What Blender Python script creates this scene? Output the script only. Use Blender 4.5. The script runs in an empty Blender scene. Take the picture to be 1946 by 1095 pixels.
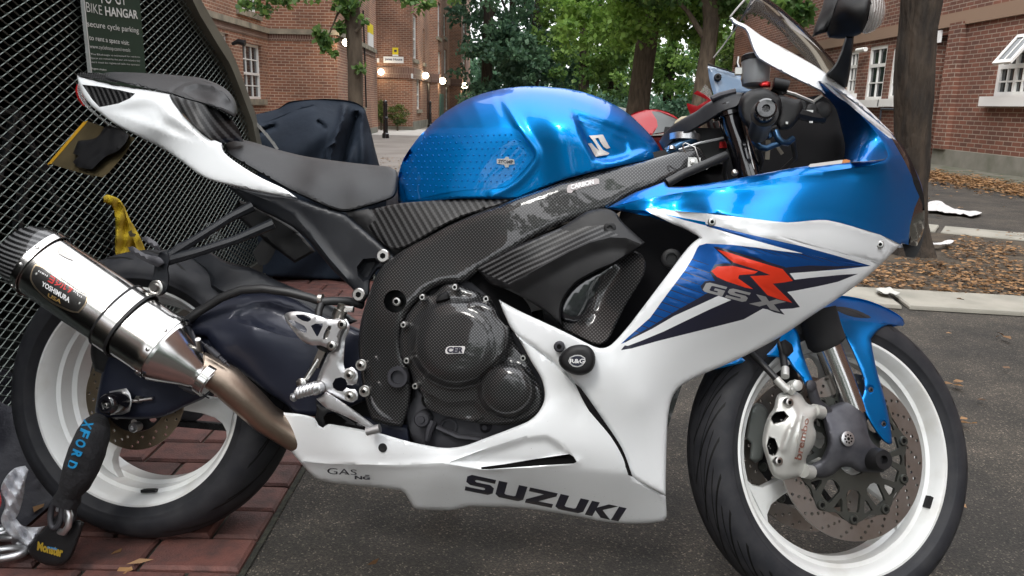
import bpy, bmesh, math, random
import numpy as np
from mathutils import Vector, Matrix, noise
from mathutils.geometry import delaunay_2d_cdt
random.seed(7); rng = np.random.default_rng(7)
rad = math.radians
scene = bpy.context.scene
COL = scene.collection
# ------------------------------------------------------------ camera
PITCH, ROLL, CAMH, FPX = rad(13.5), rad(1.3), 0.941, 1460.0
_r0 = Vector((1,0,0)); _f0 = Vector((0,math.cos(PITCH),-math.sin(PITCH))); _u0 = Vector((0,math.sin(PITCH),math.cos(PITCH)))
CR = _r0*math.cos(ROLL)+_u0*math.sin(ROLL); CU = -_r0*math.sin(ROLL)+_u0*math.cos(ROLL); CF = _f0
CAM = Vector((0,0,CAMH))
cd = bpy.data.cameras.new("camera"); cam = bpy.data.objects.new("camera", cd); COL.objects.link(cam)
cam.matrix_world = Matrix(((CR.x,CU.x,-CF.x,CAM.x),(CR.y,CU.y,-CF.y,CAM.y),(CR.z,CU.z,-CF.z,CAM.z),(0,0,0,1)))
cd.sensor_width = 36; cd.lens = 36*FPX/1946; cd.clip_start = 0.02; cd.clip_end = 2000
scene.camera = cam
# ------------------------------------------------------------ sky, sun, exposure
SUN_EL, SUN_AZ = rad(50), rad(205)      # azimuth the light comes from (0=+Y, clockwise)
w = bpy.data.worlds.new("World"); scene.world = w; w.use_nodes = True
nt = w.node_tree; bg = nt.nodes["Background"]
sk = nt.nodes.new("ShaderNodeTexSky"); sk.sky_type = 'NISHITA'; sk.sun_disc = False
sk.sun_elevation = SUN_EL; sk.sun_rotation = SUN_AZ; sk.dust_density = 1.0; sk.air_density = 1.0; sk.ozone_density = 1.0
hs = nt.nodes.new("ShaderNodeHueSaturation"); hs.inputs['Saturation'].default_value = 0.30
nt.links.new(sk.outputs[0], hs.inputs['Color'])
mxw = nt.nodes.new("ShaderNodeMix"); mxw.data_type = 'RGBA'; mxw.inputs[0].default_value = 0.62; mxw.inputs[7].default_value = (6.7,6.75,6.8,1)   # thin even cloud
nt.links.new(hs.outputs[0], mxw.inputs[6])
tcw = nt.nodes.new("ShaderNodeTexCoord"); spw = nt.nodes.new("ShaderNodeSeparateXYZ"); mrw = nt.nodes.new("ShaderNodeMapRange"); vmw = nt.nodes.new("ShaderNodeVectorMath"); vmw.operation = 'SCALE'
mrw.inputs[1].default_value = 0.0; mrw.inputs[2].default_value = 1.0; mrw.inputs[3].default_value = 0.75; mrw.inputs[4].default_value = 2.1      # an overcast sky is brightest overhead
nt.links.new(tcw.outputs['Generated'], spw.inputs[0]); nt.links.new(spw.outputs[2], mrw.inputs[0]); nt.links.new(mxw.outputs[2], vmw.inputs[0]); nt.links.new(mrw.outputs[0], vmw.inputs['Scale']); nt.links.new(vmw.outputs[0], bg.inputs[0]); bg.inputs[1].default_value = 0.15
sd = bpy.data.lights.new("sun", 'SUN'); so = bpy.data.objects.new("sun", sd); COL.objects.link(so)
sd.energy = 1.0; sd.angle = rad(14); sd.color = (1.0,0.97,0.92)
_sd = Vector((math.sin(SUN_AZ)*math.cos(SUN_EL), math.cos(SUN_AZ)*math.cos(SUN_EL), math.sin(SUN_EL)))
so.rotation_euler = _sd.to_track_quat('Z','Y').to_euler()
vs = scene.view_settings; vs.view_transform = 'Standard'; vs.look = 'None'; vs.exposure = 1.15; vs.gamma = 1
scene.cycles.max_bounces = 8; scene.cycles.transparent_max_bounces = 12
# ------------------------------------------------------------ pixel -> point helpers (photo pixels 1946 x 1095)
def ray(x, y): return CF + CR*((x-973)/FPX) + CU*((547.5-y)/FPX)
def G(x, y, z=0.0):
    d = ray(x,y); return CAM + d*((z-CAMH)/d.z)
def PX(x, y, X): d = ray(x,y); return CAM + d*(X/d.x)
def PY(x, y, Y): d = ray(x,y); return CAM + d*(Y/d.y)
def proj(p):
    d=p-CAM; z=d.dot(CF); return (973+FPX*d.dot(CR)/z, 547.5-FPX*d.dot(CU)/z)
class Frame:
    def __init__(s, O, X, N, U): s.O, s.X, s.N, s.U = O, X, N, U
    def P(s, x, y, w=0.0):
        d = ray(x,y); t = ((s.O-CAM).dot(s.N)+w)/d.dot(s.N); return CAM + d*t
    def L(s, a, w, b): return s.O + s.X*a + s.N*w + s.U*b      # along, lateral, up
YAW, LEAN = rad(-8.24), rad(13.17)
_u = Vector((math.cos(YAW),math.sin(YAW),0)); _v0 = Vector((math.sin(YAW),-math.cos(YAW),0)); _z = Vector((0,0,1))
_n = _z*math.cos(LEAN)-_v0*math.sin(LEAN); _v = _v0*math.cos(LEAN)+_z*math.sin(LEAN)
RA = CAM + Vector((-0.7747,1.5872,-0.6339))                # rear axle
BK = Frame(RA - _n*0.313, _u, _v, _n)                      # bike frame: origin under the rear axle
RW = Frame(RA, _u, _v, _n)                                 # rear wheel frame
FA = CAM + Vector((0.6363,1.4056,-0.6607))
_el, _az = rad(22.6), rad(15.17)
_fn = Vector((math.cos(_el)*math.sin(_az), -math.cos(_el)*math.cos(_az), math.sin(_el)))
_fu = (_z - _fn*_z.dot(_fn)).normalized(); _fx = _fu.cross(-_fn).normalized()
if _fx.x < 0: _fx = -_fx
FW = Frame(FA, _fx, _fn, _fu)                              # steered front wheel frame
# ------------------------------------------------------------ objects, tags
def tag(o, label=None, cat=None, group=None, kind=None):
    for k, v in (('label',label),('category',cat),('group',group),('kind',kind)):
        if v: o[k] = v
    return o
def empty(name, mat, label=None, cat=None, group=None):
    o = bpy.data.objects.new(name, None); COL.objects.link(o); o.empty_display_size = .1
    o.matrix_world = mat if isinstance(mat, Matrix) else Matrix.Translation(mat)
    o['_w'] = [v for r in o.matrix_world for v in r]
    return tag(o, label, cat, group)
def wmat(o):
    f = o['_w']; return Matrix([f[0:4],f[4:8],f[8:12],f[12:16]])
def link(name, me, parent=None):
    """me is in world space; vertices go to the space of the top-level thing; parts keep an identity transform"""
    o = bpy.data.objects.new(name, me); COL.objects.link(o)
    if parent is not None:
        me.transform(wmat(parent).inverted()); o.parent = parent; o['_w'] = list(parent['_w'])
    else: o['_w'] = [v for r in Matrix.Identity(4) for v in r]
    return o
def base_at(o, loc):
    """give a top-level world-space mesh its own origin at its base"""
    o.data.transform(Matrix.Translation(-Vector(loc))); o.location = loc; o['_w'] = [v for r in Matrix.Translation(loc) for v in r]; return o
def finish():
    for o in bpy.data.objects:
        if '_w' in o: del o['_w']
def mesh_from(verts, faces, mats, smooth=True, angle=40, fm=None, name='m'):
    me = bpy.data.meshes.new(name); me.from_pydata([tuple(v) for v in verts], [], faces)
    for m in (mats if isinstance(mats,(list,tuple)) else [mats]): me.materials.append(m)
    if fm is not None: me.polygons.foreach_set('material_index', fm)
    me.validate()
    bm = bmesh.new(); bm.from_mesh(me); bmesh.ops.recalc_face_normals(bm, faces=bm.faces); bm.to_mesh(me); bm.free()
    if smooth: me.shade_smooth(); me.set_sharp_from_angle(angle=rad(angle))
    me.update(); return me
class MB:
    """collects pieces in world space, then becomes ONE mesh object"""
    def __init__(s): s.v=[]; s.f=[]; s.m=[]; s.g=[]
    def add(s, verts, faces, mi=0):
        b=len(s.v); s.g.append((b,len(s.f))); s.v += [tuple(v) for v in verts]; s.f += [tuple(i+b for i in f) for f in faces]; s.m += [mi]*len(faces); return s
    def box(s, c, hx, hy, hz, ax=None, mi=0):
        X,Y,Z = ax if ax else (Vector((1,0,0)),Vector((0,1,0)),Vector((0,0,1))); c=Vector(c)
        vs=[c+X*a*hx+Y*b*hy+Z*d*hz for a in(-1,1) for b in(-1,1) for d in(-1,1)]
        return s.add(vs,[(0,1,3,2),(4,6,7,5),(0,4,5,1),(2,3,7,6),(0,2,6,4),(1,5,7,3)],mi)
    def b2(s, p0, p1, mi=0):
        a=[min(p0[i],p1[i]) for i in range(3)]; b=[max(p0[i],p1[i]) for i in range(3)]
        return s.box([(a[i]+b[i])/2 for i in range(3)],*[(b[i]-a[i])/2 for i in range(3)],mi=mi)
    def tube(s, pts, r, n=10, cap=True, closed=False, mi=0, flat=None):
        pts=[Vector(p) for p in pts]; k=len(pts); rs = r if isinstance(r,(list,tuple)) else [r]*k
        T=[]
        for i in range(k):
            a=pts[(i-1)%k] if (closed or i>0) else pts[i]; b=pts[(i+1)%k] if (closed or i<k-1) else pts[i]
            T.append((b-a).normalized() if (b-a).length>1e-9 else Vector((0,0,1)))
        ref = Vector((0,0,1)) if abs(T[0].z)<.9 else Vector((1,0,0))
        A=(ref-T[0]*ref.dot(T[0])).normalized(); V=[];F=[]
        for i in range(k):
            A=(A-T[i]*A.dot(T[i])).normalized(); B=T[i].cross(A)
            for j in range(n):
                t=2*math.pi*j/n; V.append(pts[i]+(A*math.cos(t)+B*math.sin(t))*rs[i])
        for i in range(k-1+(1 if closed else 0)):
            for j in range(n):
                a=i*n+j; b=i*n+(j+1)%n; c=((i+1)%k)*n+(j+1)%n; d=((i+1)%k)*n+j; F.append((a,b,c,d))
        if cap and not closed: F.append(tuple(range(n))[::-1]); F.append(tuple((k-1)*n+j for j in range(n)))
        return s.add(V,F,mi)
    def lathe(s, O, A, prof, n=24, sx=1, sy=1, ref=None, mi=0, closed=False, rfun=None):
        """prof: list of (distance along axis A, radius)"""
        O=Vector(O); A=Vector(A).normalized(); ref = Vector(ref) if ref is not None else (Vector((0,0,1)) if abs(A.z)<.9 else Vector((1,0,0)))
        X=(ref-A*ref.dot(A)).normalized(); Y=A.cross(X); V=[];F=[];k=len(prof)
        for (a,r) in prof:
            for j in range(n):
                t=2*math.pi*j/n; q = rfun(t) if rfun else 1
                V.append(O+A*a+(X*math.cos(t)*sx+Y*math.sin(t)*sy)*r*q)
        for i in range(k-1+(1 if closed else 0)):
            for j in range(n):
                F.append((i*n+j,i*n+(j+1)%n,((i+1)%k)*n+(j+1)%n,((i+1)%k)*n+j))
        if not closed:
            if prof[0][1]>1e-6: F.append(tuple(range(n))[::-1])
            if prof[-1][1]>1e-6: F.append(tuple((k-1)*n+j for j in range(n)))
        return s.add(V,F,mi)
    def prism(s, front, back, mi=0):
        n=len(front); V=list(front)+list(back)
        F=[tuple(range(n)),tuple(range(n,2*n))[::-1]]+[(i,(i+1)%n,n+(i+1)%n,n+i) for i in range(n)]
        return s.add(V,F,mi)
    def build(s, name, mats, parent=None, smooth=True, angle=40):
        me=mesh_from(s.v,s.f,mats,smooth,angle,s.m,name); return link(name,me,parent)
    def build_each(s, name, mats, parent=None, angle=40):
        g=s.g+[(len(s.v),len(s.f))]
        for (v0,f0),(v1,f1) in zip(g,g[1:]):
            me=mesh_from(s.v[v0:v1],[tuple(i-v0 for i in f) for f in s.f[f0:f1]],mats,True,angle,s.m[f0:f1],name); link(name,me,parent)
def smoothpts(pts, closed=True, seg=5, corner=48):
    """Catmull-Rom through the points; sharp turns stay corners"""
    P=[np.array(p[:2],float) for p in pts]; n=len(P); out=[]
    def isc(i):
        if len(pts[i])>2: return pts[i][2]=='c'
        a=P[(i-1)%n]; b=P[i]; c=P[(i+1)%n]; u=b-a; v=c-b
        if not closed and (i==0 or i==n-1): return True
        cs=np.dot(u,v)/(np.linalg.norm(u)*np.linalg.norm(v)+1e-9); return math.degrees(math.acos(max(-1,min(1,cs))))>corner
    C=[isc(i) for i in range(n)]
    for i in range(n if closed else n-1):
        p1=P[i];p2=P[(i+1)%n]; p0=P[(i-1)%n] if not C[i] else p1*1.0-(p2-p1)*.5; p3=P[(i+2)%n] if not C[(i+1)%n] else p2+(p2-p1)*.5
        L=np.linalg.norm(p2-p1); m1=(p2-p0)/2; m2=(p3-p1)/2
        for m in (m1,m2):
            l=np.linalg.norm(m)
            if l>L: m*=L/l
        k=max(1,min(seg,int(L/5)))
        for j in range(k):
            t=j/k; out.append((2*t**3-3*t**2+1)*p1+(t**3-2*t**2+t)*m1+(-2*t**3+3*t**2)*p2+(t**3-t**2)*m2)
    if not closed: out.append(P[-1])
    return np.array(out)
def inpoly(pts, poly):
    x=pts[:,0];y=pts[:,1];r=np.zeros(len(pts),bool);n=len(poly)
    for i in range(n):
        x0,y0=poly[i];x1,y1=poly[(i+1)%n]
        if y0==y1: continue
        c=((y0>y)!=(y1>y))&(x<(x1-x0)*(y-y0)/(y1-y0)+x0); r^=c
    return r
def segdist(pts, poly, closed=True):
    d=np.full(len(pts),1e9);n=len(poly)
    for i in range(n if closed else n-1):
        a=poly[i];b=poly[(i+1)%n];ab=b-a;L=ab@ab
        if L<1e-12: continue
        t=np.clip(((pts-a)@ab)/L,0,1);q=pts-(a+t[:,None]*ab);d=np.minimum(d,np.hypot(q[:,0],q[:,1]))
    return d
def tps(ctrl):
    C=np.array(ctrl,float);X=C[:,:2]/500.;n=len(X)
    def phi(r): return np.where(r>1e-9,r*r*np.log(np.maximum(r,1e-9)),0)
    K=phi(np.linalg.norm(X[:,None]-X[None],axis=2))+np.eye(n)*1e-4; P=np.hstack([np.ones((n,1)),X])
    A=np.zeros((n+3,n+3));A[:n,:n]=K;A[:n,n:]=P;A[n:,:n]=P.T
    s=np.linalg.lstsq(A,np.concatenate([C[:,2],[0,0,0]]),rcond=None)[0]
    def f(p):
        p=np.asarray(p,float)/500.; return phi(np.linalg.norm(p[:,None]-X[None],axis=2))@s[:n]+s[n]+p@s[n+1:]
    return f
def sstep(x): x=np.clip(x,0,1); return x*x*(3-2*x)
class Surf:
    """a curved skin given by its outline and its lateral distance from the frame's middle plane"""
    def __init__(s, frame, outline, w, edge=(10,.006), feats=(), seg=5, smooth=True):
        s.fr=frame; s.out=smoothpts(outline,seg=seg) if smooth else np.array([p[:2] for p in outline],float)
        s.wf=(lambda p:np.full(len(p),w)) if isinstance(w,(int,float)) else (w if callable(w) else tps(w)); s.edge=edge; s.feats=feats
    def w(s, p):
        p=np.asarray(p,float).reshape(-1,2); r=s.wf(p)
        if s.edge:
            ew,ed=s.edge[:2]; d=np.clip(segdist(p,s.out)/ew,0,1); d=np.where(inpoly(p,s.out),d,0); r=r-ed*(1-np.sqrt(np.clip(1-(1-d)**2,0,1)))
        for ft in s.feats:
            k=ft[0]
            if k=='in': q=ft[1] if len(ft)<5 else ft[1]; ins=inpoly(p,q); r=r-np.where(ins,ft[2]*sstep(segdist(p,q)/ft[3]),0)
            elif k=='ridge': r=r+ft[2]*np.exp(-(segdist(p,ft[1],False)/ft[3])**2)
            elif k=='crease': r=r+ft[2]*np.maximum(0,1-segdist(p,ft[1],False)/ft[3])
            elif k=='roll': d=np.clip(segdist(p,ft[1],False)/ft[3],0,1); r=r-ft[2]*(1-np.sqrt(np.clip(1-(1-d)**2,0,1)))
            elif k=='rollm': d=np.clip(segdist(p,ft[1],False)/ft[2],0,1); r=np.maximum(r,0)*np.sqrt(np.clip(1-(1-d)**2,0,1))**ft[3]
            elif k=='fn': r=r+ft[1](p)
        return r
    def P(s, p, eps=0.0):
        p=np.asarray(p,float).reshape(-1,2); ww=s.w(p)+eps; return [s.fr.P(a[0],a[1],float(b)) for a,b in zip(p,ww)]
def A2(l): return np.array([p[:2] for p in l],float)
def panel(name, surf, mats, parent, step=9, thick=.004, regions=(), holes=(), mirror=False, angle=40, eps=0.0, outline=None, extra=(), closed_back=True):
    """regions: (polygon, material index) painted fields cut into the mesh; holes: cut-outs"""
    out = surf.out if outline is None else outline
    V=[];E=[];n0=len(out)
    def addloop(q,cl=True):
        b=len(V); V.extend([tuple(a) for a in q]); k=len(q); E.extend([(b+i,b+(i+1)%k) for i in range(k if cl else k-1)])
    addloop(out)
    for r in regions: addloop(r[0])
    for h in holes: addloop(h)
    for e in extra: addloop(e,False)
    if outline is None:
        for ft in surf.feats:
            if ft[0]=='in': addloop(ft[1])
            elif ft[0]=='crease': addloop(ft[1],False)
    lo=out.min(0);hi=out.max(0); gx=np.arange(lo[0],hi[0]+step,step); gy=np.arange(lo[1],hi[1]+step,step*.87)
    g=np.array([(x+(step/2 if j%2 else 0),y) for j,y in enumerate(gy) for x in gx])
    g=g[inpoly(g,out)]
    if len(g):
        d=segdist(g,out); g=g[d>step*.35]
        for q in [r[0] for r in regions]+list(holes): 
            if len(g): g=g[segdist(g,q)>step*.3]
    if surf.edge and surf.edge[0]>step*.5 and outline is None:      # rings that follow the rounded edge
        for fr in (.08,.3,.62):
            o2=[]; m=len(out)
            for i in range(m):
                t=out[(i+1)%m]-out[i-1]; l=np.hypot(*t)
                if l<1e-6: continue
                nn=np.array([-t[1],t[0]])/l; q=out[i]+nn*surf.edge[0]*fr; q2=out[i]-nn*surf.edge[0]*fr
                for c in (q,q2): o2.append(c)
            o2=np.array(o2); k=inpoly(o2,out)&(segdist(o2,out)>surf.edge[0]*fr*.8); o2=o2[k]
            if len(o2):
                if len(g): 
                    dd=np.min(np.linalg.norm(g[:,None]-o2[None],axis=2),axis=1); g=g[dd>step*.3]
                g=np.vstack([g,o2]) if len(g) else o2
    V2=[Vector(v) for v in V]+[Vector(v) for v in g]
    r=delaunay_2d_cdt(V2,E,[],0,1e-4); vv=np.array([tuple(v) for v in r[0]]); tris=[f for f in r[2] if len(f)>=3]
    cen=np.array([vv[list(f)].mean(0) for f in tris]); keep=inpoly(cen,out)
    for h in holes: keep&=~inpoly(cen,h)
    mi=np.zeros(len(tris),int)
    for rg in regions:
        k_=inpoly(cen,rg[0]); k_=k_&(mi==rg[2]) if len(rg)>2 else k_; mi[k_]=rg[1]
    tris=[t for t,k in zip(tris,keep) if k]; mi=mi[keep]
    used=sorted({i for t in tris for i in t}); mp={u:i for i,u in enumerate(used)}; vv=vv[used]; tris=[tuple(mp[i] for i in t) for t in tris]
    ww=surf.w(vv)+eps; F=surf.fr; pts=[F.P(a[0],a[1],float(b)) for a,b in zip(vv,ww)]
    def solid(pts,nv,th,nm,back=None):
        m=len(pts); verts=list(pts); faces=list(tris); fm=list(mi)
        if th and th>0:
            verts+= (back if back is not None else [p-nv*th for p in pts]); faces+=[tuple(i+m for i in t[::-1]) for t in tris]; fm+=list(mi)
            cnt={}
            for t,q in zip(tris,mi):
                for a,b in zip(t,t[1:]+t[:1]):
                    cnt[(a,b)]=q
            for (a,b),q in cnt.items():
                if (b,a) not in cnt: faces.append((a,a+m,b+m,b)); fm.append(q)
        me=mesh_from(verts,faces,mats,True,angle,fm,nm); return link(nm,me,parent)
    o=solid(pts,F.N,thick,name,[F.P(a[0],a[1],float(b)-thick) for a,b in zip(vv,ww)])
    if mirror:
        p2=[p-F.N*(2*((p-F.O).dot(F.N))) for p in pts]
        q2=np.array([proj(p) for p in p2]); ok=inpoly(q2,out)&(segdist(q2,out)>2.0)
        p2=[p if k else F.P(a[0],a[1],-float(b)) for p,k,a,b in zip(p2,ok,vv,ww)]; solid(p2,-F.N,thick,name,[p+(F.O+F.N*((p-F.O).dot(F.N)+thick)-F.O-F.N*((p-F.O).dot(F.N))) if k else F.P(a[0],a[1],-float(b)+thick) for p,k,a,b in zip(p2,ok,vv,ww)])
    return o
def plate(name, fr, outer, holes, w0, thick, mats, parent, bevel=0, mb=None):
    """flat plate in a frame's plane, metres; outer / holes are (along, up) loops; w0 is the near face"""
    V=[];E=[]
    for q in [outer]+list(holes):
        b=len(V);V+= [Vector((a[0]*1000,a[1]*1000)) for a in q];E+=[(b+i,b+(i+1)%len(q)) for i in range(len(q))]
    r=delaunay_2d_cdt(V,E,[],0,1e-4);vv=np.array([tuple(v) for v in r[0]])/1000.;tris=list(r[2])
    c=np.array([vv[list(f)].mean(0) for f in tris]);k=inpoly(c,np.array(outer))
    for h in holes:k&=~inpoly(c,np.array(h))
    tris=[tuple(t) for t,q in zip(tris,k) if q];m=len(vv)
    vs=[fr.L(a[0],w0,a[1]) for a in vv]+[fr.L(a[0],w0-thick,a[1]) for a in vv]
    fs=tris+[tuple(i+m for i in t[::-1]) for t in tris];s=set()
    for t in tris:
        for e in zip(t,t[1:]+t[:1]): s.add(e)
    fs+=[(a,a+m,b+m,b) for (a,b) in s if (b,a) not in s]
    if mb is not None: return mb.add(vs,fs)
    return link(name,mesh_from(vs,fs,mats,True,35,name=name),parent)
def circ(cx,cy,r,n=24,a0=0): return [(cx+r*math.cos(a0+2*math.pi*i/n),cy+r*math.sin(a0+2*math.pi*i/n)) for i in range(n)]
def ab(fr,x,y,w=0):
    p=fr.P(x,y,w)-fr.O; return (p.dot(fr.X),p.dot(fr.U))
def decal(name, surf, poly, mat, parent, eps=.0012, step=9, smooth=False, holes=()):
    q=smoothpts(poly) if smooth else A2(poly)
    s2=surf; return panel(name,s2,[mat],parent,step=step,thick=.0006,eps=eps,outline=q,holes=[A2(h) for h in holes])
def text_pts(s, bold=0.0, sp=1.0):
    cu=bpy.data.curves.new('t','FONT'); cu.body=s; cu.offset=bold; cu.space_character=sp; cu.resolution_u=3
    o=bpy.data.objects.new('t',cu); COL.objects.link(o); dg=bpy.context.evaluated_depsgraph_get(); me=bpy.data.meshes.new_from_object(o.evaluated_get(dg))
    v=np.array([tuple(a.co)[:2] for a in me.vertices]); f=[tuple(p.vertices) for p in me.polygons]
    bpy.data.objects.remove(o); bpy.data.curves.remove(cu); bpy.data.meshes.remove(me)
    v-=v.min(0); v/=v.max(0); return v,f
def text_on(name, surf, s, quad, mat, parent, bold=.0, eps=.0016, sp=1.0):
    """quad: tl,tr,br,bl in photo pixels"""
    v,f=text_pts(s,bold,sp); tl,tr,br,bl=[np.array(q,float) for q in quad]
    u=v[:,:1];t=v[:,1:]; p=(bl*(1-u)+br*u)*(1-t)+(tl*(1-u)+tr*u)*t
    pts=surf.P(p,eps) if isinstance(surf,Surf) else [surf(a[0],a[1]) for a in p]
    me=mesh_from(pts,f,[mat],False,name=name); return link(name,me,parent)
def text_plane(name, s, tl, tr, bl, mat, parent, bold=0.0, sp=1.0):
    v,f=text_pts(s,bold,sp); tl,tr,bl=Vector(tl),Vector(tr),Vector(bl)
    pts=[bl+(tr-tl)*float(a)+(tl-bl)*float(b) for a,b in v]; me=mesh_from(pts,f,[mat],False,name=name); return link(name,me,parent)
# ------------------------------------------------------------ materials
def M(name, col=(.5,.5,.5), rough=.5, metal=0, coat=0, spec=.5, **k):
    m=bpy.data.materials.new(name); m.use_nodes=True; b=m.node_tree.nodes['Principled BSDF']
    b.inputs['Base Color'].default_value=(*col,1); b.inputs['Roughness'].default_value=rough; b.inputs['Metallic'].default_value=metal
    b.inputs['Coat Weight'].default_value=coat; b.inputs['Coat Roughness'].default_value=k.get('cr',.03); b.inputs['Specular IOR Level'].default_value=spec
    if 'em' in k: b.inputs['Emission Color'].default_value=(*k['em'],1); b.inputs['Emission Strength'].default_value=k.get('es',1)
    if 'trans' in k: b.inputs['Transmission Weight'].default_value=k['trans']; b.inputs['IOR'].default_value=k.get('ior',1.45)
    if 'alpha' in k: b.inputs['Alpha'].default_value=k['alpha']
    if 'sss' in k: b.inputs['Subsurface Weight'].default_value=k['sss']
    m['b']=1; return m
def nodes(m): return m.node_tree, m.node_tree.nodes['Principled BSDF']
def N(nt, t, **inp):
    n=nt.nodes.new(t)
    for k,v in inp.items():
        if k in n.inputs: n.inputs[k].default_value=v
    return n
def vary(m, c2, scale=8, detail=5, amount=(.35,.65), rough=None, bump=0, bscale=None, coord='Object', stretch=None, dist=.002):
    """two-tone noise variation of the base colour, optional bump and roughness variation"""
    nt,b=nodes(m); tc=nt.nodes.new('ShaderNodeTexCoord'); src=tc.outputs[coord]
    if stretch:
        mp=nt.nodes.new('ShaderNodeMapping'); mp.inputs['Scale'].default_value=stretch; nt.links.new(src,mp.inputs[0]); src=mp.outputs[0]
    no=N(nt,'ShaderNodeTexNoise',Scale=scale,Detail=detail); nt.links.new(src,no.inputs['Vector'])
    rp=nt.nodes.new('ShaderNodeValToRGB'); e=rp.color_ramp.elements; e[0].position,e[1].position=amount
    e[0].color=tuple(b.inputs['Base Color'].default_value); e[1].color=(*c2,1)
    nt.links.new(no.outputs[0],rp.inputs[0]); nt.links.new(rp.outputs[0],b.inputs['Base Color'])
    if rough:
        mr=nt.nodes.new('ShaderNodeMapRange'); mr.inputs[3].default_value,mr.inputs[4].default_value=rough
        nt.links.new(no.outputs[0],mr.inputs[0]); nt.links.new(mr.outputs[0],b.inputs['Roughness'])
    if bump:
        n2=N(nt,'ShaderNodeTexNoise',Scale=bscale or scale*6,Detail=4); nt.links.new(src,n2.inputs['Vector'])
        bp=N(nt,'ShaderNodeBump',Strength=bump,Distance=dist); nt.links.new(n2.outputs[0],bp.inputs['Height']); nt.links.new(bp.outputs[0],b.inputs['Normal'])
    return m
# ============================================================ materials of the motorcycle
def flake_paint(name, col, col2, rough=.32, metal=.75):
    m=M(name,col,rough,metal,.5,cr=.02); nt,b=nodes(m); b.inputs['Specular Tint'].default_value=(.25,.55,1,1)
    lw=N(nt,'ShaderNodeLayerWeight',Blend=.45); mx=nt.nodes.new('ShaderNodeMix'); mx.data_type='RGBA'
    mx.inputs[6].default_value=(*col2,1); mx.inputs[7].default_value=(*col,1); nt.links.new(lw.outputs['Facing'],mx.inputs[0]); nt.links.new(mx.outputs[2],b.inputs['Base Color'])
    tc=nt.nodes.new('ShaderNodeTexCoord'); no=N(nt,'ShaderNodeTexNoise',Scale=900,Detail=2); nt.links.new(tc.outputs['Object'],no.inputs['Vector'])
    bp=N(nt,'ShaderNodeBump',Strength=.06,Distance=.0004); nt.links.new(no.outputs[0],bp.inputs['Height']); nt.links.new(bp.outputs[0],b.inputs['Normal'])
    return m
BLUE=flake_paint('blue_paint',(.0,.10,.40),(.0,.215,.60),rough=.34)
DBLUE=flake_paint('graphic_blue',(.004,.045,.20),(.006,.075,.30),.4,.4)
CYAN=flake_paint('cyan_line',(0,.16,.62),(0,.3,.9))
WHITE=M('white_paint',(.80,.82,.83),.28,0,1.0); vary(WHITE,(.765,.785,.80),6,4,(.4,.75))
RIMW=M('white_wheel_paint',(.74,.75,.74),.35,0,.6); vary(RIMW,(.56,.55,.50),14,6,(.5,.85),rough=(.3,.55))
NAVY=M('graphic_black',(.012,.013,.03),.3,0,1)
RED=M('graphic_red',(.72,.035,.008),.45,0,.3)
SILV=M('graphic_silver',(.36,.36,.36),.4,.3,.6)
BLK=M('black_plastic',(.007,.007,.008),.5,spec=.35); vary(BLK,(.012,.012,.013),30,4,(.4,.7),rough=(.42,.6),bump=.15,bscale=900,dist=.0003)
GLBLK=M('gloss_black',(.006,.006,.008),.15,0,1)
MATB=M('matt_black_frame',(.011,.0125,.016),.42,.05,.05,spec=.35); vary(MATB,(.017,.019,.023),20,5,(.4,.7),rough=(.38,.52),bump=.2,bscale=1200,dist=.0002)
SWA=M('dark_blue_grey_metal',(.010,.0125,.025),.42,.3,.1,spec=.4); vary(SWA,(.015,.018,.032),9,5,(.4,.7),rough=(.36,.5),bump=.15,bscale=900,dist=.0002)
SEATM=M('seat_vinyl',(.010,.0105,.012),.5,spec=.35); vary(SEATM,(.015,.0155,.017),25,4,(.4,.7),rough=(.45,.6),bump=.5,bscale=650,dist=.0005)
ALU=M('brushed_aluminium',(.62,.62,.63),.3,.9); vary(ALU,(.50,.50,.51),18,5,(.4,.7),rough=(.26,.42),bump=.1,bscale=800,dist=.0002)
DALU=M('dark_cast_metal',(.045,.045,.052),.55,.6); vary(DALU,(.10,.10,.11),14,7,(.45,.8),rough=(.45,.65),bump=.3,bscale=500,dist=.0004)
STEEL=M('bolt_steel',(.5,.49,.47),.28,1)
CHR=M('chrome',(.56,.55,.54),.16,1); vary(CHR,(.48,.465,.45),12,4,(.4,.8),rough=(.13,.24))
TITAN=M('heat_stained_steel',(.44,.36,.29),.3,1); vary(TITAN,(.24,.18,.14),9,7,(.35,.75),rough=(.24,.5),bump=.1,bscale=200)
DISCM=M('brake_disc_steel',(.36,.34,.32),.38,1); vary(DISCM,(.24,.20,.17),16,7,(.4,.75),rough=(.32,.5))
GOLDISC=M('rear_disc_steel',(.34,.28,.20),.36,1); vary(GOLDISC,(.24,.17,.11),18,6,(.4,.75),rough=(.3,.48))
CALIP=M('caliper_metal',(.60,.60,.57),.40,.55); vary(CALIP,(.48,.48,.45),12,5,(.4,.7),rough=(.36,.55),bump=.15,bscale=500,dist=.0003)
RUBH=M('rubber_hose',(.016,.016,.017),.45)
CLEAR=M('clear_lens',(.9,.9,.9),.08,0,.5,trans=.9,ior=1.45)
CUP=M('frosted_plastic',(.34,.36,.38),.35,0,.3,trans=.45,ior=1.4)
REDL=M('red_lens',(.45,.01,.01),.15,0,1)
PLATEY=M('number_plate_back',(.11,.085,.045),.3,.0,.5); vary(PLATEY,(.07,.055,.03),12,4,(.4,.7))
YEL=M('yellow_edge',(.55,.30,.02),.4)
BLUEAN=M('blue_anodised',(.03,.07,.13),.3,.8)
REDAN=M('red_anodised',(.4,.01,.01),.3,.6)
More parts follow.
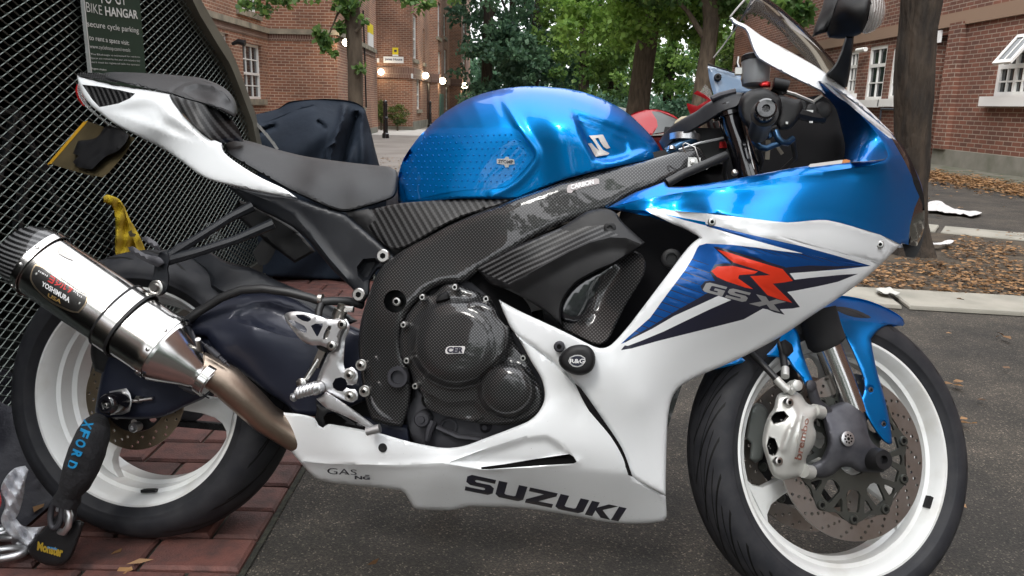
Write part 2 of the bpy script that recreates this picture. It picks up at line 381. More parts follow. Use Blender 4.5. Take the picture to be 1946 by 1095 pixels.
def carbon(name, s=.0064, twill=False, hi=.06, gloss=True, ang=0.0, stripes=False):
    m=M(name,(.01,.01,.01),.4,.0,.8 if gloss else .12,spec=.2,cr=.03 if gloss else .35); nt,b=nodes(m)
    tc=nt.nodes.new('ShaderNodeTexCoord'); mp=nt.nodes.new('ShaderNodeMapping'); mp.inputs['Rotation'].default_value=(0,ang,0)
    wn=N(nt,'ShaderNodeTexNoise',Scale=6,Detail=2); nt.links.new(tc.outputs['Object'],wn.inputs['Vector']); va=nt.nodes.new('ShaderNodeVectorMath'); va.operation='MULTIPLY_ADD'; va.inputs[1].default_value=(.006,.006,.006); nt.links.new(wn.outputs[1],va.inputs[0]); nt.links.new(tc.outputs['Object'],va.inputs[2]); nt.links.new(va.outputs[0],mp.inputs[0])
    sx=nt.nodes.new('ShaderNodeSeparateXYZ'); nt.links.new(mp.outputs[0],sx.inputs[0])
    def mth(op,a,bb=None):
        n=nt.nodes.new('ShaderNodeMath'); n.operation=op
        for i,q in enumerate((a,bb)):
            if q is None: continue
            if isinstance(q,(int,float)): n.inputs[i].default_value=q
            else: nt.links.new(q,n.inputs[i])
        return n.outputs[0]
    k=2*math.pi/s
    if stripes:
        f=mth('SINE',mth('MULTIPLY',sx.outputs[0],k))
        g=mth('SINE',mth('MULTIPLY',sx.outputs[2],k*1.7)); f=mth('ADD',mth('MULTIPLY',f,.8),mth('MULTIPLY',g,.2))
    else:
        f=mth('MULTIPLY',mth('SINE',mth('MULTIPLY',sx.outputs[0],k)),mth('SINE',mth('MULTIPLY',sx.outputs[2],k)))
    v=mth('MULTIPLY_ADD',f,.5); v.node.inputs[2].default_value=.5
    rp=nt.nodes.new('ShaderNodeValToRGB'); e=rp.color_ramp.elements; e[0].position=.50 if not stripes else .42; e[1].position=.92 if not stripes else .75
    e[0].color=(.004,.004,.0045,1); e[1].color=(hi,hi,hi*1.02,1); nt.links.new(v,rp.inputs[0]); nt.links.new(rp.outputs[0],b.inputs['Base Color'])
    if stripes:
        bp=N(nt,'ShaderNodeBump',Strength=.5,Distance=.0006); nt.links.new(v,bp.inputs['Height']); nt.links.new(bp.outputs[0],b.inputs['Normal'])
    return m
CARB=carbon('carbon_weave',hi=.07); CARBD=carbon('carbon_weave_dense',s=.0060,hi=.085)
TWILL=carbon('ribbed_carbon_film',s=.0115,stripes=True,hi=.045,gloss=False,ang=rad(38))
TWILL2=carbon('ribbed_duct_film',s=.0085,stripes=True,hi=.065,gloss=False,ang=rad(-62))
TWILLE=carbon('twill_end_cap',s=.0085,stripes=True,hi=.13,gloss=True,ang=rad(75))
def tyre_mat(name, N_, amp, wid, front):
    m=M(name,(.012,.012,.014),.6,spec=.3); nt,b=nodes(m)
    uv=nt.nodes.new('ShaderNodeUVMap'); uv.uv_map='uv'; sp=nt.nodes.new('ShaderNodeSeparateXYZ'); nt.links.new(uv.outputs[0],sp.inputs[0])
    def mth(op,a,b_=None,c=None):
        n=nt.nodes.new('ShaderNodeMath'); n.operation=op
        for i,q in enumerate((a,b_,c)):
            if q is None: continue
            if isinstance(q,(int,float)): n.inputs[i].default_value=q
            else: nt.links.new(q,n.inputs[i])
        return n.outputs[0]
    u=sp.outputs[0]; v=sp.outputs[1]; av=mth('ABSOLUTE',v)
    def grooves(n_,amp_,pw,wid_,lo,hi,off):
        ph=mth('FRACT',mth('ADD',mth('MULTIPLY',u,n_),mth('ADD',mth('MULTIPLY',mth('POWER',av,pw),amp_),off)))
        d=mth('ABSOLUTE',mth('SUBTRACT',ph,.5)); g=mth('LESS_THAN',d,wid_*n_)
        return mth('MULTIPLY',g,mth('MULTIPLY',mth('GREATER_THAN',av,lo),mth('LESS_THAN',av,hi)))
    if front:
        g=mth('MAXIMUM',grooves(26,2.6,1.3,wid,.12,.92,0),grooves(26,4.0,1.1,wid*.8,.40,.80,.4))
        g=mth('MAXIMUM',g,grooves(10,3.2,1.0,wid*1.2,.06,.5,.15))
    else: g=mth('MAXIMUM',grooves(15,1.9,1.3,wid*1.3,.12,.86,0),grooves(15,1.3,2,wid,.35,.80,.45))
    tc=nt.nodes.new('ShaderNodeTexCoord'); no=N(nt,'ShaderNodeTexNoise',Scale=30,Detail=6); nt.links.new(tc.outputs['Object'],no.inputs['Vector'])
    rp=nt.nodes.new('ShaderNodeValToRGB'); e=rp.color_ramp.elements; e[0].position=.35;e[1].position=.8; e[0].color=(.017,.018,.022,1); e[1].color=(.034,.034,.037,1)
    nt.links.new(no.outputs[0],rp.inputs[0]); mx=nt.nodes.new('ShaderNodeMix'); mx.data_type='RGBA'; nt.links.new(g,mx.inputs[0]); nt.links.new(rp.outputs[0],mx.inputs[6]); mx.inputs[7].default_value=(.001,.001,.001,1)
    nt.links.new(mx.outputs[2],b.inputs['Base Color'])
    bp=N(nt,'ShaderNodeBump',Strength=.6,Distance=.003); bp.invert=True; nt.links.new(g,bp.inputs['Height']); 
    n2=N(nt,'ShaderNodeTexNoise',Scale=700,Detail=3); nt.links.new(tc.outputs['Object'],n2.inputs['Vector']); b2=N(nt,'ShaderNodeBump',Strength=.25,Distance=.0006); nt.links.new(n2.outputs[0],b2.inputs['Height']); nt.links.new(bp.outputs[0],b2.inputs['Normal']); nt.links.new(b2.outputs[0],b.inputs['Normal'])
    return m
TYF=tyre_mat('front_tyre_rubber',1,1,.0026,True); TYR=tyre_mat('rear_tyre_rubber',1,1,.0026,False)

SOCK=M('socket_shadow',(.004,.004,.004),.9,spec=.1)

LUGM=M('worn_fork_casting',(.05,.05,.06),.5,.5,spec=.4); vary(LUGM,(.13,.13,.14),22,7,(.42,.8),rough=(.4,.6),bump=.25,bscale=400,dist=.0003)
WEBM=M('disc_carrier_metal',(.09,.095,.085),.42,.8); vary(WEBM,(.08,.085,.08),30,5,(.4,.7))
nt,b=nodes(RIMW); _lk=b.inputs['Base Color'].links[0].from_socket; _tc=nt.nodes.new('ShaderNodeTexCoord'); _no=N(nt,'ShaderNodeTexNoise',Scale=55,Detail=8,Roughness=.75); nt.links.new(_tc.outputs['Object'],_no.inputs['Vector'])
_rp=nt.nodes.new('ShaderNodeValToRGB'); _e=_rp.color_ramp.elements; _e[0].position=.66;_e[1].position=.76;_e[0].color=(0,0,0,1);_e[1].color=(1,1,1,1); nt.links.new(_no.outputs[0],_rp.inputs[0])
_mx=nt.nodes.new('ShaderNodeMix'); _mx.data_type='RGBA'; nt.links.new(_rp.outputs[0],_mx.inputs[0]); nt.links.new(_lk,_mx.inputs[6]); _mx.inputs[7].default_value=(.20,.17,.13,1); nt.links.new(_mx.outputs[2],b.inputs['Base Color'])

nt,b=nodes(WHITE); _lk=b.inputs['Base Color'].links[0].from_socket; _tc=nt.nodes.new('ShaderNodeTexCoord'); _no=N(nt,'ShaderNodeTexNoise',Scale=260,Detail=3,Roughness=.8); nt.links.new(_tc.outputs['Object'],_no.inputs['Vector'])
_sp=nt.nodes.new('ShaderNodeSeparateXYZ'); nt.links.new(_tc.outputs['Object'],_sp.inputs[0]); _mr=nt.nodes.new('ShaderNodeMapRange'); _mr.inputs[1].default_value=.16; _mr.inputs[2].default_value=.42; _mr.inputs[3].default_value=.07; _mr.inputs[4].default_value=0; nt.links.new(_sp.outputs[2],_mr.inputs[0])
_ad=nt.nodes.new('ShaderNodeMath'); _ad.operation='ADD'; nt.links.new(_no.outputs[0],_ad.inputs[0]); nt.links.new(_mr.outputs[0],_ad.inputs[1])
_rp=nt.nodes.new('ShaderNodeValToRGB'); _e=_rp.color_ramp.elements; _e[0].position=.74;_e[1].position=.80;_e[0].color=(0,0,0,1);_e[1].color=(1,1,1,1); nt.links.new(_ad.outputs[0],_rp.inputs[0])
_mx=nt.nodes.new('ShaderNodeMix'); _mx.data_type='RGBA'; nt.links.new(_rp.outputs[0],_mx.inputs[0]); nt.links.new(_lk,_mx.inputs[6]); _mx.inputs[7].default_value=(.16,.14,.11,1); nt.links.new(_mx.outputs[2],b.inputs['Base Color'])
# ============================================================ THE MOTORCYCLE
_bm=Matrix(((BK.X.x,-BK.N.x,BK.U.x,BK.O.x),(BK.X.y,-BK.N.y,BK.U.y,BK.O.y),(BK.X.z,-BK.N.z,BK.U.z,BK.O.z),(0,0,0,1)))
BIKE=empty('motorcycle',_bm,'blue and white sports motorcycle with white wheels and carbon engine covers parked in the foreground','motorcycle')
B=BK
def cv(pts, ox, oy, s): return [(ox+p[0]*s, oy+p[1]*s)+tuple(p[2:]) for p in pts]
def bolt(mb, fr, x, y, w, r, h=.005, hexr=True, n=16, mi=0, hole=1):
    c=fr.P(x,y,w); mb.lathe(c-fr.N*.004,fr.N,[(0,r*1.0),(.004+h*.55,r),(.004+h*.9,r*.88),(.004+h,r*.72),(.004+h,r*.46),(.004+h*.75,r*.44),(.004+h*.75,0)],n,mi=mi)
    mb.lathe(c,fr.N,[(h*.70,r*.47),(h*.80,r*.47),(h*.80,0)],6,mi=1); mb.g.pop()
def sock(mb, c, n_, r):
    mb.lathe(c,n_,[(-.002,r),(0,r),(0,0)],6,mi=1); mb.g.pop()
# ---- wheels
def tyre(name, fr, prof, mat, parent, n=160):
    k=len(prof);V=[];F=[];UV=[]
    for i in range(n):
        t=2*math.pi*i/n
        for (w_,r_) in prof: V.append(fr.O+fr.N*w_+(fr.X*math.cos(t)+fr.U*math.sin(t))*r_)
    for i in range(n):
        for j in range(k):
            F.append((i*k+j,((i+1)%n)*k+j,((i+1)%n)*k+(j+1)%k,i*k+(j+1)%k)); 
            UV.append([(i/n,j),((i+1)/n,j),((i+1)/n,j+1),(i/n,j+1)])
    me=bpy.data.meshes.new(name); me.from_pydata([tuple(v) for v in V],[],F); me.materials.append(mat)
    ul=me.uv_layers.new(name='uv'); W=max(abs(p[0]) for p in prof)
    def pv(j): 
        p=prof[j%k]; return p[0]/W if p[1]>PR[name] else 1.5*(1 if p[0]>0 else -1)
    d=[]
    for q in UV:
        for (u,j) in q: d+= [u,pv(j)]
    ul.data.foreach_set('uv',d)
    bm=bmesh.new();bm.from_mesh(me);bmesh.ops.recalc_face_normals(bm,faces=bm.faces);bm.to_mesh(me);bm.free()
    me.shade_smooth(); return link('tyre',me,parent)
PR={'tr':.262,'tf':.255}
def crown(W, rs, R, n=14):
    out=[]
    for i in range(-n,n+1):
        s=i/n; out.append((W*math.sin(s*math.pi/2*.98)/math.sin(math.pi/2*.98), rs+(R-rs)*(math.cos(s*math.pi/2*.98)-0.0)))
    return out
def wheel_root(name):
    return name
# rear rim: barrel, flange, three spokes and hub in one casting
def rim(name, fr, W, spokes, phase, depth_w, hubr, flip=1):
    mb=MB(); R=.2325
    prof=[(W,R-.003),(W+.0025,R-.001),(W+.003,R-.006),(W-.002,R-.0105),(W-.012,R-.0165),(W*.55,R-.021),(W*.50,R-.029),(W*.12,R-.032),(W*.04,R-.040),(-W*.45,R-.040),(-W*.55,R-.030),(-W+.012,R-.0165),(-W,R-.006),(-W-.002,R),(-W+.004,R),(-W+.012,R-.010),(0,R-.022),(W-.012,R-.010),(W-.004,R)]
    mb.lathe(fr.O,fr.N,prof,128,closed=True)
    for k in range(3):
        a=phase+k*2*math.pi/3
        def pol(r,da): return fr.X*math.cos(a+da)*r+fr.U*math.sin(a+da)*r
        stations=[(hubr*.6,.030,.026),(.06,.026,.024),(.09,.021,.020),(.125,.019,.017),(.155,.022,.016),(.175,.032,.015),(.188,.048,.014),(.1965,.072,.014)] if flip else \
                 [(hubr*.6,.024,.022),(.06,.020,.020),(.10,.0165,.017),(.14,.016,.015),(.17,.020,.014),(.187,.034,.013),(.1965,.055,.013)]
        V=[];F=[];m=10
        for (r_,hw,ht) in stations:
            for j in range(m):
                t=2*math.pi*j/m; cx=math.cos(t);sy=math.sin(t); px=hw*math.copysign(abs(cx)**.55,cx); pz=ht*math.copysign(abs(sy)**.55,sy)
                V.append(fr.O+pol(math.sqrt(max(r_*r_-px*px*.55,1e-6)),0)+(-fr.X*math.sin(a)+fr.U*math.cos(a))*px+fr.N*(depth_w+pz))
        for i in range(len(stations)-1):
            for j in range(m): F.append((i*m+j,i*m+(j+1)%m,(i+1)*m+(j+1)%m,(i+1)*m+j))
        F.append(tuple(range(m))); F.append(tuple((len(stations)-1)*m+j for j in range(m)))
        mb.add(V,F)
    mb.lathe(fr.O,fr.N,[(depth_w+.05,.0),(depth_w+.05,hubr*.75),(depth_w+.03,hubr),(depth_w-.045,hubr),(depth_w-.06,hubr*.7),(depth_w-.06,0)],40)
    return mb.build(name,RIMW,BIKE,angle=32)
sa=ab(RW,445,786,.03); phR=math.atan2(sa[1],sa[0])
RWH=rim('rear_wheel',RW,.079,3,phR,.012,.05)
tyre('tr',RW,[(.076,.222),(.082,.232),(.083,.2335),(.0845,.2335),(.091,.247),(.0925,.2475),(.0935,.250),(.0930,.252),(.0945,.258)]+[(x,y) for x,y in reversed(crown(.0945,.262,.313))]+[(-.0945,.258),(-.091,.247),(-.082,.232),(-.076,.222)],TYR,RWH,160)
sf=ab(FW,1440,958,.02); phF=math.atan2(sf[1],sf[0])
FWH=rim('front_wheel',FW,.0475,3,phF,.0,.036,0)
tyre('tf',FW,[(.045,.222),(.050,.232),(.0515,.2330),(.0525,.2350),(.0575,.245),(.0588,.2455),(.0592,.248),(.060,.252)]+[(x,y) for x,y in reversed(crown(.060,.255,.300))]+[(-.060,.252),(-.0575,.245),(-.050,.232),(-.045,.222)],TYF,FWH,160)
_mb=MB(); q=ab(FW,1757,950,.035)
_a=math.atan2(q[1],q[0]); _c=FW.O+(FW.X*math.cos(_a)+FW.U*math.sin(_a))*.2145+FW.N*.030
_mb.box(_c,.004,.012,.009,(FW.X*math.cos(_a)+FW.U*math.sin(_a),-FW.X*math.sin(_a)+FW.U*math.cos(_a),FW.N)); _mb.build('balance_weight',BLK,FWH)
_mb=MB(); q=ab(RW,282,942,.05); _a=math.atan2(q[1],q[0]); _c=RW.O+(RW.X*math.cos(_a)+RW.U*math.sin(_a))*.206+RW.N*.044
_mb.box(_c,.003,.017,.007,(RW.X*math.cos(_a)+RW.U*math.sin(_a),-RW.X*math.sin(_a)+RW.U*math.cos(_a),RW.N)); _mb.build('balance_weight',BLK,RWH)
# valve-like dark triangle on the rear spoke end
def disc(fr, parent, w0, R, Ri, mat, rows, nper, name='brake_disc', lobes=0, rot=0):
    h=[circ(0,0,Ri,72)]
    for i in range(nper):
        for j,(rr,hr) in enumerate(rows):
            a=rot+2*math.pi*(i+j/len(rows))/nper; h.append(circ(rr*math.cos(a),rr*math.sin(a),hr,8))
    return plate(name,fr,circ(0,0,R,96),h,w0,.005,[mat],parent)
RD=disc(RW,RWH,.082,.111,.074,GOLDISC,[(.104,.0036),(.095,.0038),(.086,.0036)],16)
_mb=MB(); h=[circ(0,0,.03,24)]+[circ(.058*math.cos(a),.058*math.sin(a),.011,12) for a in [i*math.pi/4 for i in range(8)]]
plate('disc_carrier',RW,circ(0,0,.0735,48),h,.080,.006,[BLK],RWH)
FD=disc(FW,FWH,.068,.156,.119,DISCM,[(.150,.0032),(.141,.0034),(.132,.0032),(.125,.003)],22,rot=.1)
FD2=disc(FW,FWH,-.062,.156,.119,DISCM,[(.150,.0032),(.141,.0034),(.132,.0032)],22)
for w0 in (.069,-.061):
    mb=MB(); nb=10; out=[]
    for i in range(240):
        t=2*math.pi*i/240; k=math.cos(nb*(t-.15)); out.append(((.1195+.0065*max(0,k)**2-.007*(k<0)*abs(k))*math.cos(t),(.1195+.0065*max(0,k)**2-.007*(k<0)*abs(k))*math.sin(t)))
    hs2=[circ(0,0,.036,30)]
    for i in range(nb):
        a=.15+2*math.pi*i/nb
        def pt(r,da): return (r*math.cos(a+da),r*math.sin(a+da))
        hs2.append([pt(.104,-.10),pt(.098,-.13),pt(.074,-.215),pt(.066,-.17),pt(.062,0),pt(.066,.17),pt(.074,.215),pt(.098,.13),pt(.104,.10)][::1])
        m_=math.pi/nb; hs2.append([pt(.1065,m_-.09),pt(.088,m_-.045),pt(.084,m_),pt(.088,m_+.045),pt(.1065,m_+.09),pt(.109,m_)])
    W_=plate('disc_carrier',FW,out,hs2,w0+.001,.006,[WEBM if w0>0 else BLK],FWH)
    for i in range(nb):
        a=2*math.pi*i/nb+.15; c=FW.O+(FW.X*math.cos(a)+FW.U*math.sin(a))*.1165+FW.N*(w0-.006)
        mb.lathe(c,FW.N,[(0,.0098),(.009,.0098),(.011,.0082),(.011,.0050),(.009,.0047),(.009,0)],14)
        if w0>0: sock(mb,c+FW.N*.0095,FW.N,.0044)
    mb.build_each('disc_bobbin',[WEBM,SOCK],FWH)
# ---- final drive chain and far sprocket, seen through the rear wheel
mb=MB()
c0=RW.L(0,-.075,.0); 
for z0,z1 in ((-.082,-.045),(.088,.052)):
    for i in range(46):
        t=i/46; p=RW.L(.01+.56*t,-.078,z0+(z1-z0)*t-(.012*math.sin(math.pi*t) if z0<0 else 0)); mb.box(p,.0085,.009,.0075,(RW.X,RW.N,RW.U)); mb.lathe(p-RW.N*.011,RW.N,[(0,.007),(.022,.007)],8)
for cx_,r_,a0_,a1_ in ((.01,.087,math.pi/2,1.5*math.pi),(.57,.048,-math.pi/2,math.pi/2)):
    for i in range(1,16 if r_>.06 else 9):
        t_=a0_+(a1_-a0_)*i/(16 if r_>.06 else 9); p=RW.L(cx_+r_*math.cos(t_),-.078,.003+r_*math.sin(t_)); mb.box(p,.0105,.009,.0075,((-RW.X*math.sin(t_)+RW.U*math.cos(t_)),RW.N,(RW.X*math.cos(t_)+RW.U*math.sin(t_))))
mb.build('chain',BLK,BIKE)
mb=MB(); mb.lathe(RW.L(0,-.082,0),RW.N,[(0,.02),(0,.088),(.006,.088),(.006,.02)],44,closed=True,rfun=lambda t:1); mb.build('sprocket',DALU,BIKE)
# ---- swingarm (near side arm with its brace), hugger
SWo=cv([(0,330),(120,280),(310,215),(420,180),(560,205),(700,265),(790,330),(900,420),(1000,500),(1000,720),(830,820),(600,830),(560,870),(430,850),(350,790),(300,700),(60,640),(0,600)],371,478,.3653)
SWo=[(355,604),(372,585),(420,566),(480,554),(520,556),(570,573),(620,600),(700,632),(700,760),(620,790),(572,790),(560,785),(545,770),(500,740),(455,705),(420,680),(392,640),(360,640)]
s=Surf(B,SWo,[(360,610,.125),(480,560,.09),(620,600,.10),(700,700,.12),(560,780,.11),(450,690,.13),(480,620,.135)],edge=(14,.012),feats=[('in',A2([(428,608),(445,592),(480,573),(510,572),(560,588),(620,625),(600,655),(545,640),(480,620)]),.010,14)])
panel('swingarm',s,[SWA],BIKE,thick=.05)
SW2=[(196,700),(208,660),(240,650),(300,672),(360,700),(400,745),(388,757),(352,773),(310,792),(250,797),(190,792),(180,782),(186,745)]
s=Surf(B,SW2,[(190,740,.130),(390,750,.125),(300,690,.125),(250,780,.13)],edge=(10,.010))
panel('swingarm_end',s,[SWA],BIKE,thick=.045)
mb=MB(); mb.tube([B.P(240,725,.09),B.P(330,690,.09),B.P(420,650,.09),B.P(520,640,.09)],.028,10); mb.build('swingarm_beam',SWA,BIKE)
# axle block, adjuster and axle slider
s=Surf(B,[(208,744),(240,738),(247,748),(250,765),(246,782),(232,788),(206,788)],.150,edge=(3,.002)); AX=panel('axle_block',s,[ALU],BIKE,step=8,thick=.018)
mb=MB(); mb.tube([B.P(246,763,.142),B.P(290,757,.136)],.0035,8); mb.lathe(B.P(270,760,.136)-B.X*.012,B.X,[(0,.008),(.010,.008)],6); mb.build('chain_adjuster',STEEL,BIKE)
c=B.P(200,770,.196); mb=MB(); mb.lathe(c-B.N*.055,B.N,[(0,.020),(.015,.0215),(.045,.0215),(.053,.018),(.055,.014),(.055,.009),(.046,.0085),(.046,0)],36); mb.build('axle_slider',GLBLK,BIKE)
mb=MB(); bolt(mb,B,203,770,.186,.005); mb.build('axle_bolt',[STEEL,SOCK],AX)
mb=MB(); c=B.P(252,813,.112); mb.lathe(c-B.N*.02,B.N,[(0,.010),(.016,.010),(.018,.0105),(.020,.0095),(.020,.005),(.016,.004),(.016,0)],24); mb.build('caliper_pin',ALU,BIKE)
# rear caliper underneath
s=Surf(B,[(176,640),(205,632),(232,640),(238,690),(205,715),(180,705),(172,672)],.125,edge=(8,.01)); panel('rear_caliper',s,[BLK],BIKE,thick=.05)
# hugger: dark guard over the rear tyre
hug=[(330,478),(380,470),(430,497),(480,510),(530,535),(590,560),(650,590),(680,610),(640,622),(560,580),(480,553),(430,560),(400,545),(395,520),(370,500)]
s=Surf(B,hug,[(330,478,.02),(430,500,.06),(560,560,.075),(680,610,.08),(400,545,.09)],edge=(8,.01)); panel('rear_hugger',s,[MATB],BIKE,thick=.012)
mb=MB(); mb.tube([B.P(352,612,.135),B.P(378,592,.14),B.P(420,566,.14),B.P(460,551,.138),B.P(500,549,.136),B.P(550,556,.135),B.P(590,566,.13),B.P(612,574,.13),B.P(630,572,.125),B.P(660,572,.11),B.P(690,580,.09)],.0088,10); 
mb.tube([B.P(612,574,.13),B.P(606,590,.14),B.P(604,606,.15)],.0075,10); mb.build('brake_hose',RUBH,BIKE)
mb=MB(); mb.lathe(B.P(606,568,.132),B.X,[(0,.0102),(.008,.0102)],16); mb.build('hose_clamp',STEEL,BIKE)
# ---- tail section
tail=[(146,144,'c'),(161,147),(219,160),(285,171),(323,178),(331,195),(351,219),(380,246),(402,263),(422,273),(425,288),(438,301),(467,321),(500,340),(540,359),(566,377,'c'),(500,366),(438,352),(402,343),(376,330),(318,288),(256,256),(240,248),(215,234),(190,215),(172,200),(157,180),(150,162)]
tctrl=[(146,144,.03),(160,185,.05),(230,160,.075),(323,180,.085),(220,215,.09),(300,230,.115),(402,265,.095),(376,328,.10),(300,275,.085),(480,340,.125),(566,377,.13)]
TS=Surf(B,tail,tctrl,edge=(8,.007),feats=[('in',smoothpts([(190,207),(225,201),(255,190),(275,187),(303,194),(325,218),(350,238),(392,273),(345,265),(300,250),(240,226)],seg=8),.010,20),
   ('in',A2([(156,161),(186,164),(226,171),(257,178),(247,187),(225,197),(189,204),(176,190)]),.004,4),('roll',A2([(146,144),(219,160),(285,171),(323,178),(351,219),(402,263)]),.03,14)])
TAIL=panel('tail_fairing',TS,[WHITE,TWILL],BIKE,step=8,thick=.006,mirror=True,regions=[(A2([(156,161),(186,164),(226,171),(257,178),(247,187),(225,197),(189,204),(176,190)]),1)])
s=Surf(B,[(149,158),(153,166),(158,182),(170,202),(190,221),(214,238),(236,246),(212,240),(185,222),(164,204),(150,184),(146,168)],[(150,160,.028),(236,246,.075),(170,202,.05)],edge=None); panel('tail_light_lens',s,[CLEAR],BIKE,step=6,thick=.02)
s=Surf(B,[(146,160),(151,168),(156,186),(163,200),(158,202),(148,188),(143,172)],.02,edge=(2,.002)); panel('tail_light',s,[REDL],BIKE,step=6,thick=.04,mirror=False)
s=Surf(B,[(143,141),(152,138),(200,140),(225,150),(222,158),(160,147)],[(143,141,.0),(200,140,.01),(222,158,.07)],edge=None); panel('tail_top_cover',s,[CARB],BIKE,thick=.03)
# pillion pad
pil=[(196,139),(215,137),(256,138),(310,141),(345,144),(380,148),(409,158),(431,171),(446,190),(451,211),(446,224),(430,216),(408,205),(383,197),(351,188),(329,180),(292,171),(234,158),(200,149)]
PS=Surf(B,pil,[(196,140,-.01),(256,138,-.02),(380,148,-.04),(446,190,.0),(449,220,.045),(383,197,.085),(292,171,.078),(200,150,.06),(420,190,.07)],edge=(7,.014),feats=[('crease',A2([(325,176),(333,168),(350,158),(380,153),(410,162)]),-.004,5),('in',A2([(345,175),(352,165),(375,158),(402,162),(425,176),(440,195),(443,214),(410,202),(375,192)]),.016,9)])
PIL=panel('pillion_seat',PS,[SEATM],BIKE,step=6,thick=.05)
side=[(323,179),(351,188),(383,197),(413,208),(438,224),(452,243),(463,270),(444,268),(425,272),(402,264),(376,245),(347,215),(330,195)]
SS=Surf(B,side,[(323,179,.078),(383,198,.08),(440,225,.045),(463,270,.03),(402,264,.093),(347,215,.092)],edge=(4,.003)); panel('tail_side_cover',SS,[TWILL],BIKE,thick=.02)
# rider seat
seat=[(425,276),(436,268),(452,265),(480,270),(530,285),(580,297),(640,306),(700,313),(738,317),(753,324),(757,338),(755,360),(748,375),(728,384),(700,393),(668,402),(648,403),(620,394),(585,378),(550,362),(520,345),(480,322),(446,302),(430,290)]
ST=Surf(B,seat,[(425,275,.03),(480,270,-.02),(580,297,-.05),(700,313,-.03),(753,325,.0),(755,360,.06),(700,393,.115),(650,402,.125),(550,361,.11),(450,303,.085),(600,340,.07),(680,355,.08)],edge=(10,.018)); panel('rider_seat',ST,[SEATM],BIKE,step=8,thick=.06)
# sub-frame and its side plate
sub=[(430,353),(470,360),(520,370),(567,379),(600,389),(655,406),(672,420),(700,443),(735,472),(750,486),(748,503),(734,510),(718,512),(704,534),(702,558),(693,574),(680,572),(676,556),(655,535),(631,512),(605,480),(584,455),(556,432),(520,412),(490,398),(460,378)]
FR=Surf(B,sub,[(430,353,.10),(567,379,.125),(660,408,.12),(748,490,.13),(700,560,.13),(584,470,.115),(500,400,.10)],edge=(9,.010),feats=[('crease',A2([(455,360),(520,385),(555,405),(590,445),(625,490),(660,530)]),.006,12),('in',A2([(678,507),(690,492),(712,490),(722,500),(712,512),(702,530),(690,536),(680,525)]),.03,5)])
SUBF=panel('subframe',FR,[MATB],BIKE,step=8,thick=.02)
mb=MB()
for x,y in ((732,487),(686,560)):
    c=B.P(x,y,.12); mb.lathe(c,B.N,[(0,.013),(.014,.013),(.016,.011),(.016,.0055),(.010,.005),(.010,0)],20); sock(mb,c+B.N*.0165,B.N,.0058)
bolt(mb,B,708,528,.10,.007); mb.build_each('frame_bolt',[STEEL,SOCK],SUBF)
s=Surf(B,[(500,400),(560,435),(600,478),(560,500),(520,470),(470,430),(440,400),(455,380)],.02,edge=(8,.01)); panel('under_seat_tray',s,[BLK],BIKE,thick=.10)
s=Surf(B,[(505,445),(532,458),(510,500),(492,505),(480,480)],.0,edge=None); panel('under_seat_bracket',s,[BLK],BIKE,thick=.05)
# silencer hanger: two struts, clamp boss, folded pillion peg
mb=MB(); mb.tube([B.P(312,492,.165),B.P(380,450,.15),B.P(440,412,.12),B.P(480,392,.10)],[.010,.0085,.009,.011],8); mb.tube([B.P(314,496,.165),B.P(380,478,.155),B.P(450,455,.13),B.P(520,425,.105)],[.011,.009,.009,.011],8)
mb.tube([B.P(318,488,.165),B.P(340,468,.16),B.P(355,463,.155)],.006,8); HG=mb.build('silencer_hanger',MATB,BIKE)
s=Surf(B,[(303,480),(318,477),(324,492),(320,510),(322,530),(318,552),(305,562),(288,560),(282,548),(290,530),(294,505)],.175,edge=(4,.004)); panel('hanger_bracket',s,[MATB],BIKE,step=7,thick=.02)
mb=MB(); c=B.P(298,547,.178); mb.lathe(c-B.N*.012,B.N,[(0,.0150),(.016,.0150),(.017,.013),(.017,.009),(.020,.0085),(.024,.0075),(.024,0)],28); mb.build('hanger_bolt',STEEL,HG)
for o_ in ([(243,470),(252,468),(275,482),(305,490),(312,500),(300,508),(275,497),(250,482)],[(268,452),(280,449),(300,463),(307,478),(296,474),(276,460)]):
    s=Surf(B,o_,.19,edge=(3,.003)); panel('pillion_footpeg',s,[DALU],BIKE,step=7,thick=.02)
# ---- number plate and its bracket
PL=Surf(B,[(91,311),(100,300),(158,233),(166,230),(190,239),(256,262),(240,290),(205,330),(195,337),(165,332)],[(91,311,-.03),(160,232,-.05),(256,262,.08),(200,335,.09)],edge=None,smooth=False)
NP=panel('number_plate',PL,[PLATEY],BIKE,step=12,thick=.004)
decal('plate_edge',PL,[(89,313),(158,232),(167,229),(163,235),(97,312)],YEL,NP,eps=.001)
s=Surf(B,[(138,292),(148,268),(182,262),(200,240),(225,240),(245,258),(238,272),(222,288),(200,298),(175,322),(150,318),(138,308),(150,296)],[(140,300,.02),(240,255,.085),(190,320,.09)],edge=(3,.006)); panel('plate_bracket',s,[BLK],BIKE,step=8,thick=.01,eps=.012)
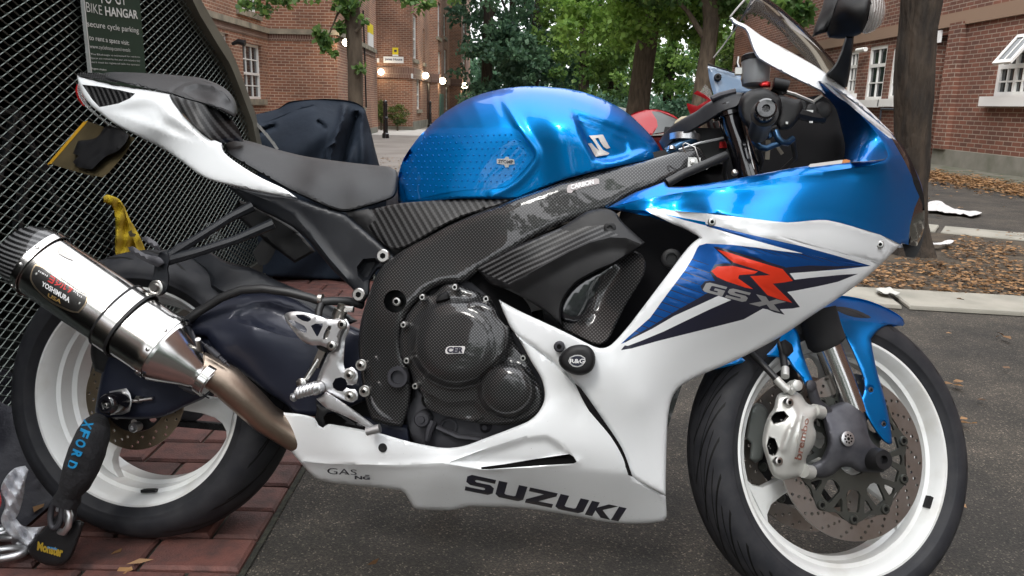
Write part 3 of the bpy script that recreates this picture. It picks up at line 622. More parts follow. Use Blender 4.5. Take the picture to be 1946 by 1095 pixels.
# ---- fuel tank
top=[(757,386),(756,365),(757,345),(762,322),(775,295),(790,272),(812,244),(835,222),(862,203),(895,186),(935,173),(975,166),(1010,164),(1050,166),(1090,171),(1130,182),(1165,198),(1195,217),(1218,238),(1238,259),(1252,279),(1258,292)]
tank=[(p[0],p[1]) for p in top]+[(1254,297,'c'),(1215,307),(1150,321),(1080,339),(1030,358),(984,377,'c'),(955,378),(900,377),(860,378),(810,384)]
rec=smoothpts([(1078,207),(1095,208),(1120,216),(1200,246),(1245,285),(1215,296),(1165,312),(1125,308),(1105,270)])
rec2=smoothpts([(1090,226),(1150,246),(1195,268),(1200,300),(1150,312),(1125,300)])
TKc=[(757,386,.10),(860,378,.125),(984,377,.130),(1080,339,.135),(1150,321,.125),(1254,296,.10),(900,280,.135),(1040,250,.15),(1080,230,.155),(850,320,.125),(1150,250,.135),(1220,280,.11),(780,340,.10)]
TK=Surf(B,tank,TKc,edge=(4,.003),feats=[
   ('in',rec,.016,16),('in',rec2,.005,7),
   ('ridge',smoothpts([(962,178),(957,186),(965,202),(980,228),(1000,258),(1018,285),(1020,300),(1008,320),(985,345),(958,362),(935,372)],closed=False),.0045,7,7),
   ('ridge',A2([(960,171),(1020,172),(1080,184),(1140,205),(1200,235),(1250,280)]),.003,6,7),
   ('fn',lambda p: .012*sstep((p[:,0]-985-(p[:,1]-200)*.28)/70)*sstep((1260-p[:,0])/120)*sstep((p[:,1]-178)/60)), ('rollm',A2(top),105,.85)])
TANK=panel('fuel_tank',TK,[BLUE,CYAN],BIKE,step=5,thick=.012,mirror=True,extra=[rec,rec2],
   regions=[])
pad=[(797,259),(812,247),(850,243),(900,243),(965,243),(982,247),(990,256),(1013,288),(1014,300),(985,335),(965,352),(950,357),(900,360),(850,366),(785,380),(772,380),(764,352),(757,335),(768,300)]
PADM=flake_paint('tank_pad_clear',(.0,.085,.36),(.0,.19,.54),.42,.6)
PADo=smoothpts(pad); PADP=panel('tank_pad',TK,[PADM],TANK,step=8,thick=.0012,eps=.0014,outline=PADo)
mb=MB(); k=0
for j in range(12):
    for i in range(24):
        x=768+i*11.0+(j%2)*5.5; y=252+j*11+ (x-768)*.055*(j-5)/6
        if inpoly(np.array([[x,y]]),PADo)[0] and segdist(np.array([[x,y]]),PADo)[0]>6 and not (930<x<985 and 295<y<318):
            c=TK.P([(x,y)],.0022)[0]; mb.lathe(c,B.N,[(0,.0016),(.0008,.0015),(.0016,.0008),(.0018,0)],6); k+=1
tag(mb.build('pad_studs',PADM,PADP),kind='stuff')
SG=M('pad_sticker',(.42,.42,.42),.3,.5,.5)
decal('pad_sticker',TK,[(944,302),(958,302),(961,298),(966,298),(968,302),(977,303),(978,312),(968,313),(966,318),(960,318),(958,313),(944,311)],SG,PADP,eps=.0032)
text_on('sticker_writing',TK,'STOMP',[(947,303.5),(975,305),(975,311.5),(947,310)],NAVY,PADP,bold=.03,eps=.0042)
# S emblem
em=cv([(1392,398),(1490,392),(1500,405),(1522,440),(1540,480),(1515,487),(1495,470),(1478,432),(1455,420),(1435,415),(1450,450),(1492,512),(1532,520),(1528,533),(1440,543),(1418,505),(1398,470),(1384,452),(1412,450),(1440,480),(1466,500),(1440,460),(1418,415)],740,150,.27235)
em=[(1118,257),(1146,256),(1152,266),(1156,276),(1160,281),(1152,282),(1146,276),(1140,266),(1134,262),(1130,264),(1140,278),(1148,288),(1157,291),(1156,294),(1132,297),(1127,288),(1121,278),(1117,273),(1124,272),(1132,280),(1138,284),(1130,272),(1124,262)]
em=[(1119,258),(1146,256),(1151,266),(1157,277),(1160,281),(1153,283),(1147,279),(1141,270),(1137,262),(1131,263),(1136,272),(1146,285),(1158,291),(1156,294),(1132,298),(1127,290),(1122,280),(1117,273),(1124,272),(1130,279),(1139,287),(1133,276),(1126,266)]
panel('tank_emblem',TK,[M('emblem_silver',(.62,.60,.57),.38,.55,.4)],TANK,step=6,thick=.003,eps=.004,outline=A2(em))
s=Surf(B,[(700,402),(860,372),(1000,362),(1255,286),(1335,300),(1150,420),(900,560),(740,520)],.06,edge=None); panel('airbox',s,[BLK],BIKE,step=30,thick=.12)
# ribbed cover below the tank
sc=[(668,406),(700,399),(757,387),(810,382),(860,379),(905,377),(976,378),(945,392),(890,408),(850,425),(810,448),(775,468),(752,474),(735,468),(705,440)]
SC=Surf(B,sc,[(668,406,.10),(757,387,.115),(860,379,.12),(976,378,.13),(850,425,.14),(752,474,.14)],edge=(5,.004)); panel('ribbed_side_cover',SC,[TWILL],BIKE,thick=.02)
s=Surf(B,[(655,404),(700,397),(760,460),(775,478),(748,488),(700,443)],.115,edge=(4,.004)); panel('seat_side_plate',s,[BLK],BIKE,thick=.03)
# ---- main frame with carbon cover
fr1=[(1320,277),(1333,285),(1345,312),(1330,325),(1252,352),(1200,372),(1160,395),(1110,412),(1040,440),(980,475),(930,505),(905,520),(880,537),(845,540),(815,553),(790,575),(772,600),(761,635),(764,672),(775,700),(781,735),(777,772),(764,812),(735,808),(706,797),(697,772),(688,728),(683,685),(681,650),(685,615),(694,580),(708,540),(722,512),(748,488),(775,470),(810,452),(850,430),(900,408),(975,380),(1030,360),(1080,342),(1150,323),(1215,309),(1254,298),(1290,287)]
f1c=[(1320,277,.085),(1345,312,.085),(1254,298,.11),(1250,350,.13),(1080,342,.145),(1040,440,.165),(850,430,.15),(900,520,.165),(748,488,.15),(761,635,.17),(681,650,.15),(700,790,.15),(770,800,.16),(1150,350,.14),(960,420,.16),(720,600,.165)]
F1=Surf(B,fr1,f1c,edge=(12,.012),feats=[('in',A2(circ(751,573,22,20)),.04,4),('in',A2(circ(754,716,14,18)),.03,3)])
hole1=A2(circ(751,573,21,24)); hole2=A2(circ(753,717,11,20))
FRM=panel('frame',F1,[CARB],BIKE,step=8,thick=.03,holes=[hole1])
mb=MB(); 
c=B.P(751,573,.115); mb.lathe(c,B.N,[(0,.028),(.002,.028),(.002,0)],28); mb.build('frame_recess',BLK,FRM)
mb=MB(); bolt(mb,B,754,573,.135,.010); bolt(mb,B,686.5,693,.152,.006); 
for x,y in ((687,693),(694,743)): bolt(mb,B,x,y,.158,.0065)
mb.build_each('frame_bolt',[STEEL,SOCK],FRM)
mb=MB(); c=B.P(756,717,.172); mb.lathe(c-B.N*.01,B.N,[(0,.0205),(.012,.0205),(.014,.019),(.014,.013),(.004,.0125),(.004,0)],26,mi=0); mb.build('pivot_nut',DALU,FRM)
text_on('frame_writing',F1,'CARBON',[(1084,351),(1128,341),(1129,350),(1085,361)],M('badge_white',(.7,.7,.7),.4,0,.5),FRM,bold=.06,eps=.003)
decal('frame_badge',F1,[(1077,359),(1080,352),(1086,350),(1133,339),(1138,340),(1139,349),(1090,362),(1086,367),(1078,366)],M('badge_red',(.4,.36,.36),.4),FRM,eps=.0012)
s=Surf(B,[(690,790),(775,808),(780,842),(760,846),(730,832),(705,822)],.13,edge=(5,.006)); panel('frame_foot',s,[SWA],BIKE,thick=.03)
# ---- engine
eng=[(760,600),(830,540),(900,530),(960,560),(1000,640),(1040,740),(1035,800),(1000,845),(960,865),(900,870),(850,865),(800,850),(775,820),(770,780),(785,740),(762,680)]
s=Surf(B,eng,.125,edge=(8,.01),feats=[('in',A2(circ(853,808,15,16)),.02,3)]); ENG=panel('engine_block',s,[DALU],BIKE,step=10,thick=.16)
s=Surf(B,[(700,600),(760,540),(820,520),(900,500),(940,520),(960,560),(1000,700),(1000,860),(880,868),(800,860),(690,800),(640,820),(600,800),(625,700),(690,660)],.03,edge=None); panel('engine_rear',s,[BLK],BIKE,step=20,thick=.10)
mb=MB(); c=B.P(802,797,.15); mb.lathe(c-B.N*.03,B.N,[(0,.016),(.030,.016),(.034,.013),(.034,.007),(.038,.006),(.038,0)],20); mb.lathe(B.P(853,811,.125)-B.N*.01,B.N,[(0,.018),(.012,.018),(.014,.015),(.014,.013),(.006,.012),(.006,0)],24); 
mb.lathe(B.P(922,812,.13)-B.N*.01,B.N,[(0,.011),(.010,.011),(.012,.008),(.016,.005),(.016,0)],18); mb.tube([B.P(822,800,.14),B.P(815,820,.145),B.P(811,838,.145)],[.010,.008,.006],8)
mb.tube([B.P(811,838,.145),B.P(808,850,.14),B.P(815,862,.13)],.004,6); mb.tube([B.P(830,812,.135),B.P(870,830,.135),B.P(915,835,.13)],.006,8); mb.build('engine_fittings',DALU,ENG)
ec=cv([(330,335),(372,278),(418,228),(440,222),(475,215),(505,190),(540,163),(570,160),(605,163),(640,183),(690,198),(735,222),(775,238),(790,275),(808,330),(840,368),(873,400),(890,440),(910,490),(960,550),(1000,640),(1030,695),(1045,745),(1040,808),(1010,850),(960,875),(900,893),(840,899),(780,898),(710,890),(640,878),(575,862),(515,846),(450,815),(418,790),(410,765),(418,745),(395,712),(372,685),(362,640),(338,590),(303,530),(298,480),(300,430),(312,380)],650,480,.3653)
def domes(p):
    x=p[:,0];y=p[:,1]
    d1=np.hypot((x-868)/92.,(y-652)/88.); a=.030*sstep((1.02-d1)/.22)
    d3=np.hypot((x-905)/70.,(y-640)/78.); a=np.maximum(a,.030*sstep((1.0-d3)/.22))
    d2=np.hypot((x-963)/53.,(y-741)/52.); b=.034*np.clip(1-d2**4,0,1)**.5*.9+.002*(d2<1)
    up=.005*sstep((0.80-d1)/.16)
    return np.maximum(a+up,b*(d2<1))
EC=Surf(B,ec,[(760,637,.170),(865,545,.165),(1030,750,.185),(930,809,.175),(810,779,.17),(900,660,.178)],edge=(9,.012),feats=[('fn',domes),('in',A2([(800,745),(850,765),(905,760),(930,790),(900,803),(850,797),(812,782)]),.006,10)])
ECO=panel('engine_cover',EC,[CARBD],BIKE,step=6,thick=.03,angle=50,extra=[A2(circ(868,652,80,30)),A2(circ(963,741,52,30))])
for x,y in ((866,546),(804.5,565),(769,617),(775,685),(791,733),(925,568),(960.5,625),(995,680)):
    mb=MB(); bolt(mb,B,x,y,.176,.0066,.010); mb.build('cover_bolt',[STEEL,SOCK],ECO)
s=Surf(B,cv([(485,250),(500,225),(530,205),(548,203),(560,225),(552,245),(515,258),(490,262)],650,480,.3653),.185,edge=(5,.008)); panel('oil_filler_cap',s,[BLK],ECO,step=6,thick=.02)
decal('cover_badge',EC,[(846,666),(849,660),(854,658),(883,658),(884,661),(881,672),(850,673),(847,671)],M('badge_w2',(.62,.60,.60),.4),ECO,eps=.0016)
text_on('badge_writing',EC,'CER',[(850,659.5),(882,659.5),(879,671),(849,671)],NAVY,ECO,bold=.05,eps=.0035)
# ---- rearset: hanger plate, heel guard, pedal, peg, master cylinder
def c3(l): return cv(l,540,540,.274)
RS=Surf(B,c3([(395,245),(430,243),(452,280),(448,330),(425,375),(415,480),(412,560),(420,590),(470,575),(505,605),(512,650),(500,690),(470,702),(440,700),(420,705),(450,728),(490,730),(512,760),(508,800),(480,820),(440,815),(330,770),(255,740),(235,700),(225,670),(300,490),(330,465),(365,435),(360,400),(380,350),(395,310)]),.175,edge=(3,.003))
hl=A2(c3([(335,690),(355,655),(395,645),(425,660),(438,690),(430,720),(405,745),(370,740),(340,720)])); hl2=A2(c3([(430,370),(300,500),(240,655),(330,620),(400,600),(405,560),(405,480),(418,400)]))
RSET=panel('rearset_plate',RS,[ALU],BIKE,step=7,thick=.010,holes=[hl],regions=[])
HG2=Surf(B,c3([(0,215),(20,198),(90,190),(180,205),(260,228),(340,248),(395,245),(425,262),(430,290),(395,330),(380,400),(370,440),(340,465),(300,445),(250,425),(200,425),(150,410),(110,380),(60,320),(15,260)]),.192,edge=(3,.004))
hs_=[A2(c3(q)) for q in ([(78,212),(130,212),(185,230),(185,250),(165,262),(130,255),(95,235)],[(30,250),(60,248),(140,290),(158,315),(155,340),(110,325),(50,280)],[(185,290),(215,275),(270,272),(268,290),(235,360),(225,362)],[(305,288),(328,290),(325,320),(295,385),(270,380),(272,350)])]
panel('heel_guard',HG2,[ALU],RSET,step=6,thick=.004,holes=hs_)
mb=MB()
for x,y in ((461,630),(463,775),(563,740),(540,560)): 
    px=540+x*.274;py=540+y*.274; mb.lathe(B.P(px,py,.172),B.N,[(0,.0108),(.0055,.0108),(.006,.0102),(.006,.0066),(.009,.0066),(.0096,.0058),(.0096,0)],20); sock(mb,B.P(px,py,.172)+B.N*.0099,B.N,.0036)
for x,y in ((407,280),(335,428)): px=540+x*.274;py=540+y*.274; mb.lathe(B.P(px,py,.190),B.N,[(0,.0085),(.006,.0085),(.007,.007),(.007,.004),(.004,.0035),(.004,0)],16); sock(mb,B.P(px,py,.190)+B.N*.0073,B.N,.0042)
mb.build_each('rearset_bolt',[STEEL,SOCK],RSET)
PD=Surf(B,c3([(222,795),(255,780),(290,745),(330,770),(420,830),(520,900),(630,985),(650,1005),(640,1030),(600,1010),(500,955),(400,905),(300,865),(262,835)]),.190,edge=(4,.004)); PED=panel('brake_pedal',PD,[ALU],RSET,step=7,thick=.010)
mb=MB(); a0=B.P(705,817,.20);a1=B.P(717,814,.20); mb.tube([B.P(697,820,.205),B.P(722,814,.205)],.0085,10); mb.build('pedal_tip',ALU,PED)
mb=MB(); mb.lathe(B.P(606,737,.178),B.N,[(0,.012),(.02,.012),(.022,.0095),(.022,0)],16); mb.tube([B.P(604,735,.20),B.P(590,740,.205),B.P(575,744,.21),B.P(562,750,.215)],[.010,.0115,.011,.0085],10)
for i in range(6):
    t=i/5; mb.lathe(B.P(598-30*t,737+9*t,.203+.008*t)-B.X*.0015,B.X,[(0,.0128),(.003,.0128)],10)
mb.lathe(B.P(563,755,.21),-B.X,[(0,.007),(.004,.009),(.010,.006),(.012,0)],12); mb.build('footpeg',ALU,RSET)
mb=MB(); A_=B.P(652,580,.175);B_=B.P(604,690,.165); dv=(B_-A_)
mb.tube([A_,A_+dv*.08],.0095,14); mb.tube([A_+dv*.08,A_+dv*.2],.013,14,mi=0); mb.tube([A_+dv*.2,A_+dv*.42],.011,14); mb.tube([A_+dv*.42,A_+dv*.64],.0165,18); 
mb.tube([A_+dv*.64,A_+dv*.76],.0145,14,mi=1); mb.tube([A_+dv*.76,A_+dv*.86],.008,12,mi=1)
mb.box(A_+dv*.90,.007,.008,.020,(dv.cross(B.N).normalized(),B.N,dv.normalized()),mi=0); mb.tube([A_+dv*.86,B.P(578,727,.178)],.006,10,mi=0); mb.lathe(B.P(578,727,.175),B.N,[(0,.010),(.014,.010),(.016,.007),(.016,0)],14)
mb.lathe(B.P(664,588,.175),B.X,[(-.012,.006),(.008,.006)],8); mb.build('rear_master_cylinder',[STEEL,BLK],RSET)
s=Surf(B,c3([(215,800),(260,850),(330,870),(420,920),(560,1010),(500,1010),(350,975),(300,1010),(230,1005),(205,960),(225,880)]),.12,edge=(3,.004)); panel('side_bracket',s,[BLK],BIKE,step=8,thick=.02,holes=[A2(c3([(270,930),(300,890),(340,885),(400,925),(440,955),(400,965),(330,965),(295,985)]))])
# ---- silencer, straps, link pipe
ax0=B.P(70,500,.215); ax1=B.P(322,672,.190); av=(ax1-ax0); AL=av.length; an=av.normalized(); aup=(B.U-an*B.U.dot(an)).normalized()
def tri(t):  # trioval section, t=0 up
    return 1+.055*math.cos(3*t+.5)
mb=MB(); mb.lathe(ax0,an,[(0,.060),(.004,.0635),(.01,.0645),(AL*.5,.066),(AL-.035,.066),(AL-.030,.067),(AL-.01,.0665),(AL,.064)],60,sx=1.0,sy=.86,ref=aup,rfun=tri)
SIL=mb.build('silencer',CHR,BIKE)
mb=MB(); mb.lathe(ax0,-an,[(-.012,.0665),(-.004,.067),(.012,.0655),(.030,.061),(.047,.053),(.058,.042),(.058,.030),(.03,.028),(.03,0)],60,sx=1.0,sy=.86,ref=aup,rfun=lambda t:tri(-t)); mb.build('end_cap',TWILLE,SIL)
mb=MB(); mb.lathe(ax1,an,[(-.002,.064),(.008,.060),(.03,.050),(.055,.037),(.070,.031),(.074,.0285),(.10,.0285)],48,sx=1.0,sy=.92,ref=aup); mb.build('inlet_cone',CHR,SIL)
def ring(at, w_, off, mat, nm, rr=.003, taps=()):
    mb=MB()
    mb.lathe(ax0+an*at,an,[(0,.0665+off),(0,.0685+off),(w_,.0685+off),(w_,.0665+off)],60,sx=1.0,sy=.86,ref=aup,rfun=tri,closed=True); return mb.build(nm,mat,SIL)
ring(.004,.014,.0004,CHR,'rivet_band'); ring(AL-.022,.013,.001,CHR,'rivet_band')
ring(AL*.60,.004,.0025,BLK,'strap_rubber'); ring(AL*.60+.034,.0055,.003,BLK,'strap_rubber'); ring(AL*.60+.004,.032,.0015,CHR,'silencer_strap')
mb=MB(); 
for at,angs in ((.010,(.9,1.55,2.3)),(AL-.016,(.8,1.5,2.3))):
    for a in angs:
        Yv=an.cross(aup); d=(aup*math.cos(a)+Yv*math.sin(a)*.86); 
        if d.dot(B.N)<0: Yv=-Yv; d=(aup*math.cos(a)+Yv*math.sin(a)*.86)
        rr_=.068*tri(a if (an.cross(aup)).dot(B.N)>0 else -a); mb.lathe(ax0+an*at+d*rr_,d,[(0,.0042),(.002,.004),(.0032,.002),(.0032,0)],10)
mb.build_each('rivet',STEEL,SIL)
# plate on the silencer: follows the oval body
Yv=an.cross(aup); sg=1 if Yv.dot(B.N)>0 else -1; Yv=Yv*sg
def onsil(x,y,eps=.002):
    d=ray(x,y); best=None; o=CAM
    lo,hi=.6,2.6; prev=None
    for i in range(900):
        t=lo+(hi-lo)*i/900; p=o+d*t; q=p-ax0; s_=q.dot(an); u1=q.dot(aup); v1=q.dot(Yv); ang=math.atan2(v1/.86,u1); R_=.0662*tri(ang*sg)+eps
        rr=math.hypot(u1,v1/.86)
        if rr<R_:
            a0_,a1_=t-(hi-lo)/900,t
            for _ in range(12):
                tm=(a0_+a1_)/2; p=o+d*tm; q=p-ax0; u1=q.dot(aup); v1=q.dot(Yv)
                if math.hypot(u1,v1/.86)<.0662*tri(math.atan2(v1/.86,u1)*sg)+eps: a1_=tm
                else: a0_=tm
            return o+d*a1_
    return p
def silpoly(name, pts, mat, eps, parent, step=6):
    q=smoothpts(pts); V=[Vector(a) for a in q]; E=[(i,(i+1)%len(q)) for i in range(len(q))]
    lo=q.min(0);hi=q.max(0); g=np.array([(x,y) for x in np.arange(lo[0],hi[0],step) for y in np.arange(lo[1],hi[1],step)]); g=g[inpoly(g,q)&(segdist(g,q)>1.5)] if len(g) else g
    r=delaunay_2d_cdt(V+[Vector(a) for a in g],E,[],0,1e-4); vv=[tuple(a) for a in r[0]]; c=np.array([np.mean([vv[i] for i in f],axis=0) for f in r[2]]); k=inpoly(c,q)
    me=mesh_from([onsil(a[0],a[1],eps) for a in vv],[tuple(f) for f,z in zip(r[2],k) if z],[mat],name=name); return link(name,me,parent)
lab=[(63,512),(68,505),(76,507),(140,540),(160,555),(165,563),(160,578),(148,592),(135,590),(100,573),(72,550),(60,530)]
LB=silpoly('label_plate',lab,M('label_black',(.012,.011,.01),.35,.2,.5),.0016,SIL)
silpoly('label_border',[(61,512),(67,502),(76,504),(142,537),(162,553),(168,563),(162,580),(149,595),(134,593),(98,576),(70,552),(57,531)],M('label_gold',(.35,.28,.2),.3,.9),.0008,SIL)
RW_=M('label_red',(.6,.02,.02),.4); WW=M('label_white',(.75,.75,.75),.4)
# red katakana-like strokes, drawn as bars (mirrored in nothing: they read along the plate)
def bar(p,q,wd,mat,eps=.0026):
    p=np.array(p,float);q=np.array(q,float);d=(q-p)/np.hypot(*(q-p));n_=np.array([-d[1],d[0]])*wd/2
    silpoly('label_character',[(*(p+n_),'c'),(*(q+n_),'c'),(*(q-n_),'c'),(*(p-n_),'c')],mat,eps,LB,step=50)
ux=np.array([.86,.50]);uy=np.array([-.42,.80]); o0=np.array([96,524.])
def gl(a,b_): return tuple(o0+ux*a+uy*b_)
for a,b_,c_,d_ in ((0,0,10,0),(0,6,10,6),(0,12,10,12),(10,0,10,12),(15,0,19,2),(15,5,19,7),(15,12,24,6),(24,6,25,1),(29,1,29,8),(29,8,27,12),(34,0,34,11),(34,11,38,8),(41,1,49,1),(49,1,44,12),(43,6,48,8)): bar(gl(a,b_),gl(c_,d_),2.3,RW_)
text_on('label_writing',lambda x,y: onsil(x,y,.0028),'YOSHIMURA',[(81,534),(134,566),(131,576),(78,543)],WW,LB,bold=.03)
text_on('label_writing',lambda x,y: onsil(x,y,.0028),'USA',[(92,557),(118,571),(115,578),(90,564)],M('label_gold2',(.4,.25,.08),.4,.5),LB,bold=.03)
for (ax_,ay_) in ((73,518),(82,523),(140,556),(147,563)):
    for i in range(3): bar((ax_+i*3.4,ay_-3+i*1.9),(ax_+1.8+i*3.4,ay_-2.2+i*1.9),3.2,WW)
mb=MB(); 
for x,y in ((69,521),(151,577)): mb.lathe(onsil(x,y,.001),B.N,[(0,.0035),(.002,.003),(.003,0)],10)
mb.build_each('rivet',STEEL,LB)
silpoly('etched_logo',[(108,472),(112,468),(118,470),(140,495),(130,492),(112,482)],M('etch',(.42,.40,.38),.5,.8),.0006,SIL)
# link pipe
pe=ax1+an*.085
mb=MB(); mb.tube([ax1+an*.09,B.P(385,700,.175),B.P(430,725,.165),B.P(470,762,.145),B.P(505,795,.12),B.P(560,830,.09),B.P(640,850,.06)],[.030,.0315,.0325,.032,.030,.029,.028],28); mb.build('exhaust_pipe',TITAN,BIKE)
mb=MB(); mb.tube([ax1+an*.082,ax1+an*.098],.0335,28); mb.build('pipe_clamp',CHR,BIKE)
for (p,q) in ((B.P(381,648,.20),B.P(436,696,.185)),(B.P(330,727,.19),B.P(398,757,.165))):
    mb=MB(); d=(q-p); mb.tube([p,p+d*.2],.0016,6); mb.tube([q-d*.2,q],.0016,6); mb.tube([p+d*.30,p+d*.62],.0062,10)
    for i in range(14):
        t=.17+.66*i/13; c=p+d*t; mb.lathe(c,d.normalized(),[(-.001,.0036),(.001,.0044),(.003,.0036)],10)
    mb.build('exhaust_spring',DALU,BIKE)
mb=MB(); mb.tube([ax1+an*.05+aup*.036,B.P(376,645,.205)],.0055,8); mb.tube([B.P(345,722,.20),B.P(330,726,.2),B.P(320,722,.2)],.003,8); mb.build_each('spring_hook',STEEL,SIL)
GLY={'S':[(.15,1),(1,1),(1,.76),(.36,.76),(.3,.72),(.3,.66),(.36,.62),(.85,.62),(1,.48),(1,.15),(.85,0),(0,0),(0,.24),(.64,.24),(.7,.28),(.7,.34),(.64,.38),(.15,.38),(0,.52),(0,.85)],
'U':[(0,1),(.3,1),(.3,.30),(.36,.25),(.64,.25),(.7,.30),(.7,1),(1,1),(1,.15),(.85,0),(.15,0),(0,.15)],
'Z':[(0,1),(1,1),(1,.78),(.45,.25),(1,.25),(1,0),(0,0),(0,.22),(.55,.75),(0,.75)],
'K':[(0,1),(.32,1),(.32,.62),(.70,1),(1.08,1),(.58,.54),(1.08,0),(.68,0),(.32,.42),(.32,0),(0,0)],
'I':[(0,1),(1,1),(1,0),(0,0)],
'G':[(.15,1),(1,1),(1,.76),(.36,.76),(.3,.7),(.3,.3),(.36,.24),(.7,.24),(.7,.38),(.5,.38),(.5,.6),(1,.6),(1,0),(.15,0),(0,.15),(0,.85)],
'X':[(0,1),(.34,1),(.52,.66),(.70,1),(1.05,1),(.72,.5),(1.05,0),(.70,0),(.5,.34),(.32,0),(-.05,0),(.3,.5)]}
def glyph(ch,u0,u1,tl,tr,br,bl):
    out=[]; tl,tr,br,bl=[np.array(q,float) for q in (tl,tr,br,bl)]
    for x,y in GLY[ch]:
        u=u0+(u1-u0)*x; out.append((bl*(1-u)+br*u)*(1-y)+(tl*(1-u)+tr*u)*y)
    return np.array(out)
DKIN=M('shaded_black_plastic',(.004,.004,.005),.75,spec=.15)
# ============================================================ side fairing, belly pan, cockpit, fork
def c6(l): return cv(l,1200,350,.3378)
fair=[(1152,396,'c'),(1205,367),(1238,355),(1262,346,'c'),(1270,356),(1300,355),(1339,350),(1390,341),(1443,331),(1530,316),(1616,309),(1679,304),(1688,296),(1679,272),(1651,236),(1616,201),(1582,176),(1557,154,'c'),(1575,160),(1610,184),(1650,216),(1690,250),(1716,282),(1738,320),(1752,355),(1757,395),(1755,440),(1742,468),(1728,466),(1714,462,'c'),(1700,477),(1650,524),(1600,562),(1540,602),(1480,642),(1400,684),(1330,714),(1292,735),(1276,760),(1269,800),(1266,870),(1265,942,'c'),(1230,924),(1198,902),(1187,870),(1170,838),(1141,795),(1098,735),(1067,702),(1020,664),(978,633),(958,596),(948,570,'c'),(989,592),(1069,629),(1127,658),(1145,662),(1162,655),(1190,625),(1215,593),(1270,520),(1300,480),(1316,462),(1331,451,'c'),(1290,430),(1225,410)]
fc=[(1152,396,.155),(1262,346,.175),(1240,400,.20),(1339,350,.195),(1443,331,.20),(1350,400,.232),(1500,380,.225),(1530,316,.195),(1616,309,.175),(1688,296,.15),(1679,272,.14),(1557,154,.135),(1620,186,.10),(1650,250,.145),(1690,250,.075),(1735,340,.065),(1757,395,.03),(1750,450,.02),(1714,462,.08),(1650,440,.155),(1650,350,.165),(1600,562,.13),(1550,480,.20),(1480,642,.14),(1400,560,.232),(1400,684,.15),(1330,714,.16),(1276,760,.165),(1220,760,.205),(1266,870,.15),(1265,942,.14),(1198,902,.17),(1141,795,.20),(1160,700,.225),(1067,702,.205),(978,633,.19),(948,570,.175),(1069,640,.215),(1145,670,.222),(1215,593,.228),(1270,520,.230),(1331,451,.225),(1225,410,.20),(1290,430,.20)]
SF=Surf(B,fair,fc,edge=(7,.006),feats=[
  ('crease',A2([(1160,394),(1225,378),(1300,365),(1400,352),(1500,335),(1600,322),(1680,311)]),.006,12),
  ('in',A2([(1152,396),(1225,400),(1335,452),(1290,432),(1225,412)]),.02,10),
  ('crease',A2(c6([(420,165),(640,190),(800,212),(900,215),(1000,205),(1100,203),(1250,240),(1400,285),(1520,345)])),.003,14)])
W_up=A2(c6([(78,143),(90,137),(240,150),(420,165),(640,190),(800,210),(880,216),(940,213),(1000,206),(1060,202),(1100,203),(1180,220),(1250,240),(1330,263),(1400,285),(1460,312),(1522,345),(1600,380),(1560,600),(1500,700),(1000,1200),(240,1300),(200,1900),(-100,1900),(-900,900),(-900,560),(-300,800),(-150,905),(-120,890),(30,700),(195,485),(345,310),(370,300),(385,298),(300,258),(200,208),(120,170)]))
cyl=A2(c6([(190,172),(300,196),(415,222),(480,238),(700,292),(960,350),(1345,458),(1345,462),(965,391),(820,352),(700,318),(480,256),(410,232)]))
gr=A2(c6([(400,336),(480,333),(700,360),(966,391),(700,318),(600,290),(480,254),(480,238),(700,292),(960,350),(1150,402),(1347,460),(1200,470),(1050,490),(890,502),(700,540),(600,600),(420,620),(240,700),(100,790),(0,852),(-55,880),(0,850),(112,752),(200,620),(300,490),(345,420),(375,365)]))
inner=A2(c6([(392,332),(420,331),(560,338),(700,352),(820,370),(966,391),(1100,420),(1347,460),(1200,478),(890,502),(700,580),(440,640),(300,712),(180,785),(60,852),(-40,892),(-60,900),(-20,862),(105,752),(200,620),(300,487),(345,415),(370,360)]))
stripe=A2(c6([(415,224),(480,238),(700,292),(960,350),(1150,402),(1347,460),(1250,452),(966,391),(820,352),(700,318),(480,254),(425,238)]))
cy2=A2(c6([(190,170),(300,192),(415,212),(422,234),(300,204)]))
spear=A2(c6([(392,318),(430,310),(480,290),(600,305),(700,322),(820,354),(966,391),(820,374),(700,357),(560,341),(420,334),(385,345)]))
blk1=A2(c6([(1347,460),(1200,472),(1050,490),(890,502),(860,470),(1000,458),(1150,462)]))
blk2=A2(c6([(1275,505),(1160,550),(1050,575),(920,600),(875,607),(860,640),(700,560),(900,535),(1050,520),(1180,510)]))
blk3=A2(c6([(0,862),(120,795),(240,720),(380,640),(450,600),(700,640),(740,700),(630,762),(480,800),(300,845),(140,885),(0,925),(-60,935)]))
blk3a=A2(c6([(-40,885),(60,835),(180,760),(300,690),(440,605),(520,600),(600,640),(480,640),(300,745),(180,810),(60,865),(-30,900)]))
wst=A2(c6([(0,872),(120,812),(240,742),(400,670),(490,628),(562,652),(440,705),(300,772),(180,830),(60,880),(-20,910),(-60,905)]))
wst2=A2(c6([(885,508),(1050,497),(1200,485),(1310,478),(1280,503),(1150,513),(1000,528),(900,540)]))
rblk=A2(c6([(460,353),(478,352),(560,374),(765,437),(862,466),(924,546),(912,562),(835,567),(900,630),(948,692),(905,700),(835,704),(862,735),(805,722),(765,705),(700,694),(620,670),(540,645),(480,622),(400,602),(388,575),(415,545),(470,545),(440,495),(470,453),(520,445),(560,447)]))
ra=A2(c6([(482,368),(545,384),(760,452),(850,478),(908,544),(860,553),(795,560),(905,668),(830,648),(765,625),(668,518),(782,512),(700,480),(575,442)]))
rb=A2(c6([(450,490),(482,464),(570,460),(712,492),(690,506),(605,512),(600,530),(684,590),(640,582),(530,545),(480,522)]))
_q=[c6([p])[0] for p in ((424,550),(886,666),(852,724),(396,602))]
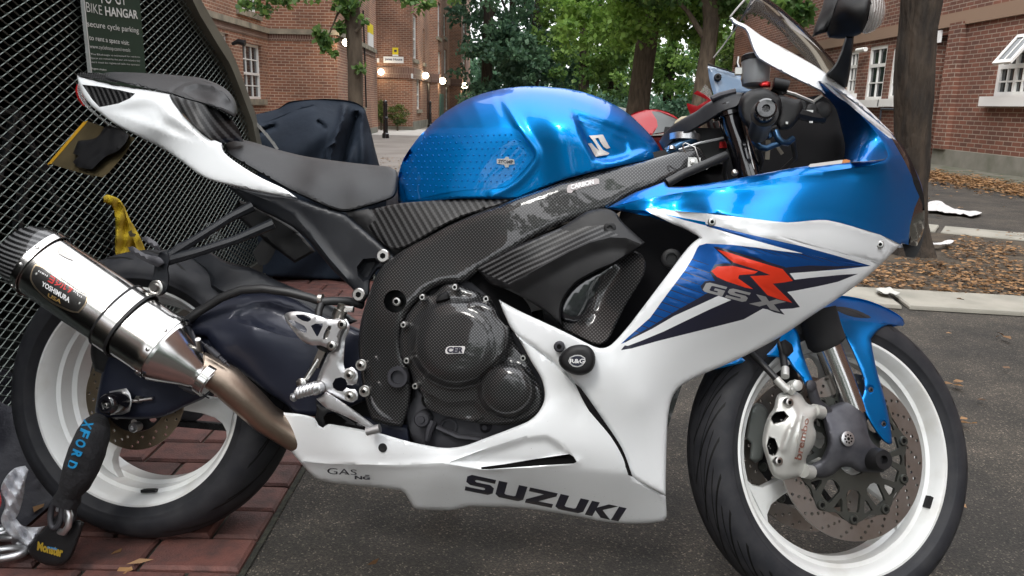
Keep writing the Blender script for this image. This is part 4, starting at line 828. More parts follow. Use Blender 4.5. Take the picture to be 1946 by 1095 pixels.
g1=glyph('G',0,.25,*_q); g2=glyph('S',.285,.535,*_q); g3=glyph('X',.60,.95,*_q)
nose=A2([(1557,154),(1575,160),(1610,184),(1650,216),(1690,250),(1702,266),(1690,262),(1660,238),(1620,205),(1590,182)])
regs=[(W_up,1),(inner,2),(spear,1),(stripe,2),(cy2,4),(blk1,3),(blk2,3),(blk3,3),(blk3a,3),(wst,1),(wst2,1),(rblk,3),(ra,5),(rb,5),(g1,6),(g2,6),(g3,6),(nose,1),(A2([(1738,395),(1750,368),(1765,368),(1765,430),(1752,475),(1738,490),(1726,475),(1729,430)]),7),(A2([(1694,262),(1706,268),(1728,300),(1748,345),(1756,372),(1748,372),(1738,345),(1718,305)]),7)]
# speed lines
for i in range(13):
    t=i/12; x=1207+ (1316-1207)*t; y=628-(628-492)*t; L=30+26*math.sin(3.1*t)+10*(i%3); regs.insert(2,(A2([(x-6,y-2),(x+L,y+L*.36),(x+L,y+L*.36+.7),(x-6,y+.4)]),3,2))
for i in range(6):
    x=1385+i*33; y=458+i*5.5; L=70-i*5; regs.insert(2,(A2([(x,y),(x+L,y+L*.36),(x+L,y+L*.36+.6),(x,y+1.8)]),3,2))
for i in range(4):
    x=1480+i*42; y=447+i*11.5; L=90; regs.append((A2([(x,y),(x+L,y+L*.30),(x+L,y+L*.30+1.2),(x,y+1.0)]),3,2))
SFO=panel('side_fairing',SF,[BLUE,WHITE,DBLUE,NAVY,CYAN,RED,SILV,GLBLK],BIKE,step=8,thick=.006,mirror=False,regions=regs,angle=50)
# plain far-side panel
s=Surf(B,fair,fc,edge=(7,.006)); s2=Surf(Frame(B.O,B.X,B.N,B.U),fair,fc,edge=None)
def far(name, surf, mat, step=18):
    out=surf.out; g=[(x,y) for x in np.arange(out[:,0].min(),out[:,0].max(),step) for y in np.arange(out[:,1].min(),out[:,1].max(),step)]; g=np.array(g); g=g[inpoly(g,out)&(segdist(g,out)>step*.3)]
    V=[Vector(a) for a in out]+[Vector(a) for a in g]; r=delaunay_2d_cdt(V,[(i,(i+1)%len(out)) for i in range(len(out))],[],0,1e-4); vv=np.array([tuple(a) for a in r[0]]); c=np.array([vv[list(f)].mean(0) for f in r[2]]); k=inpoly(c,out)
    ps=surf.P(vv); ps=[p-B.N*2*(p-B.O).dot(B.N) for p in ps]; m=len(ps); fs=[tuple(f) for f,z in zip(r[2],k) if z]
    me=mesh_from(ps+[p+B.N*.005 for p in ps],fs+[tuple(i+m for i in f[::-1]) for f in fs],[mat],name=name); return link(name,me,BIKE)
far('side_fairing',s,WHITE)
mb=MB()
for x,y,w_ in ((1353,422,.231),(1672,465,.125)):
    w_=float(SF.w([(x,y)])[0]); bolt(mb,B,x,y,w_+.001,.0068,.003)
mb.build_each('fairing_bolt',[STEEL,SOCK],SFO)
text_on('warning_writing',lambda x,y: B.P(x,y,.19),'',[(0,0),(1,0),(1,1),(0,1)],WHITE,SFO) if 0 else None
# vent between panel and belly pan: black inset behind
s=Surf(B,[(1092,728),(1104,738),(1145,796),(1182,852),(1202,906),(1190,900),(1172,868),(1140,815),(1110,765)],[(1092,728,.214),(1145,796,.203),(1200,905,.172)],edge=None); panel('side_vent',s,[GLBLK],SFO,step=6,thick=.004,eps=.0035)
# ---- belly pan
belly=[(508,789),(513,782),(540,784),(575,788),(598,795,),(605,808),(614,813),(624,806),(640,808),(680,815),(720,823),(780,840),(840,851),(880,848),(925,832),(970,815),(1005,800),(1022,785),(1033,765),(1035,745),(1028,718),(1010,688),(992,655),(978,633,'c'),(1020,664),(1067,702),(1098,735),(1141,795),(1170,838),(1187,870),(1198,902),(1230,924),(1265,943,'c'),(1267,982),(1262,990),(1235,994),(1190,995),(1140,990),(1100,982),(1040,972),(980,965),(925,963),(890,963),(855,970),(790,967),(782,958),(770,938),(763,932),(700,925),(612,914),(590,900),(560,866),(530,830)]
bc=[(508,789,.10),(613,812,.145),(590,900,.10),(612,914,.10),(680,815,.165),(680,880,.165),(700,925,.13),(840,851,.185),(840,885,.19),(855,970,.13),(980,965,.125),(1005,800,.205),(1035,745,.20),(978,633,.19),(1067,702,.205),(1141,795,.20),(1198,902,.175),(1265,943,.14),(1265,990,.12),(1100,982,.125),(1000,900,.185),(1100,850,.20),(1080,900,.18),(1180,950,.15)]
def bfall(p):
    yc=np.interp(p[:,0],[508,560,620,680,840,915,1100,1265],[862,874,880,882,884,890,892,905]); return -.00042*np.maximum(0,p[:,1]-yc)
BP=Surf(B,belly,bc,edge=(6,.006),feats=[('fn',bfall),('crease',A2([(560,876),(620,881),(680,883),(760,884),(840,880),(915,893),(1000,889),(1085,880),(1100,876)]),.004,9),
   ('in',A2([(850,880),(930,850),(1000,828),(1040,825),(1060,836),(1085,860),(1098,876),(1090,884),(1010,890),(915,893)]),.012,16)])
DARKV=M('vent_dark',(.003,.003,.003),.9,spec=.1)
slot=A2([(914,888),(960,882),(1020,872),(1082,863),(1090,868),(1096,878),(1090,881),(1010,886),(930,892),(915,892)])
BPO=panel('belly_pan',BP,[WHITE,DARKV],BIKE,step=7,thick=.006,regions=[(slot,1)],angle=50)
s=Surf(B,belly,bc,edge=None); far('belly_pan',s,WHITE)
mb=MB(); c=BP.P([(727.5,851)],.0005)[0]; mb.lathe(c,B.N,[(0,.0085),(.001,.0085),(.0012,.007),(.0005,.003),(.0005,0)],22); mb.build('fairing_plug',BLK,BPO)
# writing on the belly pan, letters drawn as bold slanted strokes
for ch_,u0,u1 in (('S',0,.178),('U',.196,.376),('Z',.392,.566),('U',.584,.764),('K',.782,.934),('I',.952,1.0)):
    panel('maker_letter',BP,[NAVY],BPO,step=12,thick=.0005,eps=.0012,outline=glyph(ch_,u0,u1,(889,901),(1191,966),(1175,991),(883,932)))
text_on('sticker_writing',BP,'GAS',[(622,889),(678,893),(678,903),(622,901)],NAVY,BPO,bold=-.005,eps=.0016)
text_on('sticker_writing',BP,'NG',[(674,904),(703,906),(703,912),(674,911)],NAVY,BPO,bold=.04,eps=.0016)
decal('sticker_line',BP,[(655,900),(702,903),(702,904.5),(655,901.5)],NAVY,BPO,eps=.0014)
# ---- crash protector
cp=[(1062,680),(1070,668),(1085,658),(1105,655),(1120,659),(1130,672),(1131,690),(1124,705),(1108,713),(1090,712),(1072,703),(1063,692)]
CP=Surf(B,cp,.262,edge=(12,.012)); CPO=panel('crash_protector',CP,[BLK],BIKE,step=6,thick=.03)
mb=MB(); bolt(mb,B,1063,659,.222,.010,.004); c=B.P(1063,659,.222); mb.build('protector_bolt',[DALU,SOCK],CPO)
decal('protector_badge',CP,[(1080,686),(1083,679),(1092,675),(1104,675),(1112,680),(1113,687),(1108,694),(1098,698),(1088,696),(1082,691)],M('badge_grey',(.5,.5,.5),.4,.3),CPO,eps=.0012,smooth=True,step=6)
decal('protector_badge',CP,[(1082,686),(1085,680),(1093,677),(1103,677),(1110,681),(1111,687),(1107,692),(1098,696),(1089,694),(1084,690)],NAVY,CPO,eps=.0022,smooth=True,step=6)
text_on('badge_writing',CP,'R&G',[(1083,682),(1111,682),(1111,691),(1083,690)],M('badge_white2',(.7,.7,.7),.4),CPO,bold=.02,eps=.0034)
# ---- air duct over the frame
def c5(l): return cv(l,850,330,.3652)
d_out=c5([(150,490),(300,405),(480,325),(580,285),(660,238),(720,200),(780,184),(835,184),(880,208),(905,243),(960,298),(1028,358),(1005,385),(940,425),(870,470),(800,500),(740,530),(680,565),(640,605),(605,660),(590,720),(596,790),(560,760),(500,712),(400,650),(300,600),(240,585),(190,540)])
DU=Surf(B,d_out,[(905,509,.175),(966,540,.19),(1060,430,.185),(1150,398,.18),(1225,460,.20),(1100,510,.20),(1065,610,.195),(1000,570,.19),(1000,480,.195),(1130,450,.195)],edge=(6,.006),feats=[('crease',A2(c5([(320,580),(500,480),(640,405),(740,360),(850,332),(930,335),(1010,370)])),.010,22)])
DUO=panel('air_duct',DU,[BLK,TWILL2],BIKE,step=7,thick=.02,regions=[(A2(c5([(140,490),(300,400),(480,320),(580,280),(600,292),(640,300),(720,275),(820,268),(850,300),(900,322),(820,330),(740,352),(640,397),(500,472),(320,575),(240,540)])),1)])
mb=MB(); c=DU.P([(1159,434)],.0)[0]; mb.lathe(c-B.N*.004,B.N,[(0,.011),(.006,.011),(.007,.009),(.007,.005),(.003,.0045),(.003,0)],20); mb.build('duct_screw',BLK,DUO)
s=Surf(B,c5([(560,690),(600,640),(700,540),(760,515),(860,470),(960,400),(1000,410),(1030,460),(1020,530),(930,680),(880,780),(840,860),(800,890),(760,888),(680,850),(600,810),(590,770)]),[(1070,610,.165),(1180,500,.17),(1225,520,.195),(1150,640,.20),(1100,640,.19),(1130,560,.16)],edge=(5,.005),feats=[('crease',A2(c5([(862,478),(780,600),(715,750)])),.012,14)]); panel('intake_duct',s,[CARB],DUO,step=8,thick=.012)
s=Surf(B,c5([(600,640),(700,545),(850,475),(860,485),(780,600),(715,745),(660,775),(620,765),(585,740),(575,700)]),.178,edge=(3,.003)); panel('duct_mouth',s,[GLBLK],DUO,step=9,thick=.02)
s=Surf(B,[(1180,400),(1260,400),(1330,452),(1300,485),(1240,560),(1165,655),(1140,660),(1100,600),(1150,500)],.10,edge=None); panel('radiator_shroud',s,[DKIN],BIKE,step=20,thick=.10)
s=Surf(B,[(1180,440),(1250,430),(1330,470),(1390,520),(1470,640),(1400,690),(1300,720),(1240,900),(1050,850),(1000,760),(980,600),(1100,560)],.02,edge=None); panel('radiator',s,[GLBLK],BIKE,step=24,thick=.06)
mb=MB(); mb.lathe(B.P(1276,492,.16),B.N,[(-.01,.018),(.004,.018),(.006,.015),(.006,.010),(.0,.009),(.0,0)],24); mb.build('radiator_cap',BLK,BIKE)
s=Surf(B,[(885,495),(960,535),(1010,590),(1010,650),(960,620),(935,570),(890,530)],.13,edge=None); panel('inner_panel',s,[DKIN],BIKE,step=20,thick=.02)
# ---- cockpit: inner fairing wall, screen, screen trim
def c7(l): return cv(l,1220,140,.21583)
inn=[(1558,156),(1582,177),(1616,201),(1651,236),(1679,272),(1688,296),(1679,303),(1616,308),(1603,306),(1606,278),(1598,240),(1589,208),(1576,190),(1564,180)]
s=Surf(B,inn,[(1558,156,.130),(1582,177,.133),(1651,236,.143),(1688,296,.148),(1616,308,.17),(1603,306,.07),(1606,278,.04),(1589,208,.05),(1564,180,.11)],edge=None); panel('cockpit_side',s,[BLUE],SFO,step=7,thick=.004)
s=Surf(B,[(1260,355),(1300,300),(1345,310),(1400,250),(1470,200),(1560,180),(1592,205),(1608,278),(1604,308),(1540,318),(1443,334),(1339,353)],[(1260,355,.02),(1592,205,-.02),(1604,308,.03),(1400,250,-.06)],edge=None); panel('cockpit_inner_panel',s,[DKIN],BIKE,step=20,thick=.01)
lab_=Surf(B,[(1536,316),(1540,312),(1608,303),(1616,305),(1614,309),(1540,318)],.1965,edge=None,smooth=False); panel('warning_label',lab_,[M('label_paper',(.62,.60,.58),.5),M('label_orange',(.55,.2,.05),.5)],SFO,step=20,thick=.001,regions=[(A2([(1602,302),(1620,302),(1620,311),(1600,311)]),1)])
trim=[(1387,35,'c'),(1392,33),(1400,41),(1413,45),(1424,53),(1450,70),(1500,100),(1540,122),(1575,145),(1600,163),(1640,200),(1700,257,'c'),(1640,210),(1590,176),(1566,159),(1556,157),(1570,180),(1550,170),(1515,155),(1480,138),(1455,122),(1440,112),(1433,102),(1428,90),(1420,68),(1415,55),(1403,49),(1392,43)]
trim=[(1387,35,'c'),(1392,33),(1405,42),(1418,47),(1450,70),(1500,97),(1545,123),(1580,147),(1610,172),(1650,208),(1700,257,'c'),(1655,222),(1615,190),(1580,166),(1557,157,'c'),(1569,179,'c'),(1545,167),(1515,153),(1480,135),(1455,121),(1440,111),(1433,100),(1426,82),(1419,62),(1412,54),(1400,49),(1391,43)]
s=Surf(B,trim,[(1387,35,.125),(1418,50,.128),(1440,105,.135),(1500,97,.118),(1580,147,.122),(1569,179,.138),(1615,180,.130),(1650,210,.135),(1700,257,.098)],edge=(5,.006)); panel('screen_trim',s,[WHITE],BIKE,step=6,thick=.01,mirror=True)
# screen bubble: lofted cross sections from near lower edge over the top to the far edge
GLS=bpy.data.materials.new('tinted_screen'); GLS.use_nodes=True; _n=GLS.node_tree; _n.nodes.clear(); _o=_n.nodes.new('ShaderNodeOutputMaterial'); _t=_n.nodes.new('ShaderNodeBsdfTransparent'); _t.inputs[0].default_value=(.86,.83,.81,1); _g=_n.nodes.new('ShaderNodeBsdfGlossy'); _g.inputs['Roughness'].default_value=.04; _g.inputs[0].default_value=(.8,.8,.8,1); _m=_n.nodes.new('ShaderNodeMixShader'); _f=_n.nodes.new('ShaderNodeLayerWeight'); _f.inputs[0].default_value=.12; _n.links.new(_f.outputs[0],_m.inputs[0]); _n.links.new(_t.outputs[0],_m.inputs[1]); _n.links.new(_g.outputs[0],_m.inputs[2]); _n.links.new(_m.outputs[0],_o.inputs[0])

edge=[(1387,33),(1418,47),(1450,70),(1500,98),(1550,125),(1590,152)]; ew=[.125,.125,.12,.117,.114,.105]
V=[];F=[];m=22
crest=[(1424,8),(1440,6),(1478,30),(1522,72),(1558,112),(1582,148)]
for i,((x,y),w_) in enumerate(zip(edge,ew)):
    a=B.P(x,y,w_); c=B.P(crest[i][0],crest[i][1],0.0); fa=a-B.N*2*w_
    h=c-(a+fa)/2
    for j in range(m+1):
        t=math.pi*j/m; ct=math.cos(t); st=math.sin(t); V.append((a+fa)/2+B.N*w_*math.copysign(abs(ct)**.8,ct)+h*st**.85)
for i in range(len(edge)-1):
    for j in range(m): F.append((i*(m+1)+j,i*(m+1)+j+1,(i+1)*(m+1)+j+1,(i+1)*(m+1)+j))
me=mesh_from(V,F,[GLS],name='windscreen'); sc_=link('windscreen',me,BIKE)
mdf=sc_.modifiers.new('s','SUBSURF'); mdf.levels=mdf.render_levels=2; 
mb=MB(); mb.tube([V[j] for j in range(m+1)],.0018,6); mb.build('screen_edge',M('screen_edge_grey',(.35,.34,.33),.2,0,.5),sc_)
# far half of the cowl seen through the gap
fs_=[(1347,122),(1352,114),(1380,92),(1420,62),(1432,98),(1440,115),(1400,138),(1372,126),(1350,120)]
s=Surf(B,[(1346,118),(1380,88),(1410,60),(1424,75),(1432,100),(1444,122),(1410,136),(1380,128)],-.115,edge=None); panel('far_screen_side',s,[GLS],sc_,step=10,thick=.002)
s=Surf(B,[(1345,125),(1372,132),(1405,142),(1430,150),(1440,178),(1400,180),(1362,196),(1356,180),(1348,150)],-.12,edge=(4,.004)); panel('far_cowl',s,[M('blue_grey_cowl',(.20,.29,.42),.25,0,1)],BIKE,step=8,thick=.005)
mb=MB(); mb.tube([B.P(1345,122,-.114),B.P(1372,131,-.114),B.P(1400,140,-.114)],.0016,6); bolt(mb,B,1364,147,-.112,.008,.004); mb.build('far_cowl_bolt',[BLK,SOCK],BIKE)
mb=MB(); mb.tube([B.P(1480,172,-.02),B.P(1510,180,-.02),B.P(1548,196,-.02)],.004,6); mb.tube([B.P(1546,193,-.02),B.P(1562,182,-.02)],.003,6); mb.build('cowl_stay',STEEL,BIKE)
# top yoke / handlebar
yk=c7([(150,600),(200,520),(270,455),(380,385),(480,330),(560,270),(640,225),(740,180),(830,165),(900,170),(890,215),(850,290),(780,320),(700,350),(560,440),(420,520),(330,560),(260,620),(200,690),(170,650)])
s=Surf(B,yk,[(1252,270,.03),(1290,235,.06),(1360,190,.09),(1410,177,.10),(1400,205,.11),(1340,235,.09),(1265,285,.05)],edge=(6,.008)); panel('top_yoke',s,[MATB],BIKE,step=7,thick=.03)
mb=MB(); mb.tube([B.P(1352,188,.09),B.P(1370,181,.09),B.P(1398,174,.09)],.006,8); mb.tube([B.P(1360,196,.06),B.P(1362,186,.06)],.008,8); mb.build('yoke_clip',DALU,BIKE)
# near fork tube, upper part
mb=MB(); mb.tube([B.P(1385,207,.07),B.P(1392,235,.07),B.P(1406,275,.07),B.P(1422,330,.07),B.P(1440,380,.07)],.0235,20); mb.tube([B.P(1383,200,.07),B.P(1388,222,.07)],.031,20); mb.tube([B.P(1406,205,.09),B.P(1418,260,.09),B.P(1432,322,.09)],.0022,6,mi=1); mb.build('fork_tube',[GLBLK,STEEL],BIKE)
# grip, bar end, switch block, lever, reservoir, banjo pipes
gc=B.P(1456,206,.33); gn=(B.N*1.0 - B.X*.10 + B.U*.05).normalized()
mb=MB(); mb.lathe(gc-gn*.16,gn,[(0,.016),(.01,.0175),(.120,.0175),(.124,.0215),(.130,.0215),(.132,.0165),(.134,.0165),(.138,.0155),(.155,.0150),(.16,.0125),(.16,.006),(.156,.0055),(.156,0)],36); GRP=mb.build('handlebar_grip',RUBH,BIKE)
mb=MB(); mb.lathe(gc-gn*.014,gn,[(0,.0165),(.012,.0165),(.015,.0135),(.015,.0062),(.010,.006),(.010,0)],32); mb.build('bar_end',GLBLK,GRP)
s=Surf(B,c7([(850,270),(870,215),(920,165),(990,135),(1080,130),(1150,160),(1230,215),(1240,300),(1200,400),(1190,455),(960,530),(930,480),(880,420),(850,350)]),.16,edge=(12,.02)); panel('throttle_housing',s,[BLK],GRP,step=7,thick=.05)
s=Surf(B,c7([(1130,200),(1240,190),(1330,220),(1400,230),(1420,300),(1380,400),(1300,490),(1210,500),(1180,440),(1200,330)]),.15,edge=(10,.015)); panel('switch_block',s,[BLK],GRP,step=7,thick=.04)
mb=MB(); 
for x,y,r_ in ((1520,205,.012),(1541,214,.014),(1560,212,.016)): mb.lathe(B.P(x,y,.12),B.N,[(0,r_),(.01,r_),(.013,r_*.7),(.013,0)],16)
mb.box(B.P(1538,214,.135),.006,.002,.004,(B.X,B.N,B.U),mi=1); mb.box(B.P(1541,231,.132),.003,.002,.003,(B.X,B.N,B.U),mi=1); mb.box(B.P(1495,234,.155),.002,.002,.002,(B.X,B.N,B.U),mi=1)
mb.tube([B.P(1500,212,.14),B.P(1540,222,.13),B.P(1565,225,.12)],.010,8); mb.build('lever_bracket',[BLK,STEEL],BIKE)
mb=MB(); mb.tube([B.P(1431,262,.14),B.P(1436,272,.15),B.P(1444,280,.155),B.P(1456,282,.155),B.P(1470,276,.15),B.P(1482,272,.15)],.0058,10); mb.tube([B.P(1474,250,.15),B.P(1478,262,.155),B.P(1485,270,.155),B.P(1496,272,.15),B.P(1506,264,.14)],.0062,10); mb.tube([B.P(1460,250,.13),B.P(1465,262,.13)],.006,8); mb.build_each('brake_banjo_pipe',BLUEAN,BIKE)
mb=MB(); mb.tube([B.P(1423,257,.15),B.P(1450,250,.155),B.P(1475,240,.155)],.003,6); mb.build('throttle_cable',RUBH,BIKE)
for pth in ([(1506,264),(1512,300),(1480,330)],[(1440,282),(1448,305),(1440,330)],[(1380,300),(1376,330),(1380,345)]):
    mb=MB(); mb.tube([B.P(x,y,.10-.02*i) for i,(x,y) in enumerate(pth)],.005,8); mb.build('cable',RUBH,BIKE)
# see-through slats: beige bracket bits below the pipes
mb=MB(); mb.box(B.P(1459,285,.06),.004,.002,.018,(B.X,B.N,B.U)); mb.box(B.P(1481,285,.06),.003,.002,.010,(B.X*.8+B.U*.6,B.N,B.U*.8-B.X*.6)); mb.build_each('wiring_clip',M('beige_clip',(.42,.36,.27),.5),BIKE)
mb=MB(); rb0=B.P(1434,166,.09); mb.lathe(rb0,B.U,[(0,.016),(.004,.023),(.014,.0255),(.046,.0265),(.046,.0265),(.048,.0255)],32); RSV=mb.build('brake_fluid_reservoir',CUP,BIKE)
mb=MB(); mb.lathe(rb0,B.U,[(.047,.0275),(.056,.0275),(.059,.024),(.059,0)],32); mb.build('reservoir_cap',BLK,RSV)
mb=MB(); mb.lathe(rb0,B.U,[(.003,.0),(.003,.0215),(.012,.0240),(.012,0)],28); mb.build('reservoir_base',M('fluid_amber',(.30,.27,.22),.3),RSV)
mb=MB(); mb.tube([B.P(1403,108,.1),B.P(1401,120,.1),B.P(1404,128,.1)],.0025,6,mi=1); mb.box(B.P(1403,136,.10),.006,.005,.006,(B.X,B.N,B.U),mi=0); mb.tube([B.P(1404,128,.1),B.P(1412,140,.1),B.P(1409,152,.1)],.002,6); mb.build('reservoir_bracket',[STEEL,STEEL],RSV)
s=Surf(B,c7([(1030,100),(1060,72),(1100,62),(1130,75),(1135,120),(1050,122)]),.12,edge=(5,.006)); panel('adjuster_knob',s,[REDAN],BIKE,step=5,thick=.015)
mb=MB(); mb.tube([B.P(1470,158,.13),B.P(1490,162,.13),B.P(1498,164,.13)],.0105,12); mb.tube([B.P(1470,164,.12),B.P(1484,172,.12),B.P(1488,180,.12)],.009,8); mb.build('brake_lever_pivot',BLK,BIKE)
# bracket, clip and steering bits near the frame head
mb=MB(); mb.box(B.P(1319,309,.135),.011,.0015,.009,(B.X,B.N,B.U)); mb.lathe(B.P(1317,309,.136),B.N,[(0,.006),(.004,.005),(.005,0)],12)
pp=[(1303,290),(1298,282),(1298,275),(1302,272),(1320,280),(1326,298),(1331,314)]; mb.tube([B.P(x,y,.14) for x,y in pp],.0016,6); mb.tube([B.P(1331,314,.14),B.P(1340,307,.14),B.P(1347,308,.14),B.P(1348,316,.14),B.P(1342,322,.14)],.0016,6); mb.build('wire_clip',STEEL,BIKE)
mb=MB(); mb.tube([B.P(1268,348,.15),B.P(1300,330,.145),B.P(1340,313,.14),B.P(1380,296,.12)],.0085,10); mb.build('cable_loom',RUBH,BIKE)
mb=MB(); mb.tube([B.P(1268,292,.05),B.P(1290,278,.05),B.P(1320,262,.05)],.012,10,mi=0); mb.lathe(B.P(1300,268,.04),B.U,[(0,.03),(.012,.03),(.014,.024),(.02,.02),(.02,0)],28,mi=1); mb.lathe(B.P(1276,284,.07),B.U,[(0,.008),(.006,.007),(.008,0)],12,mi=1); mb.tube([B.P(1290,285,.09),B.P(1330,272,.09),B.P(1375,262,.08)],.0022,6,mi=1); mb.build('steering_head',[BLUEAN,ALU],BIKE)
mb=MB(); mb.box(B.P(1319,280,.0),.06,.02,.035,(B.X,B.N,B.U)); mb.build('steering_damper',BLK,BIKE)
mb=MB(); mb.lathe(B.P(1396,329,.12),B.N,[(0,.006),(.004,.006),(.006,.003),(.006,0)],10); mb.build('clip_bolt',STEEL,BIKE)
mb=MB(); mb.box(B.P(1317,296,.02),.004,.03,.004,(B.X,B.N,B.U)); mb.box(B.P(1375,276,.03),.008,.004,.006,(B.X,B.N,B.U)); mb.build_each('fork_adjuster',REDAN,BIKE)
# ---- mirror
s=Surf(B,[(1543,72),(1548,52),(1560,20),(1572,-15),(1590,-30),(1650,-30),(1655,0),(1650,25),(1640,60),(1628,68),(1600,74),(1575,72),(1570,62),(1555,66)],[(1543,72,.30),(1600,74,.29),(1650,0,.34),(1572,-15,.27),(1610,20,.33)],edge=(10,.012),feats=[('crease',A2([(1570,62),(1582,30),(1596,-10)]),-.004,6)]); MIR=panel('mirror',s,[BLK],BIKE,step=7,thick=.045)
s=Surf(B,[(1607,70),(1623,69),(1620,100),(1615,140),(1610,165),(1600,170),(1580,150),(1570,140),(1585,125),(1597,100)],[(1607,70,.30),(1623,69,.30),(1600,165,.12),(1580,140,.14)],edge=(5,.008)); panel('mirror_stalk',s,[BLK],MIR,step=7,thick=.02)
s=Surf(B,[(1650,-30),(1668,-25),(1680,0),(1684,20),(1678,42),(1662,58),(1645,65),(1636,62),(1646,40),(1652,10)],[(1650,-30,.33),(1684,20,.31),(1640,62,.315),(1660,20,.335)],edge=(8,.012)); 
LENS=M('ribbed_clear_lens',(.62,.60,.58),.12,0,1,trans=.35); nt_,b_=nodes(LENS); tc_=nt_.nodes.new('ShaderNodeTexCoord'); wv=N(nt_,'ShaderNodeTexWave',Scale=60,Distortion=3); nt_.links.new(tc_.outputs['Object'],wv.inputs['Vector']); bp_=N(nt_,'ShaderNodeBump',Strength=.8,Distance=.002); nt_.links.new(wv.outputs[1],bp_.inputs['Height']); nt_.links.new(bp_.outputs[0],b_.inputs['Normal'])
panel('indicator_lens',s,[LENS],MIR,step=6,thick=.02)
# headlamp edge on the nose
s=Surf(B,[(1702,262),(1718,280),(1740,325),(1755,370),(1757,400),(1750,385),(1735,345),(1715,300),(1700,275)],[(1702,262,.07),(1757,400,.022),(1740,325,.06),(1700,275,.075)],edge=None); panel('headlamp',s,[GLBLK],BIKE,step=6,thick=.01,eps=.008)
s=Surf(B,[(1714,463),(1745,468),(1752,430),(1758,395),(1755,450),(1745,480),(1738,490),(1722,488)],.0,edge=None); panel('nose_underside',s,[BLK],BIKE,step=8,thick=.04)
# ---- fork leg, caliper, axle lug, fender (steered parts)
F_=FW
def c8(l): return cv(l,1280,560,.48863)
mb=MB(); mb.tube([F_.P(1572,655,.075),F_.P(1600,725,.075),F_.P(1622,785,.075)],.0245,32); mb.build('fork_stanchion',CHR,BIKE)
mb=MB(); mb.tube([F_.P(1552,590,.072),F_.P(1562,625,.074),F_.P(1571,652,.075),F_.P(1574,658,.075)],[.036,.036,.036,.030],24); mb.build('fork_sleeve',M('fabric_sleeve',(.012,.012,.013),.9),BIKE)
mb=MB(); mb.tube([F_.L(-.05,-.075,.32),F_.L(-.02,-.075,.1),F_.L(-.01,-.075,0)],.026,16); mb.build('fork_leg',BLK,BIKE)
lug=c8([(600,435),(640,420),(700,395),(722,400),(742,440),(752,500),(762,555),(790,590),(835,620),(840,660),(815,692),(770,690),(720,690),(690,672),(655,672),(610,705),(560,712),(515,692),(512,672),(545,655),(572,640),(588,610),(598,575),(588,520),(575,480),(545,465),(545,440),(570,435)])
s=Surf(F_,lug,[(1573,773,.09),(1640,780,.10),(1610,830,.115),(1680,870,.11),(1690,895,.10),(1560,905,.085),(1530,895,.085),(1548,775,.085)],edge=(12,.016)); LUG=panel('axle_lug',s,[LUGM],BIKE,step=7,thick=.045)
LGS=s; mb=MB(); c=F_.P(1611,834,float(LGS.w([(1611,834)])[0])+.004); mb.lathe(c-F_.N*.002,F_.N,[(0,.0135),(.003,.0135),(.004,.011),(.0041,0)],28)
for i_ in range(8): t_=i_*math.pi/4; mb.lathe(c+F_.N*.0022+(F_.X*math.cos(t_)+F_.U*math.sin(t_))*.0072,F_.N,[(0,.0019),(.0004,.0019),(.0004,0)],8,mi=1); mb.g.pop()
mb.lathe(c+F_.N*.0022,F_.N,[(0,.0032),(.0004,.0032),(.0004,0)],6,mi=1)
mb.build('fork_cap_screw',[ALU,SOCK],LUG)
mb=MB(); c=F_.P(1680,874,.135); mb.lathe(c-F_.N*.045,F_.N,[(0,.020),(.01,.021),(.038,.0205),(.045,.0175),(.045,.008),(.034,.007),(.034,0)],36); mb.build('axle_slider',BLK,BIKE)
cal=c8([(398,402),(410,385),(440,378),(478,378),(500,395),(522,425),(560,432),(562,470),(548,485),(545,510),(555,540),(548,580),(535,605),(515,640),(518,685),(500,705),(445,718),(415,720),(385,702),(372,670),(355,620),(345,580),(352,520),(370,470),(390,440)])
CL=Surf(F_,cal,[(1475,750,.10),(1530,765,.105),(1545,790,.115),(1530,850,.12),(1500,800,.118),(1460,830,.10),(1475,905,.10),(1530,895,.095)],edge=(10,.014),feats=[('in',A2(c8([(375,480),(395,455),(430,452),(450,475),(430,495),(390,505)])),.022,5),('in',A2(c8([(362,590),(370,550),(395,560),(410,600),(395,630),(372,625)])),.022,5),('crease',A2(c8([(500,470),(525,480),(500,640),(470,650),(500,470)])),.004,6),('ridge',A2(c8([(440,400),(480,470),(450,540),(430,600)])),.005,6,9)])
CALO=panel('brake_caliper',CL,[CALIP],BIKE,step=5,thick=.035,angle=60)
for a_,b2_ in (((405,480),(440,470)),((385,590),(405,600))):
    pass
decal('caliper_window',CL,c8([(378,480),(400,458),(430,455),(440,472),(425,492),(390,500)]),DARKV,CALO,eps=.002,smooth=True,step=6); decal('caliper_window',CL,c8([(364,585),(372,556),(395,562),(405,600),(392,626),(372,620)]),DARKV,CALO,eps=.002,smooth=True,step=6)
mb=MB(); 
for x,y in ((446,420),(405,648)): q=c8([(x,y)])[0]; bolt(mb,F_,q[0],q[1],float(CL.w([(q[0],q[1])])[0])+.002,.0085,.006)
mb.build_each('caliper_bolt',[STEEL,SOCK],CALO)
mb=MB(); 
for x,y in ((545,452),(505,685)):
    q=c8([(x,y)])[0]; mb.tube([F_.P(q[0],q[1],.095),F_.P(q[0]+14,q[1]+3,.088)],.013,14)
mb.build_each('caliper_mount',CALIP,CALO)
text_on('caliper_writing',CL,'brembo',[c8([(470,638)])[0],c8([(508,478)])[0],c8([(528,482)])[0],c8([(497,645)])[0]],M('caliper_letters',(.16,.06,.04),.5),CALO,bold=.02,eps=.003)
cal2=c8([(290,500),(300,440),(320,420),(350,430),(368,460),(360,560),(345,640),(318,655),(295,640),(300,580),(280,560)])
